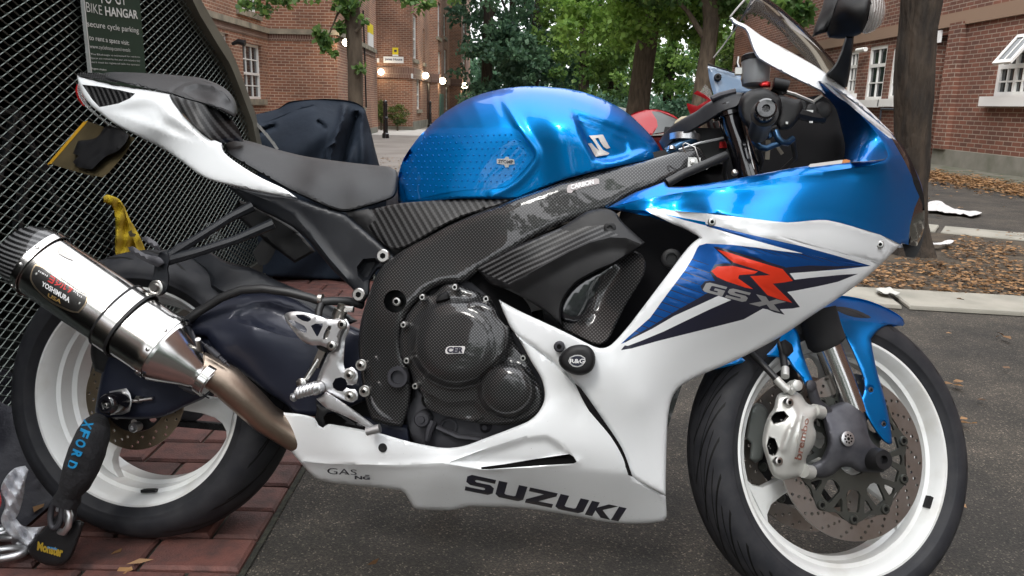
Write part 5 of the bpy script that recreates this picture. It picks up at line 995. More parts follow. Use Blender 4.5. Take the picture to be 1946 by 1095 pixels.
s=Surf(F_,cal2,-.02,edge=(8,.012)); panel('brake_caliper',s,[M('caliper_far',(.22,.24,.23),.5,.5)],BIKE,step=8,thick=.03)
mb=MB(); mb.tube([F_.P(1415,660,.06),F_.P(1440,683,.075),F_.P(1462,706,.09),F_.P(1477,722,.10)],.0062,10); mb.tube([F_.P(1477,645,.05),F_.P(1487,670,.07),F_.P(1490,690,.085),F_.P(1493,712,.095)],.0068,10); mb.build_each('brake_hose',RUBH,BIKE)
mb=MB(); mb.tube([F_.P(1475,720,.10),F_.P(1486,732,.105),F_.P(1497,742,.108)],.0075,12); mb.tube([F_.P(1492,700,.09),F_.P(1492,716,.10)],.0075,12); mb.tube([F_.P(1500,742,.108),F_.P(1515,728,.108)],.0085,12); mb.lathe(F_.P(1510,733,.108),F_.N,[(-.008,.010),(.010,.010),(.012,.006),(.012,0)],14); mb.tube([F_.P(1497,734,.106),F_.P(1508,742,.106)],.0105,12); mb.build('banjo_union',CALIP,CALO)
s=Surf(F_,[(1482,650),(1492,645),(1505,655),(1508,668),(1498,678),(1490,672)],.085,edge=(3,.003)); panel('hose_bracket',s,[BLK],BIKE,step=6,thick=.008)
fen=c8([(560,40),(600,15),(640,4),(690,8),(760,24),(820,48),(868,74),(893,95),(899,112),(893,122),(870,120),(835,118),(795,140),(768,172),(775,220),(792,300),(812,370),(830,440),(845,520),(850,578),(838,584),(818,572),(795,545),(770,508),(745,462),(728,412),(740,375),(738,330),(718,275),(690,210),(660,150),(638,96),(600,90),(560,70)])
fnc=[(1554,580,.05),(1593,562,.0),(1651,572,.0),(1705,597,.005),(1717,614,.03),(1688,618,.06),(1640,600,.05),(1593,606,.07),(1620,640,.075),(1656,643,.078),(1641,726,.092),(1666,707,.090),(1637,755,.095),(1685,775,.092),(1693,843,.092)]
FS=Surf(F_,fen,fnc,edge=(7,.007),feats=[('in',A2(circ(1654,740,9,14)),.006,4),('in',A2(circ(1678,806,8,14)),.006,4),('crease',A2(c8([(640,96),(700,100),(790,110),(868,118)])),.004,7),('rollm',A2(c8([(560,40),(600,15),(640,4),(690,8),(760,24),(820,48),(868,74),(893,95),(899,112)])),24,.8)])
FEN=panel('front_fender',FS,[BLUE],BIKE,step=6,thick=.005,mirror=True)
mb=MB(); 
for x,y in ((1654,741),(1678,806)): bolt(mb,F_,x,y,float(FS.w([(x,y)])[0])+.001,.0055,.003)
mb.build_each('fender_bolt',[DALU,SOCK],FEN)
fen2=c8([(85,310),(110,292),(180,240),(290,190),(380,150),(430,112),(455,110),(485,150),(500,220),(520,280),(540,330),(545,350),(530,362),(513,352),(495,320),(465,285),(440,250),(400,243),(340,243),(280,262),(200,282)])
s=Surf(F_,fen2,[(1325,708,.01),(1420,655,.03),(1500,615,.06),(1540,730,.09),(1480,680,.072),(1400,690,.055),(1350,700,.03)],edge=(5,.004)); panel('front_fender_rear',s,[BLUE],FEN,step=7,thick=.004,mirror=True)
mb=MB(); c=F_.P(1542,733,.095); mb.lathe(c-F_.N*.004,F_.N,[(0,.0105),(.005,.0105),(.007,.007),(.007,0)],18); mb.tube([F_.P(1542,738,.085),F_.P(1550,765,.085),F_.P(1575,785,.085)],.010,10); mb.build('fender_stay',DALU,FEN)
# side stand on the far side carries the lean
g0=B.L(.62,-.10,.20); g1=Vector((g0.x+.02,g0.y+.17,.012)); mb=MB(); mb.tube([g0,g1],[.014,.010],12); mb.lathe(g1-Vector((0,0,.010)),Vector((0,0,1)),[(0,.03),(.008,.03),(.010,.02)],16); mb.build('side_stand',BLK,BIKE)
# ============================================================ GROUND, PAVING, KERBS
ASPH=M('asphalt',(.030,.030,.029),.85)
def asphalt(m, c1, c2, sc=1):
    nt,b=nodes(m); tc=nt.nodes.new('ShaderNodeTexCoord')
    n1=N(nt,'ShaderNodeTexNoise',Scale=2.2*sc,Detail=8); vo=N(nt,'ShaderNodeTexVoronoi',Scale=300*sc); n2=N(nt,'ShaderNodeTexNoise',Scale=420*sc,Detail=2)
    for n_ in (n1,vo,n2): nt.links.new(tc.outputs['Object'],n_.inputs['Vector'])
    r1=nt.nodes.new('ShaderNodeValToRGB'); e=r1.color_ramp.elements; e[0].position=.35;e[1].position=.7;e[0].color=(*c1,1);e[1].color=(*c2,1); nt.links.new(n1.outputs[0],r1.inputs[0])
    r2=nt.nodes.new('ShaderNodeValToRGB'); e=r2.color_ramp.elements; e[0].position=.30;e[1].position=1.0;e[0].color=(.62,.62,.62,1);e[1].color=(1.7,1.66,1.6,1); e_=r2.color_ramp.elements.new(.93); e_.color=(1.55,1.5,1.42,1); r2.color_ramp.elements[-1].color=(5.0,4.8,4.5,1); 
    sp=nt.nodes.new('ShaderNodeSeparateColor'); nt.links.new(vo.outputs['Color'],sp.inputs[0]); nt.links.new(sp.outputs[0],r2.inputs[0])
    mx=nt.nodes.new('ShaderNodeMix'); mx.data_type='RGBA'; mx.blend_type='MULTIPLY'; mx.inputs[0].default_value=1; nt.links.new(r1.outputs[0],mx.inputs[6]); nt.links.new(r2.outputs[0],mx.inputs[7])
    n3=N(nt,'ShaderNodeTexNoise',Scale=5.5,Detail=9,Roughness=.7); nt.links.new(tc.outputs['Object'],n3.inputs['Vector']); r3=nt.nodes.new('ShaderNodeValToRGB'); e=r3.color_ramp.elements; e[0].position=.40;e[1].position=.62;e[0].color=(.62,.64,.62,1);e[1].color=(1.05,1.04,1.0,1); nt.links.new(n3.outputs[0],r3.inputs[0])
    m3=nt.nodes.new('ShaderNodeMix'); m3.data_type='RGBA'; m3.blend_type='MULTIPLY'; m3.inputs[0].default_value=1; nt.links.new(mx.outputs[2],m3.inputs[6]); nt.links.new(r3.outputs[0],m3.inputs[7]); nt.links.new(m3.outputs[2],b.inputs['Base Color'])
    bp=N(nt,'ShaderNodeBump',Strength=.7,Distance=.0025); nt.links.new(vo.outputs['Distance'],bp.inputs['Height']); nt.links.new(bp.outputs[0],b.inputs['Normal'])
    return m
asphalt(ASPH,(.027,.0245,.022),(.066,.057,.048))
def sheet(name, pts, z, mat, kind='structure', thick=0):
    mb=MB(); 
    if thick: mb.prism([Vector((p[0],p[1],z)) for p in pts],[Vector((p[0],p[1],z-thick)) for p in pts])
    else: mb.add([(p[0],p[1],z) for p in pts],[tuple(range(len(pts)))])
    o=mb.build(name,[mat],smooth=False); tag(o,kind=kind); return o
mb=MB(); mb.add([(-400,-300,0),(400,-300,0),(400,600,0),(-400,600,0)],[(0,1,2,3)]); tag(mb.build('ground',[ASPH],smooth=False),kind='structure')
PATH=M('courtyard_path',(.17,.15,.135),.85); vary(PATH,(.25,.23,.21),1.3,6,(.35,.7),bump=.4,bscale=120)
sheet('path',[(-9,7.2),(2.6,7.2),(3.4,9.0),(6.2,12),(6.2,60),(-9,60)],.004,PATH)
PALE=M('pale_paving',(.42,.40,.37),.8); vary(PALE,(.52,.50,.47),3,5,(.3,.7))
sheet('pavement',[(-9,21.9),(-1.5,21.9),(-1.5,27.0),(-9,27.0)],.008,PALE)
# clay block paving under the rear wheel, running bond, each block bevelled, on a dark joint bed
BED=M('joint_bed',(.018,.018,.014),.95); vary(BED,(.045,.045,.03),60,5,(.4,.7),bump=.6,bscale=300)
sheet('paving_bed',[(-7.5,.3),(-.525,.3),(-.525,7.2),(-7.5,7.2)],.006,BED)
PAV=M('clay_pavers',(.115,.046,.036),.75); vary(PAV,(.055,.030,.027),26,10,(.38,.72),rough=(.6,.85),bump=.8,bscale=240,dist=.0025)
nt,b=nodes(PAV); oi=nt.nodes.new('ShaderNodeAttribute'); oi.attribute_name='tone'; mx=nt.nodes.new('ShaderNodeMix'); mx.data_type='RGBA'; mx.blend_type='MULTIPLY'; mx.inputs[0].default_value=1
lk=b.inputs['Base Color'].links[0].from_socket; nt.links.new(lk,mx.inputs[6]); nt.links.new(oi.outputs['Color'],mx.inputs[7]); nt.links.new(mx.outputs[2],b.inputs['Base Color'])
V=[];F=[];T=[]
rh=.118; r_=0; y=.42
while y<7.1:
    off=.1*(r_%2); x=-.535; first=True
    while x>-2.9 or (y>1.2 and x>-5.0 and y>3):
        L=.208 if not (first and r_%2) else .104; first=False
        x0=x-L+.006; x1=x-.003; y0=y+.004; y1=y+rh-.005; b_=.006; z=.019+random.uniform(-.0015,.0015); dz=random.uniform(-.0012,.0012)
        v=[(x0,y0,.006),(x1,y0,.006),(x1,y1,.006),(x0,y1,.006),(x0,y0,z-b_),(x1,y0,z-b_),(x1,y1,z-b_),(x0,y1,z-b_),(x0+b_,y0+b_,z),(x1-b_,y0+b_,z+dz),(x1-b_,y1-b_,z+dz),(x0+b_,y1-b_,z)]
        q=len(V); V+=v; F+=[tuple(q+i for i in f) for f in ((0,1,5,4),(1,2,6,5),(2,3,7,6),(3,0,4,7),(4,5,9,8),(5,6,10,9),(6,7,11,10),(7,4,8,11),(8,9,10,11))]
        T+=[random.uniform(.75,1.35)]*12; x-=L
        if x<-7.4: break
    y+=rh; r_+=1
me=mesh_from(V,F,[PAV],True,30,name='paving'); at_=me.color_attributes.new('tone','FLOAT_COLOR','POINT')
at_.data.foreach_set('color',[c for t in T for c in (t,t*random.uniform(.97,1.0),t,1)]); tag(link('block_paving',me),kind='structure')
# right side: verge of soil and leaves, slab kerb, strips
def kerb(name, a, b, wv, n, mat, z0=.004, h=.022):
    a=Vector(a);b=Vector(b);wv=Vector(wv); mb=MB(); d=(b-a)
    for i in range(n):
        p=a+d*(i/n+.002); q=a+d*((i+1)/n-.002); t=[p,q,q+wv,p+wv]; zz=h+random.uniform(-.002,.002); bev=.008
        top=[Vector((v.x,v.y,zz)) for v in t]; c=sum(top,Vector())/4; top2=[v+(c-v).normalized()*bev for v in top]; side=[Vector((v.x,v.y,zz-bev)) for v in t]; bot=[Vector((v.x,v.y,z0)) for v in t]
        V=top2+side+bot; mb.add(V,[(0,1,2,3)]+[(j,(j+1)%4,4+(j+1)%4,4+j) for j in range(4)]+[(4+j,4+(j+1)%4,8+(j+1)%4,8+j) for j in range(4)])
    return tag(mb.build(name,[mat],angle=25),kind='structure')
SLAB=M('concrete_slabs',(.30,.285,.245),.85); vary(SLAB,(.20,.195,.165),5,8,(.35,.75),bump=.4,bscale=160)
k0=G(1641,543,.03); k1=G(1946,560,.03); kl=G(1946,591,.03); dk=(k1-k0).normalized(); pv_=(kl-k1); pv_=pv_-dk*pv_.dot(dk)
kerb('kerb',k0-dk*2.6-Vector((0,0,k0.z)),k0+dk*6.4-Vector((0,0,k0.z)),Vector((pv_.x,pv_.y,0)),10,SLAB)
SOIL=M('soil_verge',(.035,.028,.020),.95); vary(SOIL,(.08,.06,.04),7,9,(.35,.7),bump=.8,bscale=70,dist=.01)
s2a=G(1757,443,0); s2b=G(1946,461,0)
d2=(s2b-s2a).normalized(); far0=s2a-d2*3.2; far1=s2b+d2*6
sheet('verge',[(k0-dk*2.6)[:2],(k0+dk*6)[:2],(far1.x,far1.y),(far0.x,far0.y)],.012,SOIL)
kerb('kerb_strip',far0,far1,Vector((-d2.y,d2.x,0))*.42,12,SLAB,h=.022)
WST=M('mossy_strip',(.05,.055,.03),.95); vary(WST,(.12,.11,.09),4,8,(.35,.65),bump=.5,bscale=60)
sheet('wall_strip',[(6.0,9.5),(7.95,9.5),(7.95,16),(6.9,16)],.010,WST)
# ============================================================ BRICK BUILDINGS
def brick(name, c1, c2, mort, bw=.225, rh=.075, ms=.007, grime=(.5,1.15)):
    m=M(name,c1,.85); nt,b=nodes(m); ge=nt.nodes.new('ShaderNodeNewGeometry'); sp=nt.nodes.new('ShaderNodeSeparateXYZ'); nt.links.new(ge.outputs['Position'],sp.inputs[0])
    ad=nt.nodes.new('ShaderNodeMath'); nt.links.new(sp.outputs[0],ad.inputs[0]); nt.links.new(sp.outputs[1],ad.inputs[1])
    cb=nt.nodes.new('ShaderNodeCombineXYZ'); nt.links.new(ad.outputs[0],cb.inputs[0]); nt.links.new(sp.outputs[2],cb.inputs[1])
    bt=nt.nodes.new('ShaderNodeTexBrick'); bt.inputs['Scale'].default_value=1; bt.inputs['Brick Width'].default_value=bw; bt.inputs['Row Height'].default_value=rh; bt.inputs['Mortar Size'].default_value=ms; bt.inputs['Mortar Smooth'].default_value=.2; bt.inputs['Bias'].default_value=-.1
    bt.inputs['Color1'].default_value=(*c1,1); bt.inputs['Color2'].default_value=(*c2,1); bt.inputs['Mortar'].default_value=(*mort,1); nt.links.new(cb.outputs[0],bt.inputs['Vector'])
    no=N(nt,'ShaderNodeTexNoise',Scale=.7,Detail=8); nt.links.new(ge.outputs['Position'],no.inputs['Vector']); mr=nt.nodes.new('ShaderNodeMapRange'); mr.inputs[1].default_value=.3; mr.inputs[2].default_value=.7; mr.inputs[3].default_value,mr.inputs[4].default_value=grime; nt.links.new(no.outputs[0],mr.inputs[0])
    mx=nt.nodes.new('ShaderNodeMix'); mx.data_type='RGBA'; mx.blend_type='MULTIPLY'; mx.inputs[0].default_value=1; nt.links.new(bt.outputs[0],mx.inputs[6]); nt.links.new(mr.outputs[0],mx.inputs[7]); nt.links.new(mx.outputs[2],b.inputs['Base Color'])
    bp=N(nt,'ShaderNodeBump',Strength=.7,Distance=.01); bp.invert=True; nt.links.new(bt.outputs['Fac'],bp.inputs['Height']); nt.links.new(bp.outputs[0],b.inputs['Normal']); return m
BR1=brick('brick_red_brown',(.33,.145,.085),(.20,.09,.06),(.52,.41,.31),.18,.060,.0065)
BR1D=brick('brick_soldier_course',(.17,.09,.07),(.13,.065,.05),(.36,.28,.22),.055,.20,.006)
BR2=brick('brick_dark_red',(.21,.082,.052),(.12,.052,.037),(.36,.29,.23),.225,.075,.0075,(.6,1.1))
STONE=M('weathered_stone',(.33,.29,.22),.9); vary(STONE,(.14,.13,.10),4,8,(.3,.7),bump=.3,bscale=80)
PLIN=M('concrete_plinth',(.22,.21,.18),.9); vary(PLIN,(.13,.13,.10),3,8,(.35,.7),bump=.3,bscale=60)
WINW=M('white_window_paint',(.72,.72,.70),.4)
GLASS=M('window_glass',(.02,.025,.028),.05,0,0,spec=.9)
CURT=M('net_curtain',(.30,.31,.32),.9); vary(CURT,(.12,.13,.14),3,4,(.4,.6))
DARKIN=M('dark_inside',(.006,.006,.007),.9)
def wall_frame(p0, p1, z0=0):
    p0=Vector((p0[0],p0[1],z0));p1=Vector((p1[0],p1[1],z0)); x=(p1-p0).normalized(); n_=Vector((x.y,-x.x,0))
    if n_.dot(CAM-p0)<0: n_=-n_
    return Frame(p0,x,n_,Vector((0,0,1))),(p1-p0).length
def wp(fr,x,y): 
    p=fr.P(x,y,0)-fr.O; return p.dot(fr.X),p.dot(fr.U)
def fbox(mb, fr, a0, a1, b0, b1, w0, w1, mi=0):
    return mb.box(fr.L((a0+a1)/2,(w0+w1)/2,(b0+b1)/2),abs(a1-a0)/2,abs(w1-w0)/2,abs(b1-b0)/2,(fr.X,fr.N,fr.U),mi)
def wall(parent, p0, p1, H, mat, wins=(), doors=(), name='wall', cols=3, rows=(2,2), thick=.3, fw=.05):
    """wins: pixel boxes (x0,y0,x1,y1[,cols,rows_top,rows_bottom]) or ('m',a0,b0,a1,b1)"""
    fr,L=wall_frame(p0,p1); holes=[];boxes=[]
    for q in wins:
        if q[0]=='m': a0,b0,a1,b1=q[1:5]; ex=q[5:]
        else:
            xm=(q[0]+q[2])/2
            a0=wp(fr,q[0],(q[1]+q[3])/2)[0]; a1=wp(fr,q[2],(q[1]+q[3])/2)[0]; b1=wp(fr,xm,q[1])[1]; b0=wp(fr,xm,q[3])[1]; ex=q[4:]
            if a0>a1: a0,a1=a1,a0
        a0=max(a0,.05);a1=min(a1,L-.05)
        if a1-a0<.1: continue
        holes.append([(a0,b0),(a1,b0),(a1,b1),(a0,b1)]); boxes.append((a0,b0,a1,b1,ex))
    plate(name,fr,[(0,0),(L,0),(L,H),(0,H)],holes,0,thick,[mat],parent)
    for (a0,b0,a1,b1,ex) in boxes:
        c_=ex[0] if ex else cols; h=b1-b0; mid=b0+h*.46
        mb=MB(); o=fw
        for (q0,q1,r0,r1) in ((a0,a0+o,b0,b1),(a1-o,a1,b0,b1),(a0+o,a1-o,b0,b0+o),(a0+o,a1-o,b1-o,b1)): fbox(mb,fr,q0,q1,r0,r1,-.12,-.06)
        fbox(mb,fr,a0+o,a1-o,mid-.025,mid+.025,-.11,-.055)
        for i in range(1,c_):
            xx=a0+o+(a1-a0-2*o)*i/c_; fbox(mb,fr,xx-.011,xx+.011,b0+o,mid-.025,-.11,-.075); fbox(mb,fr,xx-.011,xx+.011,mid+.025,b1-o,-.11,-.075)
        for (r0,r1) in ((b0+o,mid-.025),(mid+.025,b1-o)): fbox(mb,fr,a0+o,a1-o,(r0+r1)/2-.011,(r0+r1)/2+.011,-.108,-.077)
        W_=mb.build('window',[WINW],parent,smooth=False)
        mb=MB(); fbox(mb,fr,a0,a1,b0,b1,-.106,-.098); mb.build('pane',[GLASS],W_,smooth=False)
        mb=MB(); fbox(mb,fr,a0-.10,a1+.10,b0-.12,b0-.002,-.06,.06); mb.build('sill',[STONE],W_,smooth=False)
    return fr,L
LB_=empty('brick_building',Vector((-5.5,17.5,0)),'red brown brick building at the left with a stone band and tall white sash windows','building')
cAB=PY(512,150,17.5); cBC=PY(641,150,17.5); cC=PY(714,220,23.7); A0=(cAB.x,-9)
fA,LA=wall(LB_,A0,(cAB.x,17.5),12,BR1,[(463,84,498,188,3),(410,62,437,172,2),(449,-90,487,20,3)])
fB,LBn=wall(LB_,(cAB.x,17.5),(cBC.x,17.5),12,BR1)
fC,LC=wall(LB_,(cBC.x,17.5),(cC.x,23.7),12,BR1,[(684,128,690,204,1)])
fD,LD=wall(LB_,(cC.x,23.7),(cC.x-6,23.9),12,BR1)
zb1=wp(fB,575,56)[1]; zb0=wp(fB,575,66)[1]; zs=wp(fB,575,78)[1]
for fr,L in ((fA,LA),(fB,LBn),(fC,LC)):
    mb=MB(); fbox(mb,fr,-.06 if fr is not fA else 0,L+.06,zb0,zb1,-.05,.07); mb.build('stone_band',[STONE],LB_,smooth=False)
    mb=MB(); fbox(mb,fr,0,L,zs,zb0-.004,-.05,.018); mb.build('brick_band',[BR1D],LB_,smooth=False)
    mb=MB(); fbox(mb,fr,-.03,L+.03,0,.16,-.05,.05); mb.build('plinth',[PLIN],LB_,smooth=False)
mb=MB(); mb.tube([fC.P(690,20,.05),fC.P(693,100,.05),fC.P(696,205,.05)],.022,8); mb.build('drain_pipe',[BLK],LB_)
mb=MB(); p=fA.P(441,84,.03); mb.tube([p,p+Vector((.12,0,.05)),p+Vector((.25,0,.02))],[.03,.05,.06],8); mb.build('camera_bracket',[BLK],LB_)
JB=empty('brick_building',Vector((-4,27,0)),'tall brick building further back with a white name board and a row of lit lamps','building')
def pyx(x,Y): return PY(x,170,Y).x
p=[(pyx(784,26)-4,26),(pyx(784,26),26),(pyx(816,31),31),(pyx(832,31.2),31.2),(pyx(854,37),37),(pyx(876,37.2),37.2),(pyx(892,44),44),(pyx(892,44)-5,44.2)]
W8=[[],[(785,28,793,113,1),(792,147,799,208,1),(804,55,807,120,1)],[],[(831,5,837,71,1),(833,98,838,146,1),(843,25,848,71,1),(844,94,849,141,1),(847,166,852,209,1)],[],[(880,36,885,80,1),(880,89,885,145,1),(881,170,886,190,1),(880,-20,885,14,1)],[]]
for i in range(7):
    fr,L=wall(JB,p[i],p[i+1],18,BR1,W8[i],fw=.09)
    if i==0: fJ=fr
    if i==1: fJ2=fr
    if i==3: fJ4=fr
    if i==5: fJ6=fr
    z1=(wp(fJ,740,128)[1]); z0=wp(fJ,740,133)[1]
    if i<6: mb=MB(); fbox(mb,fr,0,L+.05,z0-.25,z1,-.05,.06); mb.build('brick_band',[BR1D],JB,smooth=False)
    if i in(0,1): mb=MB(); fbox(mb,fr,0,L+.03,0,.28 if i else .12,-.05,.05); mb.build('plinth',[PLIN],JB,smooth=False)
mb=MB(); a0,b1=wp(fJ4,835,178); a1,b0=wp(fJ4,841,222); fbox(mb,fJ4,a0,a1,0,b1,0,.05); mb.build('door',[M('green_door',(.03,.10,.08),.5)],JB,smooth=False)
mb=MB(); a0,b1=wp(fJ2,811,158); a1,b0=wp(fJ2,815,230); fbox(mb,fJ2,a0,a1,0,b1,0,.04); mb.build('door',[M('brown_door',(.04,.02,.015),.5)],JB,smooth=False)
# right-hand building
RB=empty('brick_building',Vector((7.9,14,0)),'dark red brick building along the right side with white casement windows and a concrete plinth','building')
XR=7.9
def px2(x,y): return PX(x,y,XR).y
y_end=px2(1397,120)
fR,LR=wall(RB,(XR,-9.0),(XR,y_end),12,BR2,[],thick=.02) if 0 else wall_frame((XR,-9.0),(XR,y_end))
holesR=[(1893,94,1962,183,4),(1648,88,1681,190,2),(1692,93,1709,188,1),(1611,98,1628,178,2),(1420,-60,1433,8,1)]
dr=(wp(fR,1793,180)[0],wp(fR,1768,180)[0])
# wall with windows and a recessed doorway
def rwall():
    holes=[];bx=[]
    for q in holesR:
        ym=(q[1]+q[3])/2; a=sorted((wp(fR,q[0],ym)[0],wp(fR,min(q[2],1962),ym)[0])); b1=wp(fR,(q[0]+min(q[2],1946))/2,q[1])[1]; b0=wp(fR,(q[0]+min(q[2],1946))/2,q[3])[1]
        holes.append([(a[0],b0),(a[1],b0),(a[1],b1),(a[0],b1)]); bx.append((a[0],b0,a[1],b1,q[4]))
    dh=[(dr[0],-.01),(dr[1],-.01),(dr[1],2.35),(dr[0],2.35)]
    plate('wall',fR,[(0,-.01),(LR,-.01),(LR,12),(0,12)],holes+[dh],0,.3,[BR2],RB)
    for k,(a0,b0,a1,b1,c_) in enumerate(bx):
        mb=MB(); o=.07; tr=b1-(b1-b0)*.36
        for (q0,q1,r0,r1) in ((a0,a0+o,b0,b1),(a1-o,a1,b0,b1),(a0+o,a1-o,b0,b0+o),(a0+o,a1-o,b1-o,b1),(a0+o,a1-o,tr-.035,tr+.035)): fbox(mb,fR,q0,q1,r0,r1,-.10,-.02)
        for i in range(1,c_):
            xx=a0+o+(a1-a0-2*o)*i/c_; wd=.035 if (c_==4 and i==2) else .014; fbox(mb,fR,xx-wd,xx+wd,b0+o,tr-.035,-.09,-.03); fbox(mb,fR,xx-wd,xx+wd,tr+.035,b1-o,-.09,-.03)
        mm=(b0+tr)/2; fbox(mb,fR,a0+o,a1-o,mm-.013,mm+.013,-.085,-.035)
        W_=mb.build('window',[WINW],RB,smooth=False)
        mb=MB(); fbox(mb,fR,a0,a1,b0,b1,-.075,-.065); mb.build('pane',[GLASS],W_,smooth=False)
        mb=MB(); fbox(mb,fR,a0-.16,a1+.16,b0-.16,b0-.002,-.02,.12); mb.build('sill',[WINW],W_,smooth=False)
        if k==0:
            t0=fR.L(a1-.02,.0,b1-.02+.02); 
            X_=fR.X; dn=(-fR.U*.80+fR.N*.6).normalized(); nn=dn.cross(X_).normalized(); w2=(a1-a0)*.5; hh=.55
            mb=MB(); top=fR.L(a1-w2/2-.42,0.0,b1+.20)
            for s_ in (-1,1): mb.box(top+X_*s_*(w2/2-.03)+dn*hh/2,.03,hh/2,.02,(X_,dn,nn))
            for s_ in (0,1): mb.box(top+dn*(.03+s_*(hh-.06)),w2/2-.06,.03,.02,(X_,dn,nn))
            mb.box(top+dn*hh/2,.014,hh/2-.06,.012,(X_,dn,nn)); S_=mb.build('open_sash',[WINW],W_,smooth=False)
            mb=MB(); mb.box(top+dn*hh/2,w2/2-.06,hh/2-.06,.003,(X_,dn,nn)); mb.build('pane',[GLASS],W_,smooth=False)
    return bx
bxR=rwall()
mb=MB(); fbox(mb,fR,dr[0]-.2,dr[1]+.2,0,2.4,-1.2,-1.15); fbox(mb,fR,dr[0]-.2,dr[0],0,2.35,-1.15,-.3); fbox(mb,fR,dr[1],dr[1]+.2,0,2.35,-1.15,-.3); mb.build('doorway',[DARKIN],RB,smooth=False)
mb=MB(); am=(dr[0]+dr[1])/2; fbox(mb,fR,am-.05,am+.06,.85,1.95,-.34,-.28); mb.build('door_frame',[M('tan_timber',(.34,.22,.10),.6)],RB,smooth=False)
zt=wp(fR,1840,46)[1]; zt2=wp(fR,1840,20)[1]; mb=MB(); fbox(mb,fR,0,LR,zt,zt2,-.05,.05); mb.build('stone_band',[M('soot_stone',(.24,.16,.11),.9)],RB,smooth=False)
mb=MB(); fbox(mb,fR,0,dr[0]-.01,0,.30,-.05,.06); fbox(mb,fR,dr[1]+.01,LR,0,.30,-.05,.06); mb.build('plinth',[PLIN],RB,smooth=False)
mb=MB(); fbox(mb,fR,dr[0]-.45,dr[0]-.05,.302,2.52,-.03,.10); mb.build('brick_pier',[BR2],RB,smooth=False)
fE,LE=wall_frame((XR,y_end),(XR+8,y_end)); plate('wall',fE,[(0,0),(LE,0),(LE,12),(0,12)],[],0,.3,[BR2],RB)
# ---- fixtures on the walls
GLOW=M('lit_globe',(1,.9,.7),.4,em=(1,.86,.62),es=9)
def lamp(fr, x, y, r, label, grp='round lamps glowing on the brick walls', w_=.16):
    c=fr.P(x,y,w_); t=empty('wall_lamp',c-fr.N*w_,label,'lamp',grp)
    mb=MB(); mb.lathe(c,fr.N,[(-r,0)]+[(-r*math.cos(a),r*math.sin(a)) for a in np.linspace(.2,math.pi-.2,9)]+[(r,0)],16); mb.build('globe',[GLOW],t)
    mb=MB(); mb.tube([c-fr.N*w_,c-fr.N*r*.6],.03,8); mb.lathe(c-fr.N*w_,fr.N,[(0,.08),(.03,.08)],12); mb.build('bracket',[BLK],t)
    pl=bpy.data.lights.new('lamp_light','POINT'); pl.energy=r*60; pl.color=(1,.78,.48); pl.shadow_soft_size=r; po=bpy.data.objects.new('lamp_light',pl); COL.objects.link(po); po.parent=t; po.location=(fr.N*(w_+r*1.15)); 
lamp(fB,657,81,.075,'lit lamp on the corner of the left brick building beside the slim tree trunk')
lamp(fJ,724,137,.095,'lit lamp below and left of the white name board')
lamp(fJ2,809,144,.11,'lit lamp on the side wall just right of the name board building corner')
lamp(fJ4,841,154,.125,'lit lamp above the green door in the brick building')
lamp(fJ6,883,163,.14,'farthest lit lamp, at the end of the brick building by the trees')
mb=MB(); c=PX(1637,95,XR-.12); mb.tube([c-Vector((0,.22,0)),c+Vector((0,.22,0))],.05,10); tag(base_at(mb.build('wall_light',[M('white_tube',(.75,.75,.72),.4)]),c),'white tubular wall light fixed to the right brick building behind the mirror stalk','light')
def board(fr, x0,y0,x1,y1, mat, label, cat, nm, w_=.03):
    a0,b1=wp(fr,x0,(y0+y1)/2)[0],wp(fr,(x0+x1)/2,y0)[1]; a1,b0=wp(fr,x1,(y0+y1)/2)[0],wp(fr,(x0+x1)/2,y1)[1]
    t=empty(nm,fr.L((a0+a1)/2,0,b0),label,cat); mb=MB(); fbox(mb,fr,min(a0,a1),max(a0,a1),b0,b1,.004,w_); mb.build('board',[mat],t,smooth=False); return t,a0,b0,a1,b1
WSG=M('sign_white',(.75,.76,.76),.5); YSG=M('sign_yellow',(.75,.60,.02),.5); DKT=M('sign_lettering',(.02,.03,.08),.5)
t,a0,b0,a1,b1=board(fJ,729,108,767,120,WSG,'white name board reading Jones House on the brick corner','sign','name_board')
text_plane('lettering','Jones House',fJ.L(a0+(a1-a0)*.06,.034,b1-(b1-b0)*.22),fJ.L(a1-(a1-a0)*.06,.034,b1-(b1-b0)*.22),fJ.L(a0+(a1-a0)*.06,.034,b0+(b1-b0)*.28),DKT,t,bold=.02)
t,a0,b0,a1,b1=board(fJ,746,91,757,107,YSG,'small yellow camera warning sign above the white name board','sign','warning_sign')
mb=MB(); fbox(mb,fJ,a0,a1,b0,b0+(b1-b0)*.18,.031,.036); fbox(mb,fJ,a0+(a1-a0)*.3,a1-(a1-a0)*.25,b0+(b1-b0)*.5,b0+(b1-b0)*.75,.031,.036,1); mb.build('pictogram',[WSG,DKT],t,smooth=False)
t,a0,b0,a1,b1=board(fC,698,46,706,64,YSG,'yellow and white sign high on the left building seen at a steep angle','sign','warning_sign',.05)
mb=MB(); fbox(mb,fC,min(a0,a1),max(a0,a1),b0-.42,b0-.004,.004,.05); mb.build('lower_board',[WSG],t,smooth=False)
board(fJ2,781,141,789,150,WSG,'small white house plate near the corner under the tall stair window','sign','house_plate',.03)
board(fJ,715,111,721,119,WSG,'small white box on the wall left of the name board','box','meter_box',.12)
mb=MB(); c=PX(1783,70,XR-.02); mb.box(c,.015,.11,.11); tag(base_at(mb.build('door_sign',[WSG],smooth=False),c),'small white notice beside the dark doorway of the right building','sign')
mb=MB(); a_=dr[0]-.06
for i in range(7): mb.tube([fR.L(dr[0]+.02+i*(dr[1]-dr[0])/6.5,.25,.05),fR.L(dr[0]+.02+i*(dr[1]-dr[0])/6.5,.25,1.0)],.012,6)
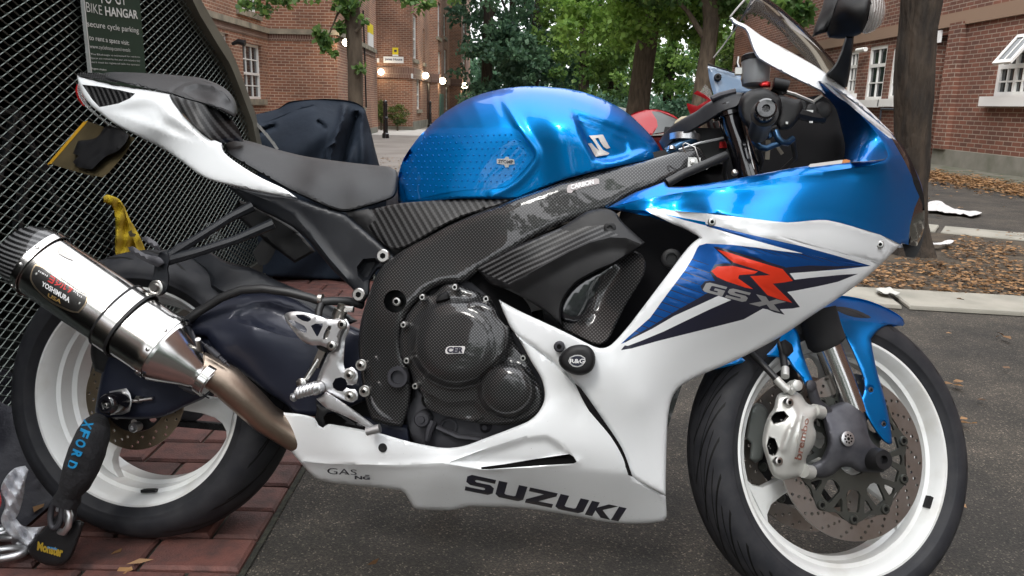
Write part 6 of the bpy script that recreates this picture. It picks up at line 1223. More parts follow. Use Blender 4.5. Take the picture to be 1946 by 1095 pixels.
mb.tube([fR.L(dr[0]-.1,.25,1.0),fR.L(dr[1]+1.4,.25,1.0)],.022,8); mb.tube([fR.L(dr[0]-.05,.25,.12),fR.L(dr[1]+1.4,.25,.12)],.015,6); mb.tube([fR.L(dr[1]+1.4,.25,0),fR.L(dr[1]+1.4,.25,1.0)],.02,6)
mb.add([fR.L(dr[0],.22,.08),fR.L(dr[1],.22,.08),fR.L(dr[1],.22,.72),fR.L(dr[0],.22,.72)],[(0,1,2,3)])
tag(base_at(mb.build('railing',[M('dark_railing',(.03,.035,.045),.5)]),fR.L(am,.25,0)),'dark metal railing and gate in front of the doorway of the right building','railing')
# ---- bollards
def bollard(p, h, label):
    t=empty('bollard',Vector((p.x,p.y,0)),label,'bollard','black bollards across the path'); P_=Vector((p.x,p.y,0)); Z=Vector((0,0,1)); r=h*.062
    mb=MB(); mb.lathe(P_,Z,[(0,r*1.55),(h*.12,r*1.45),(h*.14,r*1.1),(h*.50,r),(h*.51,r*1.15),(h*.55,r*1.15),(h*.56,r*.95),(h*.86,r*.9)],18); mb.build('post',[GLBLK],t)
    mb=MB(); mb.lathe(P_,Z,[(h*.86,r*1.15),(h*.885,r*1.15),(h*.89,r*.8),(h*.93,r*1.0),(h*.97,r*.8),(h*.985,r*.35),(h,0)],18); mb.build('cap',[GLBLK],t)
g_=G(733,263); bollard(g_,(263-195)/FPX*g_.y*1.03,'black bollard nearest the left brick building in front of the bush')
g_=G(817,243); bollard(g_,(243-195)/FPX*g_.y*1.03,'black bollard partly hidden by the blue fuel tank')
# ============================================================ TREES
def foliage_mat(name, c1, c2, tr=.35):
    m=bpy.data.materials.new(name); m.use_nodes=True; nt=m.node_tree; b=nt.nodes['Principled BSDF']; b.inputs['Roughness'].default_value=.55
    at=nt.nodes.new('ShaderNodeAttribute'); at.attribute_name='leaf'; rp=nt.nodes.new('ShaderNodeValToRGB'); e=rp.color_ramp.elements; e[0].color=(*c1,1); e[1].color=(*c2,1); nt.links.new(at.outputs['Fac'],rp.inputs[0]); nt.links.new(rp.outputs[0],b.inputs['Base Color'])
    t=nt.nodes.new('ShaderNodeBsdfTranslucent'); nt.links.new(rp.outputs[0],t.inputs['Color']); mx=nt.nodes.new('ShaderNodeMixShader'); mx.inputs[0].default_value=tr
    out=nt.nodes['Material Output']; nt.links.new(b.outputs[0],mx.inputs[1]); nt.links.new(t.outputs[0],mx.inputs[2]); nt.links.new(mx.outputs[0],out.inputs[0]); return m
LG=foliage_mat('bright_maple_leaves',(.06,.145,.028),(.28,.46,.09),.5); LM=foliage_mat('mid_green_leaves',(.05,.12,.03),(.24,.38,.09),.5); LD=foliage_mat('dark_green_leaves',(.04,.095,.06),(.17,.31,.17),.5); LBU=foliage_mat('bush_leaves',(.03,.06,.01),(.16,.20,.04)); LBR=foliage_mat('fallen_leaves',(.09,.045,.018),(.36,.20,.085),.15)
BARK=M('bark',(.055,.042,.030),.95); vary(BARK,(.12,.095,.068),14,8,(.35,.7),bump=1,bscale=30,stretch=(1,1,.25),dist=.02)
BARKD=M('bark_dark',(.018,.014,.011),.95); vary(BARKD,(.055,.040,.028),18,8,(.38,.72),bump=1,bscale=40,stretch=(1,1,.25),dist=.02)
def leafmesh(name, C, N_leaf, spread, size, mat, parent, flat=0.0, seed=1, up=None):
    """many small bent leaves round the clump centres C"""
    r=np.random.default_rng(seed); C=np.asarray(C,float); k=len(C); idx=r.integers(0,k,N_leaf); rr=r.normal(size=(N_leaf,3)); rr/=np.linalg.norm(rr,axis=1)[:,None]; rad_=r.random(N_leaf)**.45
    pos=C[idx,:3]+rr*rad_[:,None]*spread*(C[idx,3:4] if C.shape[1]>3 else 1)*np.array([1,1,.62])
    a=r.normal(size=(N_leaf,3)); a[:,2]-=.25; a/=np.linalg.norm(a,axis=1)[:,None]; n=r.normal(size=(N_leaf,3)); n[:,2]+=.9; n-=a*(n*a).sum(1)[:,None]; n/=np.linalg.norm(n,axis=1)[:,None]; s=np.cross(n,a)
    if flat: a[:,2]*=1-flat; s[:,2]*=1-flat
    sz=size*(.6+.8*r.random(N_leaf))[:,None]
    v=np.stack([pos,pos+a*sz*.5+s*sz*.38+n*sz*.10,pos+a*sz,pos+a*sz*.5-s*sz*.38+n*sz*.10],1).reshape(-1,3)
    f=np.arange(N_leaf*4).reshape(-1,4); me=bpy.data.meshes.new(name); me.vertices.add(len(v)); me.vertices.foreach_set('co',v.ravel()); me.loops.add(N_leaf*4); me.loops.foreach_set('vertex_index',f.ravel()); me.polygons.add(N_leaf); me.polygons.foreach_set('loop_start',np.arange(0,N_leaf*4,4)); me.polygons.foreach_set('loop_total',np.full(N_leaf,4)); me.update(calc_edges=True)
    tone=np.clip((C[idx,4] if C.shape[1]>4 else .5)+r.normal(size=N_leaf)*.22,0,1); at=me.attributes.new('leaf','FLOAT','POINT'); at.data.foreach_set('value',np.repeat(tone,4)); me.materials.append(mat); return link(name,me,parent)
def crown(cx,cy,cz,rx,ry,rz,n,seed,tone=.5):
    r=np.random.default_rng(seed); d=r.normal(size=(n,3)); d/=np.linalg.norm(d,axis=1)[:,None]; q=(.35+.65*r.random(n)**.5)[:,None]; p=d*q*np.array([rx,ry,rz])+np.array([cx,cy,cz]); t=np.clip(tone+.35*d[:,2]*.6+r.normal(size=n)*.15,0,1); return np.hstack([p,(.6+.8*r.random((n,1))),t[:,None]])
def trunk(mb, base, h, r0, r1, lean=(0,0), branches=(), seed=3, n=14):
    r=random.Random(seed); pts=[];rs=[]
    for i in range(15):
        t=i/14; pts.append(Vector((base[0]+lean[0]*t+math.sin(t*7+seed)*.02*h*.08,base[1]+lean[1]*t,base[2]+h*t if len(base)>2 else h*t))); rs.append((r0+(r1-r0)*t)*(1+.35*math.exp(-t*18))*(1+.05*math.sin(9*t+seed)))
    mb.tube(pts,rs,n)
    for (t,dx,dy,dz,rr) in branches:
        p=pts[0].lerp(pts[-1],t); mb.tube([p,p+Vector((dx*.35,dy*.35,dz*.5)),p+Vector((dx*.7,dy*.7,dz*.8)),p+Vector((dx,dy,dz))],[rr,rr*.7,rr*.45,rr*.2],8)
    return pts
def tree(name,label,base,h,r0,r1,crowns,nleaf,spread,size,mat,bark,seed,lean=(0,0),branches=(),group=None):
    t=empty(name,Vector((base[0],base[1],0)),label,'tree',group); mb=MB(); trunk(mb,base,h,r0,r1,lean,branches,seed); mb.build('trunk',[bark],t,angle=60)
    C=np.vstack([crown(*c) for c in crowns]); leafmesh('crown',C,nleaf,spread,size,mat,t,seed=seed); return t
# slim tree in front of the left building
bx_=PY(676,210,9.6)
t=empty('tree',Vector((bx_.x,bx_.y,0)),'slim dark tree trunk behind the covered motorcycle with thin leafy twigs','tree'); mb=MB(); tp=PY(669,0,9.6); 
mb.tube([Vector((bx_.x+.02,9.6,0)),Vector((bx_.x+.01,9.6,.5)),Vector((bx_.x,9.6,bx_.z)),PY(675,120,9.6),PY(672,60,9.6),PY(667,0,9.6),PY(664,-60,9.6),PY(668,-200,9.6)],[.11,.10,.092,.092,.095,.10,.095,.07],14)
tw=[[(655,5),(640,30),(628,60),(616,85)],[(672,10),(650,-5),(600,-12),(540,-8),(480,5)],[(676,60),(690,48),(697,40)],[(680,120),(686,135),(684,150)],[(640,-10),(655,10),(668,30)]]
for q in tw: mb.tube([PY(x,y,9.5) for x,y in q],[.02,.012,.009,.006,.004][:len(q)],6)
mb.build('trunk',[BARK],t)
C=[]
for x,y,r_,tn in ((480,8,1,.3),(500,20,1,.25),(465,12,.6,.4),(528,6,1,.4),(545,-5,1,.3),(515,-5,1.4,.4),(575,-8,1.2,.4),(600,-6,1,.4),(612,72,.7,.2),(605,60,.5,.3),(618,90,.5,.3),(630,100,.4,.5),(625,82,.6,.2),(650,52,.5,.2),(645,5,1,.3),(655,20,1,.2),(690,38,.6,.3),(640,-20,1.5,.3),(684,130,.4,.3),(662,15,.8,.2),(680,0,.8,.3),(785,2,.8,.3),(800,14,.8,.3),(815,5,.6,.3),(860,-4,.8,.3),(760,-10,1,.4)): 
    q=PY(x,y,9.45); C.append((q.x,q.y,q.z,r_,tn))
leafmesh('crown',C,900,.13,.075,LM,t,seed=5)
# two nearer trees in the middle
b1_=PY(1208,205,21.5); b2_=PY(1328,200,19.0)
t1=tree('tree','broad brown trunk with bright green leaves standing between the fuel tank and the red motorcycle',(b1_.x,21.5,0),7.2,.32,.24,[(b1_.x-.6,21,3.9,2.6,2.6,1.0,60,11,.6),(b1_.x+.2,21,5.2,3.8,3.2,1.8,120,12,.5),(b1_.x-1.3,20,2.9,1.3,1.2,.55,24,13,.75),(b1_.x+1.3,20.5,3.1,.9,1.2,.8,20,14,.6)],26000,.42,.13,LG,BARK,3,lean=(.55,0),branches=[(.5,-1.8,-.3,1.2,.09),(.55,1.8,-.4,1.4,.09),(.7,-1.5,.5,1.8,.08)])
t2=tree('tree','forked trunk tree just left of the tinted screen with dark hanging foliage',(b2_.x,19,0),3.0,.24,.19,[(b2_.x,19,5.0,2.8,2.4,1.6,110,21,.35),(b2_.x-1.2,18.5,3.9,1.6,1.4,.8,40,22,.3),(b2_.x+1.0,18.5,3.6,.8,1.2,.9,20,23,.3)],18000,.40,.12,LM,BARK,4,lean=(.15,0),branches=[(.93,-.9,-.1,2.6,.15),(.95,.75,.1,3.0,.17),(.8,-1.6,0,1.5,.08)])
# trees behind
specs=[(925,34,.28,'tall dark conifer-like tree right beside the end of the far brick building',LD,5.0,2.2,.25),(965,40,.3,'dark tree with thin upright limbs behind the fuel tank, second from the building end',LD,5.5,2.6,.2),(1010,37,.28,'dark tree in the gap of the courtyard directly above the tank filler',LD,4.6,2.6,.25),(1060,44,.34,'tall deep green tree behind the bright maple leaves',LM,6,3.2,.4),(1110,33,.25,'mid green tree filling the space left of the broad trunk',LM,4.2,2.5,.5),(1165,38,.3,'leafy tree just left of the broad trunk, farther back',LM,4.6,2.8,.45),(1270,36,.3,'tree behind the red motorcycle between the two nearer trunks',LM,4.2,2.8,.4),(1385,32,.3,'tree against the end wall of the right brick building',LM,4.6,2.2,.35)]
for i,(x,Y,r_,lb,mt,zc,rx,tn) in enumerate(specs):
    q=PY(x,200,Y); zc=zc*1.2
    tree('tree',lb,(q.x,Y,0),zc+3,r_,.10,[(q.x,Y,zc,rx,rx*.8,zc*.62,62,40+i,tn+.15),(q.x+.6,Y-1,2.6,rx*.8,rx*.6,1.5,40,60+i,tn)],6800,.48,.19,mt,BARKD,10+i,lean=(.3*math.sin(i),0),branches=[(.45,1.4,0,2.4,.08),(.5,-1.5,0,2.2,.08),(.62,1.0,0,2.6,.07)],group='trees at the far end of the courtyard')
C=[]; r=np.random.default_rng(77)
for i in range(230): C.append((r.uniform(-6,22),r.uniform(50,60),r.random()**2*4.2+.4,1.1,.2+.3*r.random()))
tag(leafmesh('woodland',C,17000,1.1,.36,LD,None,seed=9),'dense dark woodland closing the far end of the courtyard','woodland',kind='stuff')
C=[(x+r.uniform(-.4,.4),y+r.uniform(-.4,.4),z+r.uniform(-.2,.2),1,.35*r.random()) for x in np.arange(-1.5,6.6,.55) for y in (30,31) for z in (.35,.9)]
tag(leafmesh('hedge',C,12000,.5,.13,LD,None,seed=19),'low dark hedge and shrubs under the far trees','hedge',kind='stuff')
# big tree at the right
g_=G(1733,486); t=empty('tree',Vector((g_.x,g_.y,0)),'large dark rough trunk rising from the leaf covered verge at the right','tree')
def ty(x,y): return PY(x,y,g_.y)
mb=MB(); pts=[(1738,560),(1732,486),(1730,420),(1731,340),(1733,260),(1736,190),(1739,120),(1745,60),(1750,0),(1757,-80),(1765,-220)]; ws=[48,36,31,29,30,32,31,31,33,34,30]
P_=[ty(*q) for q in pts]; P_[0]=Vector((g_.x,g_.y,-.05)); P_[1]=Vector((g_.x,g_.y,.08))
V=[];F=[];n=64; m_=0; PP=[];RR=[]
for i in range(len(P_)-1):
    for j in range(12): t_=j/12; PP.append(P_[i].lerp(P_[i+1],t_)); RR.append((ws[i]*(1-t_)+ws[i+1]*t_)/FPX*g_.y*1.03)
for i,(p_,rr) in enumerate(zip(PP,RR)):
    for j in range(n):
        a=2*math.pi*j/n; d=Vector((math.cos(a),math.sin(a),0)); k=1+.10*noise.noise(Vector((d.x*1.6,d.y*1.6,p_.z*2.2)))+.09*noise.noise(Vector((d.x*5,d.y*5,p_.z*4)))+.05*noise.noise(Vector((d.x*13,d.y*13,p_.z*8))); V.append(p_+d*rr*k)
for i in range(len(PP)-1):
    for j in range(n): F.append((i*n+j,i*n+(j+1)%n,(i+1)*n+(j+1)%n,(i+1)*n+j))
mb.add(V,F); mb.tube([ty(1752,-60),ty(1700,-120),ty(1600,-140),ty(1500,-60)],[.06,.04,.02,.008],8); mb.build('trunk',[BARKD],t,angle=80)
C=[]
for x,y,r_,tn in ((1500,8,1,.2),(1480,0,1,.3),(1520,-10,1.2,.2),(1513,38,.5,.3),(1495,25,.6,.2),(1450,-20,1.4,.3),(1530,20,.6,.2),(1560,-40,1.5,.3),(1700,-130,3,.3),(1650,-110,3,.3)): q=ty(x,y); C.append((q.x,q.y,q.z,r_,tn))
leafmesh('crown',C,500,.10,.06,LM,t,seed=31)
# bushes
for (x,Y,rx,lb) in ((724,25.3,.16,'narrow green bush tucked behind the left building corner'),(755,25.3,.26,'rounded yellow green bush beneath the name board')):
    q=PY(x,220,Y); t=empty('bush',Vector((q.x,Y,0)),lb,'bush','bushes along the brick wall'); C=crown(q.x,Y,.55,rx,.2,.35,22,int(x),.6); leafmesh('leaves',C,1800,.14,.05,LBU,t,seed=int(x)); mb=MB(); mb.tube([Vector((q.x,Y,0)),Vector((q.x,Y,.4))],.03,6); mb.build('stem',[BARK],t)
# ============================================================ FALLEN LEAVES (uncountable)
r=np.random.default_rng(5)
def lverts(pts,size,seed,name,label):
    C=np.array([(p[0],p[1],p[2],1,r.random()) for p in pts]); o=leafmesh(name,C,len(C),.012,size,LBR,None,flat=.8,seed=seed); return tag(o,label,'leaves',kind='stuff')
pts=[]
kd=Vector((dk.x,dk.y)); kn=Vector((-dk.y,dk.x)); dist=(Vector((s2a.x,s2a.y))-Vector((k0.x,k0.y))).dot(kn)
for i in range(15000):
    a=r.uniform(-1.2,3.0); t_=r.random(); v=t_**1.5 if r.random()<.55 else r.random(); 
    if noise.noise(Vector((a*2.3,v*3.5,3)))+.35*(1-v)<.03+.35*r.random()*.6: continue
    p=Vector((k0.x,k0.y))+kd*a+kn*(v*dist*.98); pts.append((p.x,p.y,.018+.035*r.random()))
lverts(pts,.036,1,'leaf_litter','brown fallen leaves covering the soil verge behind the kerb')
pts=[]
for i in range(9000):
    a=r.random(); y=r.uniform(8.8,15); x=6.35-(y-11)*.06+r.normal()*.33; pts.append((x,y,.015+.03*r.random()))
lverts(pts,.06,2,'leaf_litter','drift of pale brown leaves along the foot of the right building')
pts=[]
for i in range(520):
    x=r.uniform(-4,6); y=r.uniform(1.2,14)
    if x<-.5 and y<8 and r.random()<.6: continue
    if abs(x)<.9 and y<3: continue
    pts.append((x,y,.022))
for q in ((1835,665),(1850,650),(1838,800),(1850,803),(1800,740),(1760,700),(1905,640),(1880,760),(1920,700),(244,1072),(247,1078),(236,1046),(700,1070),(640,870),(625,880)): 
    g_=G(*q,.02); pts.append((g_.x,g_.y,.024))
for i in range(700): q=(r.uniform(-3.5,-1.2),r.uniform(9.5,13)); pts.append((q[0],q[1],.02))
for i in range(60): 
    g_=G(620+r.normal()*6,785+r.normal()*10); pts.append((g_.x,g_.y,.03+.03*r.random()))
lverts(pts,.04,3,'scattered_leaves','single brown and yellow leaves lying about on the asphalt and paving')

# unseen trees added behind the viewpoint to darken reflections in paint and chrome
C=[]; r=np.random.default_rng(99)
for i in range(300):
    x=r.uniform(-16,16); hh_=4.6+3.4*math.sin(x*.55+1)+2.2*math.sin(x*1.7); C.append((x,r.uniform(-15,-11),max(.4,r.random()*hh_),1.2,.5*r.random()))
for i in range(34):  # overhead leaf clumps, added to darken upward reflections and cut skylight
    a=r.uniform(0,6.28); q=r.random()**.5; C.append((-1.5+5*q*math.cos(a),-6.5+3*q*math.sin(a),6.2+1.6*r.random(),.7,.5*r.random()))
tag(leafmesh('woodland',C,16500,1.1,.36,LD,None,seed=91),'unseen belt of trees behind the viewpoint, added for dark reflections on the motorcycle','woodland',kind='stuff')
# ============================================================ CYCLE HANGAR (mesh end panel faces the motorcycle)
XH=-1.30
HG_=empty('cycle_hangar',Vector((XH,2.3,0)),'dark cycle storage hangar with an arched end panel of diamond mesh behind the motorcycle tail','hangar')
def yz(x,y,X=XH): p=PX(x,y,X); return (p.y,p.z)
prof=[(4.10,0.0),(4.12,.22)]+[yz(x,y) for x,y in ((512,410),(503,345),(486,275),(475,219),(453,160),(437,119),(426,95),(405,62),(392,40),(371,5))]
yt,zt_=prof[-1]; prof+=[(yt-.22,zt_+.17),(yt-.5,zt_+.32),(yt-.85,zt_+.42),(1.6,zt_+.46),(.55,zt_+.46),(.55,0)]
prof=np.array(prof); inset=np.array([(.0,.0)])
ctr=prof.mean(0)
def shrink(P_,d):
    out=[];n=len(P_)
    for i in range(n):
        a=P_[i-1];b_=P_[i];c=P_[(i+1)%n]; t1=(b_-a)/np.linalg.norm(b_-a); t2=(c-b_)/np.linalg.norm(c-b_); n1=np.array([-t1[1],t1[0]]);n2=np.array([-t2[1],t2[0]]); nn=(n1+n2)/(1+n1@n2+1e-6); out.append(b_+nn*d)
    return np.array(out)
area=0.5*sum(prof[i][0]*prof[(i+1)%len(prof)][1]-prof[(i+1)%len(prof)][0]*prof[i][1] for i in range(len(prof))); sgn=1 if area>0 else -1
ins=shrink(prof,sgn*.062)
HM=M('hangar_grey_green_paint',(.17,.165,.13),.5,.1,.2); vary(HM,(.12,.115,.09),5,6,(.4,.7))
HB=M('hangar_dark_paint',(.012,.014,.013),.5)
MESHM=M('expanded_mesh_metal',(.10,.118,.108),.38,.6); vary(MESHM,(.15,.175,.158),3,4,(.3,.7))
mb=MB(); n=len(prof)
def v3(q,X): return Vector((X,q[0],q[1]))
V=[v3(q,XH+.03) for q in prof]+[v3(q,XH+.03) for q in ins]+[v3(q,XH-.03) for q in prof]+[v3(q,XH-.03) for q in ins]
F=[]
for i in range(n):
    j=(i+1)%n; F+=[(i,j,n+j,n+i),(2*n+i,3*n+i,3*n+j,2*n+j),(i,2*n+i,2*n+j,j),(n+i,n+j,3*n+j,3*n+i)]
mb.add(V,F); mb.build('arch_frame',[HM],HG_,angle=30)
# bottom rail where the mesh ends
zb=yz(12,783)[1]
mb=MB(); mb.b2((XH-.02,.55,.0),(XH+.012,4.1,zb-.01)); mb.build('base_rail',[M('hangar_base',(.05,.052,.045),.6)],HG_,smooth=False)
mb=MB()
for i in range(1,n-5):
    if i%2==0: continue
    a,b_=prof[i],prof[(i+1)%n]; t_=(b_-a); L=np.linalg.norm(t_); t_/=L; nn=np.array([t_[1],-t_[0]])*sgn
    c=(a+b_)/2+nn*.012; mb.box(Vector((XH-.06,c[0],c[1])),.05,max(.02,L*.36),.012,(Vector((1,0,0)),Vector((0,t_[0],t_[1])),Vector((0,nn[0],nn[1]))))
mb.build('roof_hinge',[HB],HG_,smooth=False)
# expanded metal mesh
cw,ch=.0555,.0262; V=[];F=[]
ip=ins; y0,z0=ip.min(0); y1,z1=ip.max(0); zmin=zb
def strand(p,q,wd,tilt):
    p=Vector((XH,*p));q=Vector((XH,*q)); d=(q-p).normalized(); s_=Vector((1,0,0)).cross(d); nx=(Vector((1,0,0))*math.cos(tilt)+s_*math.sin(tilt)); sy=d.cross(nx)
    b_=len(V)
    for e in (p,q):
        for a_,c_ in ((-1,-1),(1,-1),(1,1),(-1,1)): V.append(e+sy*(wd*a_)+nx*(.0010*c_))
    F.extend([(b_,b_+1,b_+5,b_+4),(b_+1,b_+2,b_+6,b_+5),(b_+2,b_+3,b_+7,b_+6),(b_+3,b_,b_+4,b_+7)])
ny=int((y1-y0)/cw)+2; nz=int((z1-zmin)/ch)+2
pts_=[];segs=[]
for k in range(nz*2+1):
    for i in range(ny+1):
        yy=y0+i*cw+(cw/2 if k%2 else 0); zz=zmin+k*ch/2
        a=(yy,zz)
        segs.append((a,(yy+cw/2,zz+ch/2),0)); segs.append((a,(yy-cw/2,zz+ch/2),1))
mid=np.array([((a[0]+b_[0])/2,(a[1]+b_[1])/2) for a,b_,_ in segs]); ok=inpoly(mid,ip)&(mid[:,1]>zmin)&(mid[:,0]>1.2)
for (a,b_,k),o_ in zip(segs,ok):
    if o_: 
        # the knuckle: strands bulge so the opening reads rounded
        strand(a,b_,.0020 if k==0 else .0018,.75 if k else -.75)
for k in range(nz*2+1):
    for i in range(ny+1):
        q=(y0+i*cw+(cw/2 if k%2 else 0),zmin+k*ch/2)
        if inpoly(np.array([q]),ip)[0] and q[0]>1.2: strand((q[0]-.0052,q[1]-.0008),(q[0]+.0052,q[1]+.0022),.0031,-.5)
me=mesh_from(V,F,[MESHM],False,name='mesh_panel'); link('mesh_panel',me,HG_)
# body behind the panel: roof skin, back, floor
mb=MB(); m_=len(prof)-1
for i in range(m_):
    a,b_=prof[i],prof[i+1]; mb.add([v3(a,XH-.03),v3(b_,XH-.03),v3(b_,XH-2.4),v3(a,XH-2.4)],[(0,1,2,3)])
mb.add([v3(q,XH-2.4) for q in prof],[tuple(range(n))]); mb.build('roof_skin',[HB],HG_,angle=30)
mb=MB(); mb.b2((XH-2.38,.6,.012),(XH-.04,4.0,.03)); mb.build('floor_tray',[HB],HG_,smooth=False)
# things dimly seen inside: two parked cycles' wheels
mb=MB()
for yy in (1.9,3.0): 
    for xx in (-1.75,): mb.lathe(Vector((xx,yy,.36)),Vector((1,0,.12)),[(-.012,.31),(-.012,.335),(.012,.335),(.012,.31)],30,closed=True)
mb.tube([(-1.75,1.9,.36),(-1.8,2.25,.85),(-1.75,2.75,.88),(-1.75,3.0,.36)],.016,8); mb.tube([(-1.8,2.25,.85),(-1.78,2.45,.33),(-1.75,2.75,.88)],.016,8)
tag(base_at(mb.build('stored_cycle',[M('dull_cycle',(.03,.033,.035),.5)]),(-1.75,2.4,.03)),'bicycle dimly visible inside the dark hangar behind the mesh','bicycle')
# sign on the mesh
SGN=M('sign_green',(.014,.036,.022),.5,0,.05,spec=.3); vary(SGN,(.018,.044,.028),6,3,(.4,.7)); XS=XH+.012
q=[PX(x,y,XS) for x,y in ((153,-60),(264,-60),(274,160),(169,160))]; yl=sum(PX(x,y,XS).y for x,y in ((157,0),(166,136)))/2; yr=sum(PX(x,y,XS).y for x,y in ((264,0),(272,136)))/2; zt1=PX(210,-70,XS).z; zb1_=PX(215,165,XS).z
SG_=empty('hangar_sign',Vector((XS,(yl+yr)/2,zb1_)),'dark green sign about secure cycle parking fixed to the hangar mesh','sign')
mb=MB(); mb.b2((XS,yl,zb1_),(XS+.006,yr,zt1)); mb.build('board',[SGN],SG_,smooth=False); mb=MB(); mb.b2((XS,yl-.006,zb1_),(XS+.010,yl,zt1)); mb.build('edge_strip',[M('sign_edge',(.5,.52,.5),.4)],SG_,smooth=False)
TX=M('sign_text',(.70,.72,.70),.5)
fsn=Frame(Vector((XS+.0085,yl,0)),Vector((0,1,0)),Vector((1,0,0)),Vector((0,0,1)))
def sline(s_,x0,y0,x1,y1,h,bold=0): # left-top px, right-top px, height px
    tl=fsn.P(x0,y0);tr=fsn.P(x1,y1);bl=fsn.P(x0+h*.08,y0+h); bl=Vector((tl.x,tl.y,bl.z)); text_plane('lettering',s_,tl,tr,bl,TX,SG_,bold=bold)
sline('TO GT',186,-22,238,-16,28,.0); sline('BIKE',163,4,193,11,18,-.012); sline('HANGAR',199,12,261,20,18,.02)
sline('secure cycle parking',165,39,263,53,15,.0); sline('to rent a space visit:',169,67,245,78,12,.0); sline('www.cyclehoop.com/rentals',170,84,247,92,10,-.01)
for k,s_ in enumerate(('This Bikehangar is maintained for residents','Spaces are rented by the year and include a key','users must be registered with the operator')): sline(s_,172,101+k*7.5,266,107+k*7.5,4.5,-.01)
sline('Suggest a location',174,128,202,131,5,.0)
# yellow cloth caught in the mesh
YC=M('yellow_cloth',(.50,.36,.012),.9); vary(YC,(.40,.29,.01),14,5,(.4,.7),bump=.8,bscale=160,dist=.003)
fcl=Frame(Vector((XH+.03,2,0)),Vector((0,1,0)),Vector((1,0,0)),Vector((0,0,1)))
cl=[(196,374),(203,370),(215,373),(228,380),(238,396),(246,415),(256,432),(266,450),(276,474),(270,484),(245,483),(220,486),(218,470),(219,440),(218,410),(214,393),(205,388),(197,384)]
s=Surf(fcl,cl,.01,edge=(4,.006),feats=[('fn',lambda p:.006*np.sin(p[:,0]*.30+p[:,1]*.05)+.004*np.sin(p[:,1]*.17)),('crease',A2([(232,385),(245,430),(262,480)]),.006,8)])
me_=panel('yellow_cloth',s,[YC,M('cloth_stain',(.06,.05,.02),.9)],None,step=4,thick=.004,regions=[(A2([(243,441),(250,437),(252,443),(259,445),(256,450),(248,450),(245,447)]),1)]); tag(base_at(me_,fcl.P(240,480)),'crumpled yellow cloth hooked on the hangar mesh above the rear tyre','cloth')
# ============================================================ COVERED MOTORCYCLE
CO=empty('covered_motorcycle',Vector((-1.1,4.15,0)),'parked motorcycle hidden beneath a creased navy blue cover between the hangar and the fuel tank','motorcycle')
CVM=M('navy_cover',(.008,.013,.022),.75,0,0,spec=.2); vary(CVM,(.013,.020,.032),4,6,(.35,.7),rough=(.65,.85),bump=.35,bscale=22,dist=.01)
fcv=Frame(Vector((-1.1,4.15,0)),Vector((1,0,0)),Vector((0,-1,0)),Vector((0,0,1)))
co=[(440,236),(478,220),(505,213),(530,206),(548,194),(580,190),(625,188),(660,191),(678,196),(692,206),(698,224),(705,250),(712,280),(722,318),(738,370),(760,430),(780,500),(770,524),(700,532),(600,530),(500,525),(430,520),(425,300)]
def cfold(p):
    x=p[:,0];y=p[:,1]; f=np.clip((y-190)/200,0,1)
    return .045*np.sin((x-560)*.075+.02*(y-200))*f*np.clip((x-600)/60,0,1)+.018*np.sin((x*.05+y*.06))*np.clip((y-205)/60,0,1)
s=Surf(fcv,co,[(440,236,.05),(530,206,.02),(625,188,.0),(692,206,.02),(600,230,.16),(500,260,.16),(660,260,.16),(600,330,.24),(480,400,.26),(720,400,.20),(600,520,.26),(760,500,.15)],edge=(5,.01),feats=[('fn',cfold),
  ('ridge',A2([(655,205),(650,232),(640,255),(632,280),(628,300),(620,330)]),.075,7,7),('crease',A2([(677,222),(668,250),(655,290),(648,330)]),-.09,12),('ridge',A2([(691,215),(688,250),(690,320)]),.04,7,7),('crease',A2([(480,258),(500,248),(520,240)]),-.05,7),('crease',A2([(605,232),(612,236),(618,243)]),-.03,5),('crease',A2([(618,300),(622,280),(634,272)]),.03,5),('crease',A2([(500,235),(560,210),(600,200)]),-.012,8),('rollm',A2(co[:17]),26,.7)])
panel('cover',s,[CVM],CO,step=5,thick=.01,mirror=True,angle=70)
mb=MB(); pp=[(478,226),(490,240),(503,254),(516,270),(527,285)]; 
for a,b_ in zip(pp,pp[1:]): mb.prism([fcv.P(a[0]-2,a[1],.30),fcv.P(b_[0]-2,b_[1],.30),fcv.P(b_[0]+3,b_[1]-2,.30),fcv.P(a[0]+4,a[1]-2,.30)],[fcv.P(a[0]-2,a[1],.29),fcv.P(b_[0]-2,b_[1],.29),fcv.P(b_[0]+3,b_[1]-2,.29),fcv.P(a[0]+4,a[1]-2,.29)])
mb.build('reflective_strap',[M('strap_grey',(.42,.42,.40),.5)],CO)
for (x,y) in ((652,512),(480,512)):
    c=fcv.P(x,y,.03); c.z=.30; W_=MB(); W_.lathe(c,fcv.N,[(-.03,.18),(-.035,.225),(-.03,.232),(.03,.232),(.035,.225),(.03,.18)],40,closed=True); W_=W_.build('wheel',[RIMW],CO)
    mb=MB(); mb.lathe(c,fcv.N,[(-.045,.232),(-.055,.26),(-.03,.295),(0,.302),(.03,.295),(.055,.26),(.045,.232)],40,closed=True); mb.build('tyre',[RUBH],W_)
mb=MB(); mb.box(fcv.L(.35,.0,.42),.5,.12,.14); mb.build('engine',[DALU],CO)
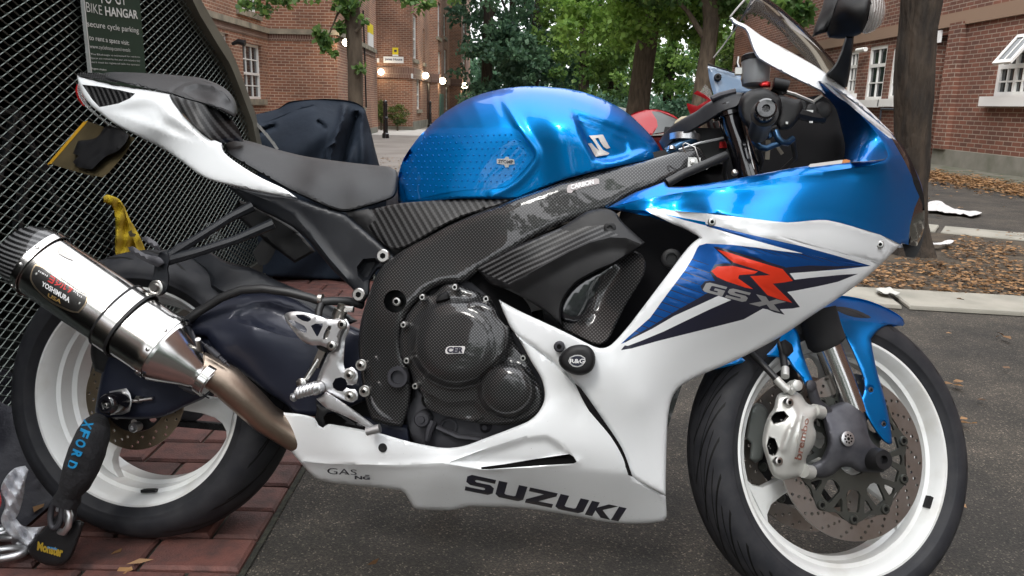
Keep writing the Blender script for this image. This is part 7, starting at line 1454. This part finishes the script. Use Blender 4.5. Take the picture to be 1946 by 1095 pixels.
# ============================================================ RED MOTORCYCLE
RM=empty('motorcycle',Vector((.85,5.2,0)),'red and black sports motorcycle parked behind, seen between the blue tank and the handlebar','motorcycle')
fr_=Frame(Vector((1.3,5.2,0)),Vector((1,0,0)),Vector((0,-1,0)),Vector((0,0,1)))
REDP=M('red_paint',(.24,.004,.008),.35,.1,.15,spec=.3)
s=Surf(fr_,[(1190,230),(1200,217),(1215,211),(1235,208),(1255,209),(1275,216),(1292,228),(1290,242),(1265,252),(1240,256),(1210,262),(1195,255)],[(1190,230,.05),(1235,208,.02),(1292,228,.05),(1240,240,.17),(1210,240,.16),(1265,240,.15)],edge=(3,.01),feats=[('rollm',A2([(1190,230),(1200,217),(1235,208),(1275,216),(1292,228)]),14,.8)]); 
rt=panel('fuel_tank',s,[REDP,M('grey_decal',(.04,.045,.045),.4)],RM,step=4,thick=.01,mirror=True,regions=[(A2([(1238,212),(1252,212),(1290,228),(1292,245),(1240,256),(1250,240),(1248,228)]),1)])
s=Surf(fr_,[(1305,200),(1306,196),(1325,202),(1345,190),(1318,178),(1325,172),(1345,184),(1355,196),(1350,205),(1325,222),(1312,218)],[(1305,200,.1),(1345,190,.12),(1325,220,.1)],edge=(2,.004)); panel('cowl',s,[REDP],RM,step=5,thick=.05)
s=Surf(fr_,[(1340,160),(1352,175),(1352,190),(1346,192),(1330,176)],[(1340,160,.1),(1350,190,.1)],edge=None); panel('indicator',s,[CLEAR],RM,step=5,thick=.03)
s=Surf(fr_,[(1282,232),(1295,222),(1318,220),(1312,232),(1295,244),(1282,246)],.12,edge=(2,.004)); panel('tank_cover',s,[M('beige_part',(.45,.40,.28),.5)],RM,step=5,thick=.05)
s=Surf(fr_,[(1150,240),(1190,245),(1240,258),(1300,250),(1330,240),(1340,300),(1320,370),(1250,400),(1180,380),(1150,300)],.12,edge=(6,.03)); panel('fairing',s,[REDP],RM,step=10,thick=.2)
s=Surf(fr_,[(1060,215),(1110,205),(1190,242),(1180,256),(1110,240),(1065,228)],.08,edge=(4,.02)); panel('seat',s,[SEATM],RM,step=8,thick=.14)
mb=MB()
for w_ in (-.09,.09): mb.tube([fr_.L(.0,w_,.86),fr_.L(.22,w_,.30)],.024,10)
mb.build_each('fork_leg',[BLK],RM)
mb=MB()
for w_ in (-.10,.10): mb.tube([fr_.L(-.55,w_*.8,.42),fr_.L(-1.15,w_,.30)],.026,8)
mb.build_each('swingarm',[DALU],RM)
mb=MB(); mb.box(fr_.L(-.42,0,.45),.20,.14,.18,(fr_.X,fr_.N,fr_.U)); mb.build('engine',[DALU],RM)
mb=MB(); mb.tube([fr_.L(.05,0,.56),fr_.L(.15,0,.62),fr_.L(.28,0,.625),fr_.L(.40,0,.56),fr_.L(.47,0,.48)],[.03,.055,.06,.055,.03],10); mb.build('front_fender',[REDP],RM)
for a_ in (-1.15,.22):
    c=fr_.L(a_,0,.30); W_=MB(); W_.lathe(c,fr_.N,[(-.03,.18),(-.035,.225),(-.03,.232),(.03,.232),(.035,.225),(.03,.18)],40,closed=True); 
    for k in range(3): 
        an_=k*2.094; W_.tube([c,c+fr_.X*math.cos(an_)*.2+fr_.U*math.sin(an_)*.2],.018,8)
    W_=W_.build('wheel',[BLK],RM); mb=MB(); mb.lathe(c,fr_.N,[(-.045,.232),(-.055,.26),(-.03,.295),(0,.302),(.03,.295),(.055,.26),(.045,.232)],40,closed=True); mb.build('tyre',[RUBH],W_)
# ============================================================ WHITE CAR behind the tank
wc=PY(1092,200,27.0); CA=empty('parked_car',Vector((wc.x,27,0)),'white car roof just visible behind the top of the fuel tank','car')
WCP=M('car_white_paint',(.72,.74,.76),.25,0,1); CGL=M('car_glass',(.015,.018,.02),.06,0,0,spec=.8)
def carsec(pts,y0,y1,mat,nm,ins_=0): 
    mb=MB(); a=[Vector((wc.x+p[0],27+y0+ins_,p[1])) for p in pts]; b_=[Vector((wc.x+p[0],27+y1-ins_,p[1])) for p in pts]; mb.prism(a,b_); return mb.build(nm,[mat],CA,smooth=False)
top_z=PY(1178,189,27).z
bd=carsec([(-2.1,.30),(2.1,.30),(2.15,.55),(2.05,.80),(1.35,.92),(-2.0,.92),(-2.15,.6)],-.85,.85,WCP,'body')
carsec([(1.32,.924),(.75,top_z-.06),(-1.6,top_z-.06),(-2.0,.924)],-.76,.76,CGL,'windows')
carsec([(.80,top_z-.10),(.70,top_z),(-1.5,top_z),(-1.7,top_z-.10)],-.79,.79,WCP,'roof')
for a_ in (-1.3,1.3):
    for yy in (-.78,.78): mb=MB(); mb.lathe(Vector((wc.x+a_,27+yy,.31)),Vector((0,1,0)),[(-.1,.2),(-.1,.31),(.1,.31),(.1,.2)],24); mb.build('wheel',[RUBH],CA)
# ============================================================ LITTER
PLST=M('white_plastic',(.68,.68,.68),.45,0,.3)
def rag(nm,pts,label,h,amp,seed,mat=PLST,cat='litter'):
    q=smoothpts(pts); g=np.array([(x,y) for x in np.arange(q[:,0].min(),q[:,0].max(),3) for y in np.arange(q[:,1].min(),q[:,1].max(),2)]); g=g[inpoly(g,q)&(segdist(g,q)>1)]
    V=[Vector(a) for a in q]+[Vector(a) for a in g]; r=delaunay_2d_cdt(V,[(i,(i+1)%len(q)) for i in range(len(q))],[],0,1e-4); vv=[tuple(a) for a in r[0]]; c=np.array([np.mean([vv[i] for i in f],axis=0) for f in r[2]]); k=inpoly(c,q)
    P_=[]
    for a in vv:
        g_=G(a[0],a[1],h); g_.z=h+amp*(.5+.5*noise.noise(Vector((a[0]*.15,a[1]*.3,seed)))); P_.append(g_)
    m=len(P_); fs=[tuple(f) for f,z in zip(r[2],k) if z]; me=mesh_from(P_+[p-Vector((0,0,.004)) for p in P_],fs+[tuple(i+m for i in f[::-1]) for f in fs],[mat],angle=60,name=nm); c_=sum(P_,Vector())/m; tag(base_at(link(nm,me),(c_.x,c_.y,h-.004)),label,cat)
rag('plastic_scrap',[(1762,388),(1772,384),(1790,387),(1805,396),(1830,403),(1858,404),(1866,407),(1850,413),(1825,409),(1800,408),(1780,404),(1763,404)],'long crumpled white plastic scrap on the path right of the blue nose',.016,.03,1)
rag('plastic_strip',[(1760,462),(1785,464),(1800,459),(1813,460),(1808,465),(1785,468),(1762,467)],'thin white plastic strip lying on the leaf covered verge by the big trunk',.045,.02,2)
rag('paper_tissue',[(1664,552),(1676,551),(1690,549),(1698,556),(1710,562),(1700,566),(1685,563),(1670,560)],'crumpled grey tissue on the concrete kerb slabs',.034,.025,3,M('tissue',(.45,.45,.42),.9))
# ============================================================ LOCK, CHAIN AND COVER BAG BY THE REAR WHEEL
fl=Frame(B.O+B.N*.20,B.X,B.N,B.U)
PLK=Surf(fl,[(52,1045),(62,1030),(88,1000),(112,974),(118,975),(120,990),(112,1006),(118,1010),(132,1006),(140,990),(150,988),(160,994),(150,1025),(135,1060),(118,1074),(100,1075),(78,1070),(58,1056)],.0,edge=(8,.010))
pk=empty('padlock',fl.P(100,1070),'black padlock with gold lettering hanging beside the rear tyre','padlock')
panel('body',PLK,[BLK],pk,step=6,thick=.035)
text_on('lettering',PLK,'Monster',[(72,1029),(121,1041),(118,1060),(70,1046)],M('gold_letter',(.5,.34,.04),.4,.5),pk,bold=.05,eps=.002); text_on('lettering',PLK,'OXFORD',[(90,1038),(109,1042),(108,1046),(89,1042)],M('blue_letter',(.02,.22,.50),.4),pk,bold=.03,eps=.0025)
mb=MB(); mb.tube([fl.P(x,y,w_) for x,y,w_ in ((112,1010,-.01),(122,1012,.012),(130,1000,.015),(133,980,.015),(128,966,.012),(118,960,0),(112,968,-.015))],.0062,12); mb.build('shackle',[ALU],pk)
sl=empty('chain_lock',fl.P(110,970),'black fabric sleeved chain with blue lettering looped through the rear wheel','chain')
sv=[(196,812),(180,800),(160,806),(150,835),(140,870),(128,905),(118,925),(112,940)]
FABM=M('black_fabric',(.008,.008,.010),.9); vary(FABM,(.016,.016,.019),40,5,(.4,.7),bump=.8,bscale=120,dist=.004)
BL2=M('blue_letter2',(.006,.085,.18),.7,spec=.2)
mb=MB(); cpts=[(200,860,.0),(186,845,-.02),(176,838,.01),(164,868,.02),(150,900,.02),(140,930,.015),(130,950,.01)]
mb.tube([fl.P(188,800,-.09),fl.P(182,812,-.05),fl.P(176,830,.0),fl.P(166,858,.015),(fl.P(155,888,.02)),fl.P(143,918,.018),fl.P(133,936,.012),fl.P(128,950,.01),fl.P(125,958,.01)],[.018,.026,.031,.033,.032,.028,.021,.025,.023],20); SLV=mb.build('sleeve',[FABM],sl)
def onsl(x,y):
    t=(y-820)/130.; return fl.P(x,y,.012+.0275)
text_on('lettering',lambda x,y: fl.P(x,y,.046),'DROFXO'[::-1],[(168,792),(150,884),(125,893),(148,797)][0:1]+[(132,895)]+[(117,886)]+[(150,800)],M('blue_letter2',(.01,.20,.42),.5),SLV,bold=.03) if 0 else None
for ch_,(x,y) in zip('DROFX',((139,876),(148,856),(156,836),(163,817),(169,800))):
    v_,f_=text_pts(ch_,.04); d1=np.array([-.38,.92]); d2_=np.array([.92,.38]); hgt=20; wd=15
    P_=[fl.P(x+d1[0]*(a*wd)+d2_[0]*(b_*hgt-hgt*.5), y+d1[1]*(a*wd)+d2_[1]*(b_*hgt-hgt*.5),.026+.033*math.sin(.6+b_*1.0)) for a,b_ in v_]
    link('lettering',mesh_from(P_,f_,[M('blue_letter2',(.01,.20,.42),.5)],False,name='lettering'),SLV)
mb=MB()
for (x,y,a_) in ((107,965,1.45),(133,955,1.6)):
    c=fl.P(x,y+12,.0); d=(fl.U*math.sin(a_)+fl.X*math.cos(a_)); sx_=d.cross(fl.N if x<120 else fl.X).normalized(); L=.028; w_=.012
    mb.tube([c+d*L*math.sin(t_)*(1)+sx_*w_*math.cos(t_) for t_ in np.linspace(0,2*math.pi,20,endpoint=False)],.0058,10,closed=True)
mb.build('link',[DALU],sl)
# bright chain on the ground, one thing of linked rings
ch=empty('steel_chain',G(20,1030),'shiny steel chain links on the paving left of the padlock','chain')
for i,(x,y,ang,fl2) in enumerate(((-20,1012,.1,0),(18,1014,-.1,0),(60,1030,-.1,1),(10,1052,.25,0),(-40,1050,.0,1))):
    c=G(x,y,.035); d=Vector((math.cos(ang),math.sin(ang),0)); s_=Vector((-d.y,d.x,0)) if not fl2 else Vector((0,0,1)); mb=MB(); mb.tube([c+d*.036*math.cos(t_)+s_*.017*math.sin(t_) for t_ in np.linspace(0,2*math.pi,20,endpoint=False)],.0078,12,closed=True); mb.build('link',[ALU],ch)
# crumpled silver edged cover bag
SLVR=M('silver_fabric',(.78,.79,.82),.32,.15); vary(SLVR,(.60,.61,.65),12,5,(.35,.7),bump=.6,bscale=30,dist=.008)
BAGM=M('dark_bag_fabric',(.010,.010,.016),.7); vary(BAGM,(.022,.022,.03),10,5,(.4,.7),bump=.8,bscale=25,dist=.01)
bg_=empty('cover_bag',G(40,960),'crumpled black and silver fabric cover heaped by the hangar base and rear tyre','bag')
V=[];F=[];nu,nv=60,40
for i in range(nu):
    for j in range(nv):
        u=i/(nu-1);v=j/(nv-1); x=-1.85+u*.80; y=1.50+v*.62-.0*u
        r_=max(0,1-((u-.35)/.62)**2)*max(0,1-((v-.55)/.52)**2); nz_=noise.noise(Vector((u*4,v*4,1)))+.5*noise.noise(Vector((u*9,v*9,5)))
        V.append((x,y,.02+.26*r_**.6*(.75+.5*nz_)))
for i in range(nu-1):
    for j in range(nv-1): F.append((i*nv+j,(i+1)*nv+j,(i+1)*nv+j+1,i*nv+j+1))
link('dark_fabric',mesh_from(V,F,[BAGM],angle=80,name='dark_fabric'),bg_)
fbg=Frame(Vector((0,1.40,0)),Vector((1,0,0)),Vector((0,-1,0)),Vector((0,0,1)))
def slf(p): return .014*np.sin(p[:,0]*.16+p[:,1]*.09)+.008*np.sin(p[:,0]*.31-p[:,1]*.22)
s=Surf(fbg,[(2,925),(12,905),(28,890),(48,885),(54,893),(48,915),(44,945),(36,975),(30,985),(45,1000),(70,1002),(86,1000),(72,1022),(58,1040),(45,1035),(20,1018),(5,1000),(2,985),(10,960),(4,940)],.0,edge=(8,.02),feats=[('fn',slf)]); panel('silver_fabric',s,[SLVR],bg_,step=4,thick=.02,angle=60)
s=Surf(fbg,[(-6,930),(0,935),(3,955),(0,965),(-6,965)],.01,edge=(2,.004)); panel('red_trim',s,[REDL],bg_,step=5,thick=.01)
finish()
